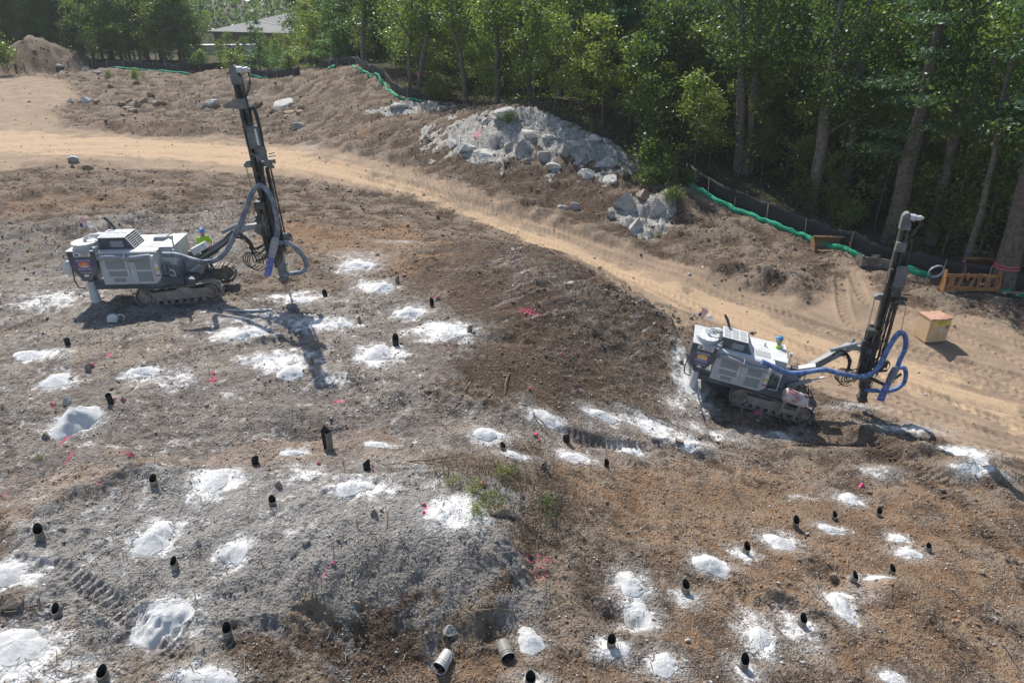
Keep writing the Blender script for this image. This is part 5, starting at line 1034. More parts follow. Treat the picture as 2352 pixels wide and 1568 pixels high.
    m = MB(); m.cyl((-.45, -.02, z4 - .08), (-.44, -.02, z4 - 1.5), .022); m.obj('cylinder_rod', M_CHROME, ms)
    m = MB(); m.cyl((-.44, -.02, z4 - 1.5), (-.40, -.02, 1.9), .045); m.cyl((.36, -.05, z4 - .2), (.36, -.05, 1.4), .045, n=10); m.cyl((.26, .06, z4 - .2), (.26, .06, 1.3), .04, n=10); m.cyl((.44, .05, z4 - .1), (.44, .05, 1.5), .035, n=8); m.obj('drill_rod', M_MAST, ms)
    m = MB(); m.box((.22, -.02, z4 + .35), (.34, .34, .5)); m.box((.34, -.05, z4 - .05), (.42, .28, .14)); m.box((.52, -.05, z4 + .05), (.26, .16, .11)); m.box((.50, -.05, z4 - .18), (.22, .14, .10)); m.cyl((.5, -.1, z4 + .22), (.78, -.1, z4 + .24), .02); m.cyl((.5, .02, z4 + .3), (.72, .02, z4 + .33), .02); m.box((.66, -.05, z4 + .02), (.08, .1, .16)); m.bar((-.1, -.28, z4 + .45), (.5, -.32, z4 + .05), .05, .06) if not right else m.bar((-.05, -.3, z4 + .55), (.62, -.36, z4 - .12), .05, .07); m.obj('rod_changer', M_MASTL if not right else M_MAST, ms)
    m = MB(); m.box((-.10, .16, 2.3), (.52, .10, 2.6)); m.box((-.40, 0, 2.3), (.05, .34, 2.4)); m.box((-.24, -.05, 3.35), (.40, .36, .32)); m.box((-.1, -.06, 1.45), (.5, .34, .3)); m.bar((-.34, -.1, 3.3), (-.30, -.1, 1.1), .07, .08); m.box((-.42, 0, 2.7), (.20, .3, .5)); m.obj('feed_cradle', M_MAST, ms)
    m = MB(); m.box((.0, -.02, 1.15), (.42, .34, .28)); m.box((.04, -.02, .62), (.30, .32, .85)); m.box((.02, -.04, .22), (.36, .36, .16)); m.box((.15, -.04, .14), (.2, .3, .1)); m.cyl((.2, -.2, .75), (.2, .16, .75), .07); m.box((.36, 0, 1.75), (.36, .2, .18)); m.box((.5, 0, 1.95), (.3, .26, .3)); m.cyl((.4, -.1, 1.6), (.7, -.1, 1.7), .05); m.obj('rod_clamp', M_MAST if right else M_MASTL, ms)
    m = MB(); m.box((.04, -.03, .08), (.26, .28, .14)); m.obj('dust_hood', M_RUSTY, ms)
    if right: m = MB(); m.bar((.1, -.1, 1.25), (.75, -.2, 1.05), .1, .12); m.bar((.75, -.2, 1.05), (1.2, -.25, 1.7), .08, .10); m.obj('hose_bracket', M_MAST, ms)
    q = random.Random(11 + right); m = MB()
    for k in range(10):
        zz = q.uniform(1.6, 3.2); m.tube(catmull([(-.35, -.22, zz), (-.15, -.3 - q.uniform(0, .1), zz - q.uniform(.3, .8)), (.15, -.3, zz - q.uniform(.1, .9)), (.4, -.15, zz + q.uniform(-.3, .9))], 4), .017, 5)
    for k in range(5): zz = q.uniform(3, 4.4); m.tube(catmull([(.1 + .04 * k, -.2, z4), (.12 + .03 * k, -.26, (zz + z4) / 2), (.1, -.24, zz), (-.1, -.25, zz - .8)], 4), .016, 5)
    for k in range(5): m.tube(catmull([(.42, -.1, 1.7), (.6, -.1, 2.0 + q.uniform(0, .2)), (.75, -.1, 1.9), (.6, -.1, 1.6)], 4), .014, 5)
    m.obj('mast_hoses', M_CABLE, ms)
    if not right:
        gz = mastB[2] - zf(mastB[0] + .05, mastB[1]); m = MB(); m.cyl((.1, -.02, .1), (.1 + gz * .06, -.02, -gz - .1), .035); m.cyl((.1 + gz * .055, -.02, -gz + .3), (.1 + gz * .058, -.02, -gz + .05), .06); m.obj('drill_string', M_CHROME, ms)
    # big suction hose, cyclone, flap, second hose
    def hz(name, pts, r, mat, k=7):
        P = catmull([Lc(p) for p in pts], k); d_ = 0; rr = []
        for i in range(len(P)): rr.append(r * (1.0 if i % 2 else 1.07))
        m = MB(); m.tube(P, rr, 14); return m.obj(name, mat, root)
    hz('suction_hose', hose, .098, M_HOSEB if blue else M_HOSEG, 9); hz('short_hose', flex, .088, M_HOSEB if blue else M_HOSEG, 9)
    c0, c1, c2 = [Lc(p) for p in cyclone]; m = MB(); m.tube([c0, c0.lerp(c1, .12), c0.lerp(c1, .55), c1], [.09, .14, .16, .13], 14); m.obj('cyclone', M_PIPE if not blue else M_HOSEG, root)
    m = MB(); dd = (c2 - c1); sd_ = Vector((1, 0, 0)); m.add([c1 + sd_ * .12, c1 - sd_ * .12, c1.lerp(c2, .5) - sd_ * .14 + Vector((0, .05, 0)), c1.lerp(c2, .5) + sd_ * .14 + Vector((0, .05, 0)), c2 - sd_ * .15, c2 + sd_ * .15] + [v + Vector((0, .03, 0)) for v in (c1 + sd_ * .12, c1 - sd_ * .12, c1.lerp(c2, .5) - sd_ * .14 + Vector((0, .05, 0)), c1.lerp(c2, .5) + sd_ * .14 + Vector((0, .05, 0)), c2 - sd_ * .15, c2 + sd_ * .15)],
          [(0, 1, 2, 3), (3, 2, 4, 5), (9, 8, 7, 6), (11, 10, 8, 9), (0, 3, 9, 6), (3, 5, 11, 9), (1, 7, 8, 2), (2, 8, 10, 4)]); m.obj('sleeve_flap', M_FLAP, root)
    # chain holding the hose
    ap = max((Lc(p) for p in hose), key=lambda v: v.z); Rt = Matrix.Translation(B) @ rm.to_matrix().to_4x4(); top = Rt @ Vector((.52, -.32, z4 + .05)) if not right else Rt @ Vector((.64, -.36, z4 - .14))
    m = MB(); nl_ = int((top - ap).length / .07)
    for k in range(nl_): a_ = ap.lerp(top, k / nl_); b2 = ap.lerp(top, (k + .8) / nl_); m.bar(a_, b2, .03 if k % 2 else .012, .012 if k % 2 else .03)
    m.tube([ap + Vector((0, 0, .02)) + Vector((math.cos(a) * .0, math.sin(a) * .12, math.cos(a) * .12 - .08)) for a in [j * .63 for j in range(11)]], .015, 5); m.obj('chain', M_MAST, root)
    return root, Mw

def s3(l, Y, kx=2.613, ox=750, oy=650): return [PY((ox + a / kx) / 1.7415, (oy + b / kx) / 1.7415, Y) for a, b in l]
def s2(l, Y): return [PY((200 + a / 3.095) / 1.7415, (850 + b / 3.095) / 1.7415, Y) for a, b in l]
def s5(l, Y): return [PY((2700 + a / 2.352) / 1.7415, (1200 + b / 2.352) / 1.7415, Y) for a, b in l]
# left rig
cpt = at(419, 699); yawL = R(4); rotL = (0, 0, yawL); rl = Vector((cpt.x - math.sin(yawL) * .98, cpt.y + math.cos(yawL) * .98, cpt.z + .06))
mb_ = PY(653, 648, 26.2); mt_ = PY(543, 160, 26.2)
rootL, ML = rig(tuple(rl), rotL, 'grey crawler drill rig numbered 1021 with its mast leaning back, on the left hilltop', '1021', M_LOGOO, mb_, mt_,
    s2([(1400,520),(1560,525),(1700,565),(1850,608)], 24.9) + s3([(150,1040),(280,1025),(390,945),(480,790),(560,620),(620,460),(680,310),(755,240),(830,290),(890,400),(922,520),(940,640),(935,780)], 25.6),
    s3([(950,840),(1040,838),(1140,900),(1220,1000),(1242,1090),(1190,1145),(1100,1160),(1010,1172)], 25.85), s3([(925,775),(880,980),(832,1185)], 25.5), False, R(5), False, .97)
# right rig
cpt2 = at(1763, 952); yawR = R(-16); pitchR = R(9); rotR = (0, pitchR, yawR); rr_loc = Vector((cpt2.x - math.sin(yawR) * .98, cpt2.y + math.cos(yawR) * .98, cpt2.z + .08))
mb2 = PY(1975, 921, 23.9); mt2 = PY(2088, 497, 23.9)
rootR, MR_ = rig(tuple(rr_loc), rotR, 'grey crawler drill rig numbered 1017 with a blue hose, nose down beside the haul road', '1017', M_LOGOY, mb2, mt2,
    s5([(820,578),(930,630),(1050,680),(1200,682),(1380,655),(1480,670),(1600,700)], 22.9) + s5([(1740,718),(1850,690),(1930,600),(2010,450),(2070,350),(2125,303),(2168,350),(2165,450),(2120,550),(2095,625)], 23.4),
    s5([(2105,640),(2155,635),(2172,700),(2150,780),(2080,835),(1980,858),(1880,850),(1790,845)], 23.6), s5([(2085,625),(2015,765),(1932,948)], 23.3), True, R(0), True, .93)
pp = PY(461, 523, rl.y + .45); person('person', (pp.x, pp.y, pp.z - 1.84), R(-35), 'worker in a lime shirt and blue hard hat on the left drill rig', {'l': ((.12, .27, 1.14), (.36, .16, 1.08)), 'r': ((.12, -.27, 1.14), (.36, -.14, 1.08))})
pp = PY(1793, 771, rr_loc.y + .45); person('person', (pp.x, pp.y, pp.z - 1.84), R(150), 'worker in a lime shirt seen side on at the right drill rig', {'l': ((.10, .26, 1.13), (.32, .18, 1.16)), 'r': ((.06, -.27, 1.12), (.28, -.2, 1.10))})
# ================================================================ loose things on the ground
def rotmats(n):
    q = rs.normal(size=(n, 4)); q /= np.linalg.norm(q, axis=1)[:, None]; a, b, c, d = q.T
    return np.stack([1 - 2 * (c * c + d * d), 2 * (b * c - a * d), 2 * (b * d + a * c), 2 * (b * c + a * d), 1 - 2 * (b * b + d * d), 2 * (c * d - a * b), 2 * (b * d - a * c), 2 * (c * d + a * b), 1 - 2 * (b * b + c * c)], 1).reshape(n, 3, 3)
CUBE = np.array([(x, y, z) for z in (-1, 1) for (x, y) in ((-1, -1), (1, -1), (1, 1), (-1, 1))], float); CF = np.array([(3, 2, 1, 0), (4, 5, 6, 7), (0, 1, 5, 4), (1, 2, 6, 5), (2, 3, 7, 6), (3, 0, 4, 7)])
t = NT('loose_stone'); ca = t.node('ShaderNodeVertexColor', layer_name='col'); nz = t.noise(30, 4, .65, t.pos()); t.color(t.mix(nz, t.mix(1.0, ca.outputs[0], (.6, .6, .6), 'MULTIPLY'), t.mix(1.0, ca.outputs[0], (1.3, 1.3, 1.3), 'MULTIPLY'))); t.b.inputs['Roughness'].default_value = .92; t.b.inputs['Specular IOR Level'].default_value = .25; M_LOOSE = t.m
DP = (Y * math.cos(PITCH) + (CAMZ - Z) * math.sin(PITCH)).ravel()
inview = (np.abs(X.ravel() / DP * FPX) < 1350) & (Y.ravel() > 7.5)
mw, mr, mf, mrk, mru, mgr = [a.ravel() for a in (m_white, m_road, m_for, m_rock, m_rust, m_grey)]
def scatter(name, label, n, dens, smin, spx, sig, pal, flat=.6, sink=.35):
    p = np.where(inview, dens, 0); sel = rs.choice(len(p), n, p=p / p.sum()); d = DP[sel]
    s = np.clip(np.maximum(smin, spx * d / FPX) * np.exp(sig * rs.normal(size=n)), .008, .22)
    C = np.stack([X.ravel()[sel] + rs.normal(size=n) * .03, Y.ravel()[sel] + rs.normal(size=n) * .03, Z.ravel()[sel]], 1); C[:, 2] += s * (1 - 2 * sink) * .6
    U = CUBE[None] * (.45 + .6 * rs.rand(n, 8, 1)) * np.stack([.7 + .7 * rs.rand(n), .7 + .5 * rs.rand(n), .45 + .5 * rs.rand(n)], 1)[:, None, :]
    V = np.einsum('nij,nkj->nki', rotmats(n), U) * np.array([1, 1, flat]) * s[:, None, None] + C[:, None, :]
    F = (CF[None] + np.arange(n)[:, None, None] * 8).reshape(-1, 4); me_ = mesh_np(name, V.reshape(-1, 3), F); col = pal(sel, n)
    a = me_.color_attributes.new('col', 'FLOAT_COLOR', 'POINT'); a.data.foreach_set('color', np.repeat(np.concatenate([col, np.ones((n, 1))], 1), 8, 0).astype(np.float32).ravel())
    o = link(name, me_, M_LOOSE); tag(o, label, None, kind='stuff'); return o
def pick(cols, n, pr): return np.array(cols)[rs.choice(len(cols), n, p=pr)] * (.75 + .5 * rs.rand(n, 1))
def pal_clod(sel, n):
    c = pick([(.17, .12, .085), (.23, .17, .125), (.12, .085, .06), (.32, .27, .22)], n, [.35, .3, .2, .15]); g_ = mgr[sel] > rs.rand(n); c[g_] = pick([(.22, .205, .185)], g_.sum(), [1]); r__ = mru[sel] > rs.rand(n); c[r__] = pick([(.28, .18, .12)], r__.sum(), [1])
    r__ = mr[sel] > .5; c[r__] = pick([(.36, .26, .18)], r__.sum(), [1]); w__ = mw[sel] > .35 + .5 * rs.rand(n); c[w__] = pick([(.45, .44, .42)], w__.sum(), [1]); return c
def pal_st(sel, n):
    c = pick([(.36, .33, .29), (.42, .36, .29), (.26, .24, .21), (.56, .53, .49), (.36, .25, .19)], n, [.3, .24, .1, .24, .12]); w__ = mw[sel] > .3 + .5 * rs.rand(n); c[w__] = pick([(.58, .58, .56)], w__.sum(), [1]); return c
cl = np.clip(fbm(X * .5, Y * .5, 201, 3) + .45, .02, 1).ravel()
scatter('soil_clods', 'crumbly brown soil clods all over the dirt', 52000, (1 - .93 * mr) * (1 - .9 * mf) * (1 - .8 * np.clip(mw, 0, 1)) * (.35 + cl), .013, 1.25, .42, pal_clod, .75)
scatter('gravel', 'small loose stones and gravel strewn over the ground', 34000, (1 - .80 * mr) * (1 - .7 * mf) * (.15 + cl ** 2) * (1 + 1.5 * np.clip(m_rock.ravel(), 0, 1)), .010, .95, .42, pal_st, .7)
# twigs and roots
def twigs(name, label, n, dens, L0, colr):
    p = np.where(inview, dens, 0); sel = rs.choice(len(p), n, p=p / p.sum()); d = DP[sel]; L = L0 * np.exp(.5 * rs.normal(size=n)); a = rs.rand(n) * 6.283; w_ = np.maximum(.006, d * .00028) * (.6 + rs.rand(n))
    C = np.stack([X.ravel()[sel], Y.ravel()[sel], Z.ravel()[sel] + .03], 1); D = np.stack([np.cos(a), np.sin(a), .25 * rs.normal(size=n)], 1); S_ = np.stack([-np.sin(a), np.cos(a), np.zeros(n)], 1)
    P0 = C - D * (L / 2)[:, None]; P1 = C + S_ * (L * .12 * rs.normal(size=n))[:, None] + [0, 0, .03]; P2 = C + D * (L / 2)[:, None]; up = np.array([0, 0, 1.0]); V = []
    for P_, f in ((P0, 1), (P1, .9), (P2, .4)): V += [P_ + S_ * (w_ * f)[:, None], P_ - S_ * (w_ * f)[:, None], P_ + up * (w_ * f * 1.6)[:, None]]
    V = np.stack(V, 1).reshape(-1, 3); T_ = np.array([(0, 1, 4, 3), (1, 2, 5, 4), (2, 0, 3, 5), (3, 4, 7, 6), (4, 5, 8, 7), (5, 3, 6, 8)]); F = (T_[None] + np.arange(n)[:, None, None] * 9).reshape(-1, 4)
    me_ = mesh_np(name, V, F); col = pick(colr, n, [1 / len(colr)] * len(colr)); at_ = me_.color_attributes.new('col', 'FLOAT_COLOR', 'POINT'); at_.data.foreach_set('color', np.repeat(np.concatenate([col, np.ones((n, 1))], 1), 9, 0).astype(np.float32).ravel())
    tag(link(name, me_, M_LOOSE), label, None, kind='stuff')
m_brush = np.maximum(spots([(1450,380,120,30,1),(1530,420,60,30,1),(1400,320,90,20,.9),(1250,330,120,40,.5),(1180,1120,160,60,.6),(1250,1150,60,70,.7),(2200,600,120,20,1),(2050,590,80,14,.8),(1560,440,50,30,1),(450,500,200,50,.5),(1000,400,200,60,.35),(1550,690,60,60,.2),(1350,720,160,90,.45),(1250,330,200,50,.5)]), 0).ravel()
twigs('twigs', 'thin roots and twigs lying on the bare soil', 6500, (1 - mr) * (1 - .8 * mf) * (.12 + cl * .5 + 2.0 * m_brush), .32, [(.20, .16, .12), (.30, .26, .21), (.12, .09, .07), (.42, .38, .33)])
def stalks():
    dn = np.where(inview, m_brush * (m_brush > .25), 0); n = 5200; sel = rs.choice(len(dn), n, p=dn / dn.sum()); H_ = .28 * np.exp(.4 * rs.normal(size=n)); lean = rs.normal(size=(n, 2)) * .5
    C = np.stack([X.ravel()[sel], Y.ravel()[sel], Z.ravel()[sel] - .02], 1); Tt = C + np.stack([lean[:, 0] * H_, lean[:, 1] * H_, H_], 1); w_ = np.maximum(.005, DP[sel] * .00022)
    V = np.stack([C + np.stack([w_, 0 * w_, 0 * w_], 1), C - np.stack([w_, 0 * w_, 0 * w_], 1), Tt - np.stack([w_ * .3, 0 * w_, 0 * w_], 1), Tt + np.stack([w_ * .3, 0 * w_, 0 * w_], 1)], 1).reshape(-1, 3)
    tag(link('dry_brush', mesh_np('dry_brush', V, np.arange(4 * n).reshape(n, 4)), M_DRY), 'dry brown brush and cut stems on the slopes', None, kind='stuff')
stalks()

# ---- boulders
def rock_mesh(seed, cuts=9, sub=3):
    bm = bmesh.new(); bmesh.ops.create_icosphere(bm, subdivisions=sub, radius=1.0); q = random.Random(seed)
    pl = []
    for k in range(cuts): n_ = Vector((q.gauss(0, 1), q.gauss(0, 1), q.gauss(0, .8))).normalized(); pl.append((n_, q.uniform(.36, .74)))
    for v in bm.verts:
        for n_, h in pl:
            e = v.co.dot(n_) - h
            if e > 0: v.co -= n_ * e * .97
        v.co += Vector((q.gauss(0, 1), q.gauss(0, 1), q.gauss(0, 1))) * .012
    me_ = bpy.data.meshes.new('rock'); bm.to_mesh(me_); bm.free(); return me_
def rock_mat(name, a, b, c_, top=None):
    t = NT(name); v = t.pos(); n1_ = t.noise(1.8, 6, .65, v); n2_ = t.noise(9, 5, .7, v); n3_ = t.noise(40, 3, .6, v)
    col = t.mix(t.ramp(n1_, .35, .65), a, b); col = t.mix(t.math('MULTIPLY', t.ramp(n2_, .52, .68), .7), col, c_)
    if top is not None:
        s = t.node('ShaderNodeSeparateXYZ'); t.link(t.node('ShaderNodeNewGeometry').outputs['Normal'], s.inputs[0]); col = t.mix(t.ramp(t.math('ADD', s.outputs[2], t.math('MULTIPLY', n2_, .9)), .85, 1.05), col, top)
    t.color(col); t.b.inputs['Roughness'].default_value = .9; t.b.inputs['Specular IOR Level'].default_value = .3; t.bump(t.math('ADD', n2_, t.math('MULTIPLY', n3_, .4)), .05); return t.m
RM = {'tan': rock_mat('tan_rock', (.30, .235, .165), (.40, .32, .23), (.20, .15, .11)), 'grey': rock_mat('grey_rock', (.29, .28, .26), (.44, .43, .405), (.13, .12, .11)), 'pale': rock_mat('pale_rock', (.44, .42, .38), (.62, .60, .56), (.22, .20, .18)),
      'brown': rock_mat('brown_rock', (.24, .185, .135), (.34, .27, .21), (.12, .09, .07)), 'dusted': rock_mat('dusted_rock', (.30, .29, .27), (.45, .44, .43), (.2, .19, .18), (.66, .66, .64)), 'pink': rock_mat('painted_rock', (.30, .17, .15), (.34, .24, .20), (.2, .15, .12), (.80, .10, .24))}
RK = {k: [] for k in RM}
for i in range(7):
    b_ = rock_mesh(300 + i, 11 + i % 4)
    for k in RM: me_ = b_.copy(); me_.materials.append(RM[k]); RK[k].append(me_)
def rock(px, py, wpx, hpx, colr, name='boulder', label=None, group=None, z=None, rz=None, p=None, flat=None):
    p = ground(px, py) if p is None else p; d = dep(p); g_ = max((CAMZ - p.z) / d, .15); sx = wpx * d / FPX / 2 * 1.12; sz = hpx * d / FPX / 2
    sy = sx * rnd.uniform(.6, .9); hz_ = max(.42 * sx, min(sz * 1.5, sx * 1.15)) if flat is None else sx * flat
    o = link(name, rnd.choice(RK[colr]), None, None, (p.x, p.y + sy * .3, p.z + hz_ * .12), (rnd.uniform(-.2, .2), rnd.uniform(-.2, .2), rnd.uniform(-.5, .5) + rnd.choice((0, math.pi)) if rz is None else rz), (sx, sy, hz_))
    tag(o, label, 'boulder' if name == 'boulder' else 'stone', group); return o
c1_ = lambda x, y: (x / 2.926, y / 2.926); c2_ = lambda x, y: ((1300 + x / 1.568) / 1.7415, (y / 1.568) / 1.7415)
B1 = [(465,695,50,35,'pale','small pale boulder at the left end of the far row'),(568,690,115,50,'pale','broad pale boulder left of the tan boulder cluster'),(640,698,60,26,'tan','flat tan rock beside the broad pale boulder'),
 (818,705,72,52,'brown','square brown boulder at the left of the boulder cluster'),(868,695,58,48,'brown','brown boulder second from left in the cluster'),(920,722,66,62,'tan','upright tan boulder in front of the cluster'),(968,700,78,74,'brown','tall brown boulder in the middle of the cluster'),
 (1042,708,82,48,'tan','tan boulder right in the cluster'),(846,732,92,30,'tan','flat tan slab in front of the cluster'),(882,757,74,38,'brown','low brown boulder lowest of the cluster'),(1012,662,60,34,'brown','brown rock behind the cluster'),(1102,706,62,26,'brown','brown rock ending the cluster on the right'),
 (735,590,50,42,'brown','lone brown boulder on the far dirt flat'),(1582,722,170,110,'brown','large brown boulder half hidden by the left mast'),(1718,722,165,90,'brown','large rounded brown boulder right of the left mast'),(1905,722,165,72,'pale','pale domed boulder streaked with dirt right of the mast'),
 (2028,745,72,42,'brown','brown rock right of the pale dome'),(1836,765,92,26,'tan','flat tan slab under the pale dome'),(1930,762,112,36,'tan','long tan slab in front of the pale dome'),(2005,768,70,24,'tan','short tan slab right of the long one'),(1802,790,42,26,'tan','small tan rock below the large rounded boulder'),
 (1932,782,62,22,'tan','lowest tan slab in front of the pale dome'),(1388,838,46,34,'brown','brown rock by itself above the road'),(1425,720,130,50,'pale','pale low ledge left of the mast with pink paint'),(1365,732,60,30,'grey','grey rock left of the pale ledge'),(1512,892,36,26,'brown','small brown rock near the road by the mast'),
 (2005,868,96,50,'grey','grey boulder half buried in its own dirt mound'),(1566,768,42,30,'grey','grey rock at the foot of the large brown boulder'),(570,482,72,36,'pale','pale rock on weeds at the far left fence'),(652,500,80,24,'pale','flat pale rock near the far left fence'),(400,450,60,24,'pale','pale rock at the foot of the dirt pile'),
 (490,1085,84,40,'dusted','dusty grey boulder in the hollow left of the road'),(585,1145,84,42,'tan','tan slab in the hollow left of the road'),(486,1132,42,46,'brown','upright brown stone under the dusty grey boulder'),(1045,1160,22,18,'grey','small grey stone on the hollow rim')]
for x, y, w_, h, cc, lb in B1: a, b = c1_(x, y); rock(a, b, w_ / 2.926, h / 2.926, cc, label=lb)
B2 = [(1140,745,200,56,'pale','pale crown of the rock outcrop at its top'),(1020,775,150,60,'pale','pale slab left of the outcrop crown'),(905,945,156,60,'pale','flat topped pale block at the front of the outcrop'),(803,925,84,62,'pale','pale rock left of the flat topped block'),(1000,990,160,42,'pale','long pale ledge below the flat topped block'),
 (1262,980,140,104,'grey','broad grey block in the outcrop face'),(1388,1000,116,88,'grey','grey block right of the broad one in the outcrop face'),(1165,925,84,50,'grey','grey block left of the broad one in the outcrop face'),(1500,975,116,78,'grey','rounded grey block in the right outcrop face'),(1592,1005,84,58,'grey','small grey block beside the rounded one'),
 (1785,1048,230,76,'grey','long grey rock at the right end of the outcrop face'),(655,878,62,34,'pale','square pale stone alone on the soil left of the outcrop'),(1270,1030,52,38,'brown','dark stone under the broad grey block'),(1425,1068,110,42,'pale','pale rock on the lower outcrop shelf'),(1650,1112,130,50,'pale','pale rock on the lower shelf right of centre'),
 (1790,1150,110,50,'pale','cracked pale rock above the right cut face'),(1880,1330,230,130,'grey','big sloping grey rock of the right cut face'),(1955,1460,170,140,'pale','big pale lowest rock of the right cut face'),(2095,1350,150,170,'grey','tall cracked grey rock at the right of the cut face'),(2000,1250,170,70,'brown','brown overhanging rock in the right cut face'),
 (1790,1372,66,52,'grey','small grey rock left in the cut face'),(1500,1320,90,50,'pale','pale block poking from the bank above the road'),(1575,1315,70,60,'grey','grey block poking from the bank above the road'),(1290,870,120,34,'pale','pale shelf in the middle of the outcrop'),(1400,890,110,30,'pale','pale shelf right of the middle of the outcrop'),
 (1690,890,150,40,'pale','pale slanting slab on the right shoulder'),(1560,915,110,30,'pale','pale slab above the rounded grey block'),(1280,780,90,36,'pale','pale rock right of the outcrop crown'),(1500,800,90,26,'grey','grey slab on the outcrop back slope'),(470,690,150,34,'pale','smooth pale ledge left of the outcrop')]
for x, y, w_, h, cc, lb in B2: a, b = c2_(x, y); rock(a, b, w_ / 2.73, h / 2.73, cc, label=lb)
for (x, y, w_, h, cc, lb) in [(110,1310,30,16,'dusted','grey stone beside the white heap at the left edge'),(30,1388,62,30,'brown','half buried boulder at the left edge between white heaps'),(152,930,30,22,'dusted','pink speckled pale rock behind the tall white cone'),(105,1010,24,14,'brown','brown split stone left below the tall white cone'),(978,905,17,13,'brown','round brown stone on the dark slope'),
     (1108,1120,34,24,'pink','stone with a bright pink top among the weeds'),(1150,1185,70,18,'brown','long brown rotten root block by the weeds'),(455,1255,22,18,'grey','grey stone between two white heaps'),(1980,1118,22,14,'pink','pink dusted stone on the right slope'),(2255,1320,24,15,'tan','tan stone by the right edge'),(2208,1270,14,11,'tan','small tan stone above the one by the right edge'),
     (1560,1020,24,12,'brown','brown stone near the right rig trail'),(860,1190,26,20,'brown','brown block above the grey bank'),(820,1395,20,14,'brown','brown stone on the grey bank'),(1240,985,22,12,'tan','stone near the pink painted pair'),(790,955,16,12,'grey','grey stone on the hilltop'),(1795,905,20,14,'dusted','grey stone under the right rig track'),
     (1742,950,30,12,'pink','red and white slab lying below the right rig'),(640,1120,26,18,'brown','brown stone above the white run'),(484,1252,18,9,'pale','white broken slab between heaps'),(1032,1452,60,22,'grey','smooth grey rock showing at the foot of the bank'),(700,1255,26,16,'grey','grey stone on the bank face'),(2165,1130,20,12,'brown','brown stone on the far right slope'),(1915,1330,26,22,'brown','brown stone on the gully edge')]: rock(x, y, w_, h, cc, label=lb)
for i, (x, y, s_, lb) in enumerate([(283,926,20,'pink painted stone right of a black standpipe on the left'),(264,922,9,'tiny pink stone touching the standpipe on the left'),(210,842,14,'dark stone with a pink edge beside a standpipe'),(490,862,10,'pink stone above a pink sprayed patch'),(437,803,7,'pink pebble between two white heaps'),(767,1307,13,'bright pink stone above the sprayed number fourteen'),
     (755,1310,7,'smaller pink stone left of the bright one'),(1229,1003,17,'upper of two pink stones by a standpipe'),(1238,1014,14,'lower of two pink stones by a standpipe'),(1007,692,13,'pink topped stone right of a standpipe on the hill'),(929,638,10,'pink stone right of the uppermost standpipe'),(731,1067,13,'pink stone right of a low white heap'),(857,1081,8,'pink pebble beside a standpipe above the bank'),
     (1234,708,16,'dark red stone on the pink streak of the slope'),(1212,722,9,'pink pebble on the pink streak of the slope'),(1345,712,8,'pink stone high on the dark slope'),(1152,815,9,'pink stone near a dark hole'),(1290,817,8,'pink stone in the middle of the slope'),(1217,898,11,'larger pink stone low on the slope'),(1328,901,9,'pink stone low right on the slope'),(1427,823,7,'pink oval stone far right on the slope'),
     (980,850,9,'pink stone over a pink patch left on the slope'),(121,935,9,'red stone left of the tall white cone'),(295,1050,9,'pink stone in a pink patch on the left'),(568,968,8,'pink stone in the dark trough'),(1499,986,7,'pink stone by the dusty trail'),(1086,967,7,'pink stone above a white heap'),(975,1163,14,'larger pink lump above the bank'),(974,1180,11,'smaller pink lump under the larger one'),(150,1003,9,'red stone at the foot of the tall white cone')]):
    rock(x, y, s_, s_ * .8, 'pink', 'painted_stone', lb, 'stones marked with pink paint')
# riprap along the road edge and loose stones: singles
ln = [(1390,652),(1430,676),(1470,700),(1510,722),(1560,752),(1600,775),(1640,800)]
for k in range(95):
    f = rnd.random() ** .8 * (len(ln) - 1); i = min(int(f), len(ln) - 2); a, b = ln[i], ln[i + 1]; x = a[0] + (b[0] - a[0]) * (f - i) + rnd.gauss(0, 9 + 8 * f); y = a[1] + (b[1] - a[1]) * (f - i) + rnd.gauss(0, 4 + 4 * f); s_ = rnd.uniform(5, 13)
    rock(x, y, s_, s_ * .75, rnd.choice(('tan', 'tan', 'grey', 'brown')), 'stone', 'angular broken stone in the rubble along the road edge', 'rubble stones along the road edge')
for k in range(150):
    x, y = rnd.uniform(0, 2352), rnd.uniform(430, 1560); p = at(x, y); j = min(np.searchsorted(rows, p.y), NR - 1); i = min(np.searchsorted(us, p.x / (p.y + 8)), NC - 1)
    if m_road[j, i] > .3 or m_for[j, i] > .3 or m_white[j, i] > .7: continue
    s_ = rnd.uniform(6, 15) * (1 if y > 900 else .75); rock(x, y, s_, s_ * .7, rnd.choice(('tan', 'grey', 'brown', 'brown', 'dusted')), 'stone', 'single loose stone lying on the bare dirt', 'loose stones on the dirt')
for k in range(45):
    x, y = rnd.uniform(1560, 1860), rnd.uniform(540, 700); s_ = rnd.uniform(5, 13); rock(x, y, s_, s_ * .7, rnd.choice(('tan', 'grey', 'brown', 'pale')), 'stone', 'loose stone on the reddish bank below the right fence', 'stones on the reddish bank')

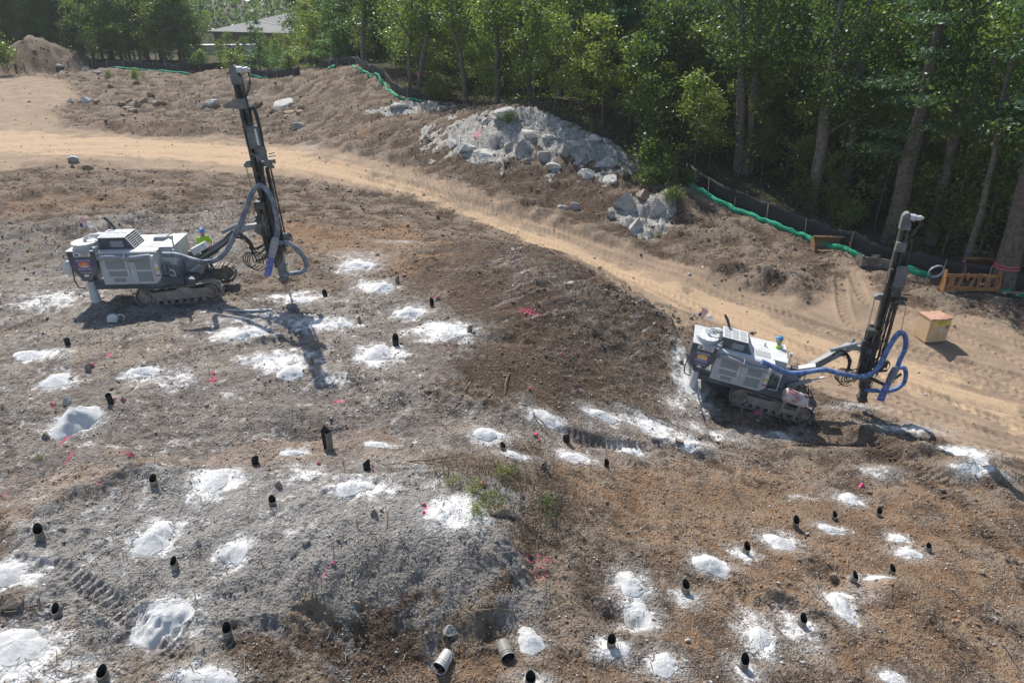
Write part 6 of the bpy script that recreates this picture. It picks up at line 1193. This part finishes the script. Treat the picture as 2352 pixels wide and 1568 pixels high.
# ---- heaps of drill cuttings
t = NT('drill_cuttings'); v = t.pos(); a_ = t.noise(3.0, 4, .6, v); b_ = t.noise(45, 4, .7, v); t.color(t.mix(t.ramp(t.math('ADD', t.math('MULTIPLY', a_, .5), t.math('MULTIPLY', b_, .6)), .4, .75), (.66, .66, .65), (.86, .86, .85))); t.b.inputs['Roughness'].default_value = .95; t.b.inputs['Specular IOR Level'].default_value = .2; t.bump(b_, .045); M_CUT = t.m
def heap(px, py, wpx, hpx, label, hf=.30, i=0):
    p = at(px, py); d = dep(p); g_ = max((CAMZ - p.z) / d, .25); rx = wpx * d / FPX / 2; ry = rx * max(.55, min(1.7, hpx / wpx / g_ * .95)); hh_ = 1.25 * hf * min(rx, ry); nr, na = 16, 44; V = []; F = []; q = i * 17.3
    for r in range(nr + 1):
        for a in range(na):
            th = 2 * math.pi * a / na; f = r / nr; wob = 1 + .16 * math.sin(2 * th + q) + .09 * math.sin(3 * th + q * 2) + .05 * math.sin(7 * th + q) ; x = p.x + rx * f * wob * math.cos(th); y = p.y + ry * f * wob * math.sin(th)
            prof = ((1 - f) ** 1.0 if f > .12 else .88 - f * .0 - (f ** 2)) * .92 + .08 * math.cos(f * 1.57); n_ = float(vnoise(np.array([x * 5.0]), np.array([y * 5.0]), 31)[0]) * .028 * hh_ / .2 + float(vnoise(np.array([x * 16.0]), np.array([y * 16.0]), 32)[0]) * .014
            rim = .012 + n_ * (1 - f) - (.05 if r == nr else 0); V.append((x - p.x, y - p.y, zf(x, y) * (.25 + .75 * f) + float(gh(x, y)) * (.75 - .75 * f) + hh_ * prof * (1 - f ** 6) + rim - p.z))
    for r in range(nr):
        for a in range(na): b = (a + 1) % na; F.append((r * na + a, (r + 1) * na + a, (r + 1) * na + b, r * na + b))
    o = link('cuttings_heap', mesh_np('cuttings_heap', V, F, True), M_CUT, None, p); tag(o, label, 'dust heap', 'white heaps of drill cuttings'); return o
HP = [(172,970,88,70,'tallest sharp white cone of cuttings on the left',.75),(128,876,78,30,'low white heap above the tall cone on the left',.35),(66,816,80,24,'flat white heap at the far left above the others',.3),(330,852,66,22,'white heap right of two standpipes on the left',.3),(560,768,84,28,'wide white heap behind the left rig shadow',.3),(668,856,72,30,'white heap left of the mast shadow tip',.35),
 (878,661,58,22,'uppermost white heap near a standpipe',.35),(945,720,62,26,'white heap left of the pink topped stone',.35),(1040,772,54,16,'narrow white heap left of the tilted standpipe',.3),(868,812,70,34,'round white heap below a tall standpipe',.4),(696,692,46,14,'small white heap at the drill string',.3),(785,745,52,16,'grey white heap right of the drill string',.3),(820,612,56,16,'white heap right of the short hose',.3),
 (355,1240,96,66,'bright white heap in the near left above a standpipe',.4),(497,1105,54,74,'white cuttings run sliding down a grey bank',.3),(542,1268,56,64,'grey white heap leaning on the bank',.3),(370,1428,128,100,'largest white heap in the near left',.28),(14,1322,100,58,'white heap cut by the left edge above the lower one',.35),(45,1485,124,96,'big white heap in the lower left corner',.35),(486,1562,112,56,'white heap cut by the bottom edge',.35),
 (812,1124,80,46,'white heap on the brow above the grey bank',.35),(1117,999,62,30,'white heap upper left of the two pink stones',.4),(1256,966,66,26,'white heap at the foot of the dark slope',.35),(1386,956,58,26,'greyer white heap right along the foot of the slope',.4),(1446,1040,54,30,'white heap right of the standpipe with a long shadow',.4),(1322,1052,64,22,'flat white heap left of the round one',.3),(1176,1044,56,12,'thin white heap under the pink stones',.3),
 (868,1023,54,10,'thin white heap in the middle of the trough',.3),(668,1041,50,12,'thin white heap left of the tall black sleeve',.3),(1580,1026,44,20,'white heap on the dusty trail',.3),(1790,1246,72,42,'bright white heap right of a standpipe on the right slope',.4),(1632,1298,76,60,'large white heap in the lower right with a dented top',.42),(1906,1215,60,22,'long white heap under two far standpipes',.3),(1950,1148,52,32,'grey speckled heap high on the right slope',.25),
 (2062,1238,34,20,'small white heap upper of a joined pair',.3),(2092,1272,52,26,'white heap lower of a joined pair',.3),(2018,1328,60,22,'grey white heap left of a standpipe on the right',.25),(1930,1396,58,80,'long white heap sliding down the right slope',.3),(1448,1345,70,54,'white heap on top of the run by the gully',.4),(1466,1416,58,66,'white run below the heap by the gully',.25),(1742,1462,50,70,'white cone leaning on the right bank',.4),(1522,1530,70,54,'white heap right of the lower gully standpipe',.35),
 (1218,1475,72,60,'round white heap right of the two buckets',.45),(2046,1562,42,40,'white heap cut by the bottom edge on the right',.3),(1590,890,46,40,'bright white dust bank at the tail of the right rig',.3),(2235,1060,90,22,'white dust bank on the berm at the right edge',.2)]
for i, h_ in enumerate(HP): heap(*h_[:5], hf=h_[5], i=i)

# ---- standpipes in the drill holes
M_PIPEO = simple('standpipe_outside', (.17, .155, .125), .7, var=.25, scale=8, dirt=(.42, .40, .36), dirt_amt=.5); M_PIPEI = simple('standpipe_inside', (.012, .013, .012), .8, var=.2)
def pipe(px, py, label, s=1.0, face=-90, hb=.33, hf_=.16, tilt=(0, 0), i=0, dark=False):
    p = ground(px, py, -.05); n = 22; r = .088; V = []; 
    for lay, rr_ in ((0, r), (1, r * .93)):
        for j in range(n):
            a = 2 * math.pi * j / n; h = hf_ + (hb - hf_) * ((1 - math.cos(a)) / 2) ** 1.5 if True else 0; dr = 1 + .06 * math.sin(2 * a + i)
            V += [(rr_ * math.cos(a) * dr, rr_ * math.sin(a) * dr, -.12), (rr_ * math.cos(a) * dr * 1.04, rr_ * math.sin(a) * dr * 1.04, h + .05)]
    F0 = [(2 * j, 2 * ((j + 1) % n), 2 * ((j + 1) % n) + 1, 2 * j + 1) for j in range(n)]; off = 2 * n; F1 = [(off + f[3], off + f[2], off + f[1], off + f[0]) for f in F0]; F2 = [(2 * j + 1, 2 * ((j + 1) % n) + 1, off + 2 * ((j + 1) % n) + 1, off + 2 * j + 1) for j in range(n)]
    o = empty('standpipe', p, (tilt[0], tilt[1], R(face + rnd.uniform(-22, 22)))); o.scale = (s, s, s); tag(o, label, 'standpipe', 'black plastic standpipes in the drill holes')
    m = MB(); m.add(V, F0 + F2); m.obj('pipe_wall', M_PIPEI if dark else M_PIPEO, o); m = MB(); m.add(V, F1); m.obj('lining', M_PIPEI, o); return o
PI_ = [(96,1240,'standpipe in a white patch at the left edge',1.15),(131,1404,'standpipe beside white heap with blue shadow, lower left'),(405,1312,'standpipe below the bright heap on the near left',.9),(524,1462,'standpipe right of the largest white heap'),(240,1566,'standpipe at the bottom edge on the left',1.1),(355,1118,'standpipe with tan foot on the brown knoll'),(157,792,'standpipe between rig shadow and flat heap'),
 (203,852,'standpipe left of the pink edged dark stone'),(257,928,'square topped standpipe left of the pink painted stone'),(716,836,'standpipe inside the mast shadow'),(586,1066,'short standpipe in the dark trough'),(628,1166,'buried standpipe on the upper bank',.9),(843,1080,'standpipe beside a pink pebble above the bank'),(912,648,'uppermost standpipe above the uppermost heap'),(992,704,'standpipe left of the pink topped stone'),
 (1078,763,'widely torn standpipe leaning right on the hilltop',1.1),(909,794,'tall standpipe above the round heap',1.25),(826,738,'grey small standpipe in the white dust',.7),(748,684,'standpipe right of the drill string'),(1157,1036,'short standpipe behind the thin heap',.85),(1301,1016,'standpipe with a long shadow right of pink stones',1.15),(1250,1079,'low standpipe on the brown flat'),(1393,1077,'dark low standpipe near the round heap',.85),
 (1403,1486,'standpipe in a round white patch in the gully'),(1217,1578,'standpipe cut by the bottom edge in the middle',1.1),(1573,1360,'standpipe left of the dented white heap',1.05),(1712,1268,'standpipe right of the dented heap',1.05),(1826,1212,'standpipe right above the bright heap on the slope',1.1),(1915,1190,'far short standpipe above the long heap',.9),(2015,1188,'far standpipe right of the speckled heap',.95),(2130,1267,'low standpipe right of the joined pair of heaps',.8),
 (2046,1318,'leaning standpipe right of the grey heap',1.0),(1956,1340,'standpipe over the long sliding heap',1.0),(1841,1432,'standpipe above the broken white bank',1.0),(1707,1536,'standpipe at the lower right with a long blue shadow',1.1)]
for i, q in enumerate(PI_):
    far_ = q[1] < 1100; pipe(q[0], q[1], q[2], (q[3] if len(q) > 3 else 1.0), face=-78 if not far_ else rnd.choice((-80, -60, 150, 120)), tilt=(rnd.uniform(-.12, .12), rnd.uniform(-.12, .12)), i=i, dark=far_ and i % 2 == 0, hf_=.16 if i != 8 else .28)
p = ground(756, 1030); o = empty('rolled_sleeve', p); tag(o, 'tall black rolled sleeve standing in dust at the hill brow', 'sleeve'); m = MB()
m.prism([(-.13, -.1), (-.15, .62), (-.05, .80), (.10, .62), (.14, .55), (.12, -.1)], -.07, .0); m.cyl((.06, -.09, -.1), (.07, -.09, .58), .085, n=14); m.obj('sleeve_sheet', M_PIPEI, o); m = MB(); m.tube([(.06, -.09, -.05), (.072, -.10, .60)], .09, 14, False); m.obj('sleeve_tube', M_PIPEO, o)

# ---- two buckets, jug
M_BUCKET = simple('dusty_white_plastic', (.52, .52, .50), .5, var=.2, scale=6, dirt=(.30, .28, .24), dirt_amt=.5); M_BUCKET2 = simple('dirty_grey_plastic', (.30, .29, .26), .55, var=.25, scale=7, dirt=(.20, .18, .15), dirt_amt=.5)
def bucket(px, py, yaw, label, mat):
    p = ground(px, py, .14); o = empty('bucket', p, (R(6), 0, yaw)); tag(o, label, 'bucket', 'two plastic buckets lying on their sides')   # axis along +y, mouth at -y
    m = MB(); n = 28; V = []; prof = [(.185, .129), (.185, .0), (.18, .131), (.10, .137), (-.07, .143), (-.075, .155), (-.085, .155), (-.09, .144), (-.12, .146), (-.125, .158), (-.135, .158), (-.14, .147), (-.175, .150), (-.18, .157), (-.19, .157), (-.19, .143)]
    pr = [(.185, .002)] + prof[2:]
    for (y, r) in pr:
        for j in range(n): a = 2 * math.pi * j / n; V.append((r * math.cos(a), y, r * math.sin(a)))
    F = [(k * n + j, k * n + (j + 1) % n, (k + 1) * n + (j + 1) % n, (k + 1) * n + j) for k in range(len(pr) - 1) for j in range(n)]; m.add(V, F); m.obj('body', mat, o)
    m = MB(); V = []
    for (y, r) in ((-.19, .143), (.17, .125), (.17, .002)):
        for j in range(n): a = 2 * math.pi * j / n; V.append((r * math.cos(a), y, r * math.sin(a)))
    m.add(V, [(k * n + (j + 1) % n, k * n + j, (k + 1) * n + j, (k + 1) * n + (j + 1) % n) for k in range(2) for j in range(n)]); m.obj('inside', M_PIPEI, o)
    m = MB(); m.tube([(.157 * math.cos(a), -.12 - .13 * math.sin(a) ** .8 if math.sin(a) > 0 else -.12, -.10 * math.sin(a) - .02) for a in [j * math.pi / 14 for j in range(15)]], .005, 6); h = m.obj('handle', M_STICK, o)
    m = MB(); m.cyl((-.05, -.252, -.12), (.05, -.252, -.12), .012); m.obj('grip', M_STICK, h)
bucket(1021, 1524, R(-27), 'left white bucket lying on its side, mouth towards us', M_BUCKET); bucket(1160, 1500, R(20), 'right grey labelled bucket lying on its side by the white heap', M_BUCKET2)
p = ground(259, 740, .0); o = empty('jug', p, (0, R(12), .3)); tag(o, 'white plastic jug lying in the shadow below the left rig', 'jug')
m = MB(); m.box((0, 0, .15), (.36, .24, .24)); m.box((.02, 0, .30), (.26, .2, .06), taper=(.6, .7)); jb = m.obj('body', M_TOP, o); bv = jb.modifiers.new('bevel', 'BEVEL'); bv.width = .045; bv.segments = 3
m = MB(); m.tube(catmull([(.12, -.05, .27), (.24, -.05, .36), (.38, -.05, .33), (.40, -.05, .20), (.34, -.05, .12)], 5), .02, 7); m.obj('spout_hose', M_TOP, o)

# ---- things by the right fence
M_ORANGE = simple('worn_orange_paint', (.34, .16, .05), .6, var=.3, scale=4, dirt=(.30, .14, .08), dirt_amt=.7); M_BKT = simple('rusty_brown_steel', (.24, .12, .055), .7, var=.3, scale=4, dirt=(.34, .22, .12), dirt_amt=.6); M_BGREY = simple('old_grey_steel', (.15, .135, .115), .7, var=.3, scale=4, dirt=(.3, .26, .2), dirt_amt=.5)
M_CAB = simple('weathered_cream_paint', (.58, .45, .28), .6, var=.12, scale=3, dirt=(.45, .20, .08), dirt_amt=.55); M_CABT = simple('faded_red_paint', (.46, .25, .17), .6, var=.2, scale=4, dirt=(.6, .4, .3), dirt_amt=.5)
def shell_bucket(loc, rz, W_, D_, H_, mat, label, teeth=0):
    o = empty('excavator_bucket', loc, (0, 0, rz)); tag(o, label, 'digger bucket'); prof = [(-D_ * .5, .02), (-D_ * .5, .0), (D_ * .1, 0), (D_ * .38, .12 * H_), (D_ * .5, .4 * H_), (D_ * .46, .75 * H_), (D_ * .25, H_)]
    inner = [(a * .93, b * .93 + .035) for a, b in reversed(prof)]; m = MB()
    m.prism([(H_ * 0 + a, b) for a, b in prof] + inner, -W_ / 2, W_ / 2, 'x'); 
    side = [(-D_ * .5, 0), (D_ * .1, 0), (D_ * .38, .12 * H_), (D_ * .5, .4 * H_), (D_ * .46, .75 * H_), (D_ * .25, H_), (-D_ * .35, .55 * H_)]
    m.obj('bowl', mat, o)
    for s in (-1, 1): m = MB(); m.prism(side, s * W_ / 2, s * (W_ / 2 + .04), 'x'); m.obj('side_plate', mat, o)
    m = MB(); m.box((0, D_ * .3, H_ + .03), (W_, .16, .08)); m.obj('cutting_edge', mat, o)
    for k in range(teeth): m = MB(); m.box((-W_ / 2 + (k + .5) * W_ / teeth, D_ * .3, H_ + .075), (.05, .16, .03)); m.obj('tooth', M_DGREY, o)
    return o
p = ground(1906, 573, -.02); shell_bucket(p, R(-4), 2.0, .95, .62, M_BKT, 'wide rusty brown digger bucket lying by the right fence', 9)
def ubox(px, py, rz, w_, label):
    p = ground(px, py, -.03); o = empty('steel_bucket', p, (0, 0, rz)); tag(o, label, 'steel bucket', 'old grey steel buckets by the fence'); m = MB(); m.prism([(-w_ / 2, 0), (-w_ / 2, .62), (-w_ / 2 + .06, .68), (-w_ / 2 + .15, .55), (w_ / 2 - .15, .5), (w_ / 2 - .05, .66), (w_ / 2, .62), (w_ / 2, 0)], -.35, -.27); m.obj('back_plate', M_BGREY, o)
    for s in (-1, 1): m = MB(); m.prism([(-.4, 0), (.5, .05), (.35, .45), (-.4, .66)], s * w_ / 2 - .03, s * w_ / 2 + .03, 'x'); m.obj('side_plate', M_BGREY, o)
    m = MB(); m.box((0, .1, .05), (w_, .8, .05)); m.obj('floor_plate', M_BGREY, o)
ubox(1989, 606, R(3), .95, 'left grey steel bucket beside the green sock'); ubox(2035, 612, R(-28), 1.1, 'right grey steel bucket partly behind the mast')
p = ground(2143, 640, .0); o = empty('hose_coil', p, (R(18), 0, 0)); tag(o, 'ring of white hose leaning on the fence', 'hose coil'); m = MB()
for k in range(3): m.tube([(math.cos(a) * (.40 - .012 * k), .05 * k, math.sin(a) * (.40 - .012 * k) + .42) for a in [j * math.pi / 14 for j in range(29)]], .022, 6)
m.obj('hose', M_TOP, o)
p = ground(2225, 670, .0); o = empty('fork_frame', p, (R(-8), 0, R(-3))); tag(o, 'orange steel fork frame attachment standing by the right fence', 'fork frame'); W_ = 2.75
for s in (-1, 1): m = MB(); m.prism([(-.18, 0), (.22, 0), (.30, .2), (.05, 1.15), (-.12, 1.15), (-.18, .5)], s * W_ / 2 - .035, s * W_ / 2 + .035, 'x'); m.obj('side_plate', M_ORANGE, o)
for nm, z_, y_, w__ in (('upper_beam', .85, 0, .17), ('lower_beam', .16, -.02, .18)): m = MB(); m.box((0, y_, z_), (W_, .14, w__)); m.obj(nm, M_ORANGE, o)
for x_ in (-.62, .02, .38): m = MB(); m.bar((x_ - .10, -.08, .1), (x_ + .12, -.05, .92), .09, .12, (0, 1, 0)); m.obj('upright', M_ORANGE, o)
for x_ in (-.28, .28): m = MB(); m.prism([(x_ - .06, .65), (x_ - .07, .95), (x_, 1.03), (x_ + .06, .9), (x_ + .02, .6)], -.18, -.08); m.obj('hook', M_ORANGE, o)
m = MB(); m.box((.85, .02, .5), (.25, .1, .5)); m.box((-.98, .02, .5), (.25, .1, .5)); m.obj('gusset_plate', M_ORANGE, o)
p = ground(2240, 640, .1); shell_bucket(p, R(-6), 1.5, .8, .85, M_BKT, 'dark brown digger bucket behind the orange frame')
p = ground(2133, 778, -.01); o = empty('flammables_cabinet', p, (0, 0, R(8))); tag(o, 'weathered cream flammables cabinet with faded red top on the haul road', 'cabinet')
m = MB(); m.box((0, 0, .62), (1.06, .86, 1.16)); m.obj('body', M_CAB, o); m = MB(); m.box((0, 0, 1.215), (1.12, .92, .04)); m.box((-.42, -.36, 1.245), (.2, .18, .02)); m.box((.42, -.36, 1.245), (.2, .18, .02)); m.obj('top', M_CABT, o)
for s in (-1, 1):
    m = MB(); m.box((s * .255, -.44, .62), (.50, .02, 1.08)); dd_ = m.obj('door', M_CAB, o)
    if s == 1: m = MB(); m.box((.07, -.462, .68), (.06, .03, .12)); m.obj('handle', M_STICK, dd_); m = MB(); m.box((.33, -.455, .80), (.05, .008, .2)); m.box((.42, -.455, .82), (.05, .008, .2)); m.obj('red_label', M_RUSTY, dd_)
m = MB(); m.box((.05, -.456, 1.03), (.72, .008, .2)); m.obj('warning_sign', simple('sign_yellow', (.75, .62, .06), .6, var=.1, dirt=(.5, .4, .2), dirt_amt=.3), o); text('sign_word', 'FLAMMABLE', .105, M_RUSTY, o, (.05, -.462, 1.075), FACE, sx=1.0); text('sign_word', 'KEEP FIRE AWAY', .06, M_RUSTY, o, (.05, -.462, .975), FACE, sx=1.1)
m = MB(); m.box((0, 0, .02), (1.02, .82, .06)); m.obj('base', M_RUSTY, o)
p = ground(2325, 672, .02); o = empty('pallet', p, (R(-14), 0, R(-12))); tag(o, 'grey wooden pallet leaning at the right edge of the fence', 'pallet'); sm = MB().box((0, 0, 0), (1.2, .10, .02)).mesh('slat'); sm.materials.append(M_STAKE)
for k in range(7): link('slat', sm, None, o, (0, -.5 + k * .165, .13))
for k in range(3): m = MB(); m.box((-.55 + k * .55, 0, .06), (.09, 1.1, .11)); m.obj('bearer', M_STAKE, o)
p = ground(2268, 655, .05); m = MB(); m.sphere((0, 0, 0), .5, 12, (1, .3, .12)); tag(m.obj('plastic_sheet', M_TOP, None, p), 'crumpled pale plastic sheet right of the orange frame', 'sheet')
p = ground(600, 692, .02); m = MB(); m.tube(catmull([(-1.1, 0, .02), (-.5, .05, .04), (0, -.02, .05), (.5, .08, .03), (1.2, .0, .04)], 4), [.05, .045, .06, .05, .06] * 3 + [.04, .03], 7) if False else m.tube(catmull([(-2.3, -.3, .02), (-1.2, .0, .04), (-.2, -.05, .05), (.6, .1, .03)], 5), .05, 7)
tag(m.obj('flat_hose', M_TOP, None, ground(590, 715, .0)), 'dusty flat white hose lying in front of the left rig', 'hose')
# branches
for i, (a, b, w_, lb) in enumerate([((890,1180),(882,1262),4,'long stick standing against the grey bank'),((818,1195),(830,1250),2,'thin forked root on the grey bank'),((975,1062),(1060,1052),3,'upper of two fallen branches above the weeds'),((940,1064),(1010,1068),4,'lower of two fallen branches above the weeds'),((1023,1075),(1028,1098),4,'short peeled branch left of the weeds'),((1180,1000),(1262,1098),2,'thin bent branch right of the weeds'),
     ((1340,750),(1430,800),3,'pale branch on the dark slope'),((1225,960),(1275,1010),3,'dead branch between white heaps'),((60,1395),(150,1380),4,'branch beside the upper left heap'),((1250,700),(1340,735),2,'root crossing the top of the slope'),((1840,1330),(1900,1400),2,'root hanging over the right gully'),((1780,1440),(1850,1520),2,'thin root on the lower right bank'),((1640,1390),(1720,1450),3,'curved root under the dented heap'),((1480,950),(1560,985),3,'stick on the dusty slope'),
     ((1560,495),(1600,470),3,'branch sticking from the cut rock'),((1250,820),(1330,850),3,'stick in the middle of the dark slope'),((900,1330),(930,1420),2,'root fringe at the bank edge'),((1080,880),(1040,940),3,'stick left on the dark slope'),((1170,860),(1160,910),3,'short stick above the dusty rocks'),((2300,1480),(2340,1545),3,'branch at the lower right corner'),((2150,1440),(2240,1500),2,'thin root at the lower right'),((1090,1420),(1180,1410),3,'pale root above the left bucket'),((470,560),(420,572),2,'thin pale branch above the left rig'),((1260,575),(1310,610),3,'pale stick at the crest of the dark slope')]):
    p, q = ground(*a, .04), ground(*b, .05); d = dep(p); r_ = w_ * d / FPX / 2; mid = p.lerp(q, .5) + Vector((rnd.uniform(-.08, .08), rnd.uniform(-.08, .08), .06)); m = MB(); m.tube(catmull([p - p, mid - p, q - p], 5), [r_ * 1.2 - r_ * .07 * k for k in range(11)], 7); 
    e_ = mid - p; m.tube([e_, e_ + Vector((rnd.uniform(-.3, .3), rnd.uniform(-.1, .3), .12))], [r_ * .6, .004], 5); tag(m.obj('branch', M_DRY, None, p), lb, 'branch', 'dead branches on the dirt')
# weeds
for i, (a, b, s_, lb) in enumerate([(1085,1135,.42,'green weeds left of the pink topped stone'),(1130,1170,.50,'tallest weeds beside the rotten root block'),(1150,1095,.40,'weeds above the pink topped stone'),(1040,1110,.32,'sparse weeds left above the bank'),(1250,1165,.40,'weeds right of the root block'),(1175,1085,.3,'small green plant by the brown flat'),(1100,1180,.36,'weeds over the white dust'),(1262,1200,.25,'small yellow flowered weed right of the bank'),
     (318,190,.8,'green weeds on the far dirt flat'),(250,180,.6,'weeds beside pale rocks at the far left'),(350,196,.5,'yellow weeds right of the far green ones'),(1170,290,.6,'grass tuft on the outcrop crown'),(1545,475,.8,'bush growing from the cut rock'),(1490,430,.9,'yellow bush over the long grey rock'),(1510,545,.4,'yellow flowers at the foot of the cut rock'),(90,1060,.2,'tiny weed at the left edge'),(225,580,.4,'weed in the hollow behind the left rig'),(1580,430,.8,'shrub before the first fence stake')]):
    p = at(a, b); plant('weed', (WEED if s_ < .6 and a > 300 or b > 900 else SHR)[i % 2], p.x, p.y, lb, 'weed', 'weeds on the bare ground', s_)

# ================================================================ air
def volume_mat(name, dens, col, aniso, noise_=None):
    m = bpy.data.materials.new(name); m.use_nodes = True; t = m.node_tree; t.nodes.clear(); o = t.nodes.new('ShaderNodeOutputMaterial'); v = t.nodes.new('ShaderNodeVolumePrincipled')
    v.inputs['Color'].default_value = (*col, 1); v.inputs['Density'].default_value = dens; v.inputs['Anisotropy'].default_value = aniso; t.links.new(v.outputs[0], o.inputs['Volume'])
    if noise_:
        tc = t.nodes.new('ShaderNodeTexCoord'); n_ = t.nodes.new('ShaderNodeTexNoise'); n_.inputs['Scale'].default_value = noise_; n_.inputs['Detail'].default_value = 4; t.links.new(tc.outputs['Object'], n_.inputs['Vector'])
        ln_ = t.nodes.new('ShaderNodeVectorMath'); ln_.operation = 'LENGTH'; t.links.new(tc.outputs['Object'], ln_.inputs[0])
        mr_ = t.nodes.new('ShaderNodeMapRange'); mr_.inputs[1].default_value = 1.0; mr_.inputs[2].default_value = .1; t.links.new(ln_.outputs['Value'], mr_.inputs[0])
        m2 = t.nodes.new('ShaderNodeMapRange'); m2.inputs[1].default_value = .38; m2.inputs[2].default_value = .7; t.links.new(n_.outputs[0], m2.inputs[0])
        mm = t.nodes.new('ShaderNodeMath'); mm.operation = 'MULTIPLY'; t.links.new(mr_.outputs[0], mm.inputs[0]); t.links.new(m2.outputs[0], mm.inputs[1]); m3 = t.nodes.new('ShaderNodeMath'); m3.operation = 'MULTIPLY'; m3.inputs[1].default_value = dens; t.links.new(mm.outputs[0], m3.inputs[0]); t.links.new(m3.outputs[0], v.inputs['Density'])
    return m
m = MB(); m.box((0, 350, 9), (2300, 860, 42)); hzb = m.obj('haze', volume_mat('haze_air', .00035, (.93, .96, 1.0), .1), smooth=False); tag(hzb, kind='stuff')
zmin = float(Z[(Y > -60)].min()); hzb.data.vertices.foreach_get
for v in hzb.data.vertices: v.co.z = zmin - 1.2 if v.co.z < 0 else 33.0
p = at(1625, 900); m = MB(); m.sphere((0, 0, 0), 1.0, 16); du = m.obj('dust_cloud', volume_mat('rock_dust', .9, (.95, .95, .95), .2, 1.6), None, (p.x - .1, p.y - .1, p.z + .55)); du.scale = (1.7, 1.1, .95); tag(du, 'drifting pale dust behind the right rig', kind='stuff')
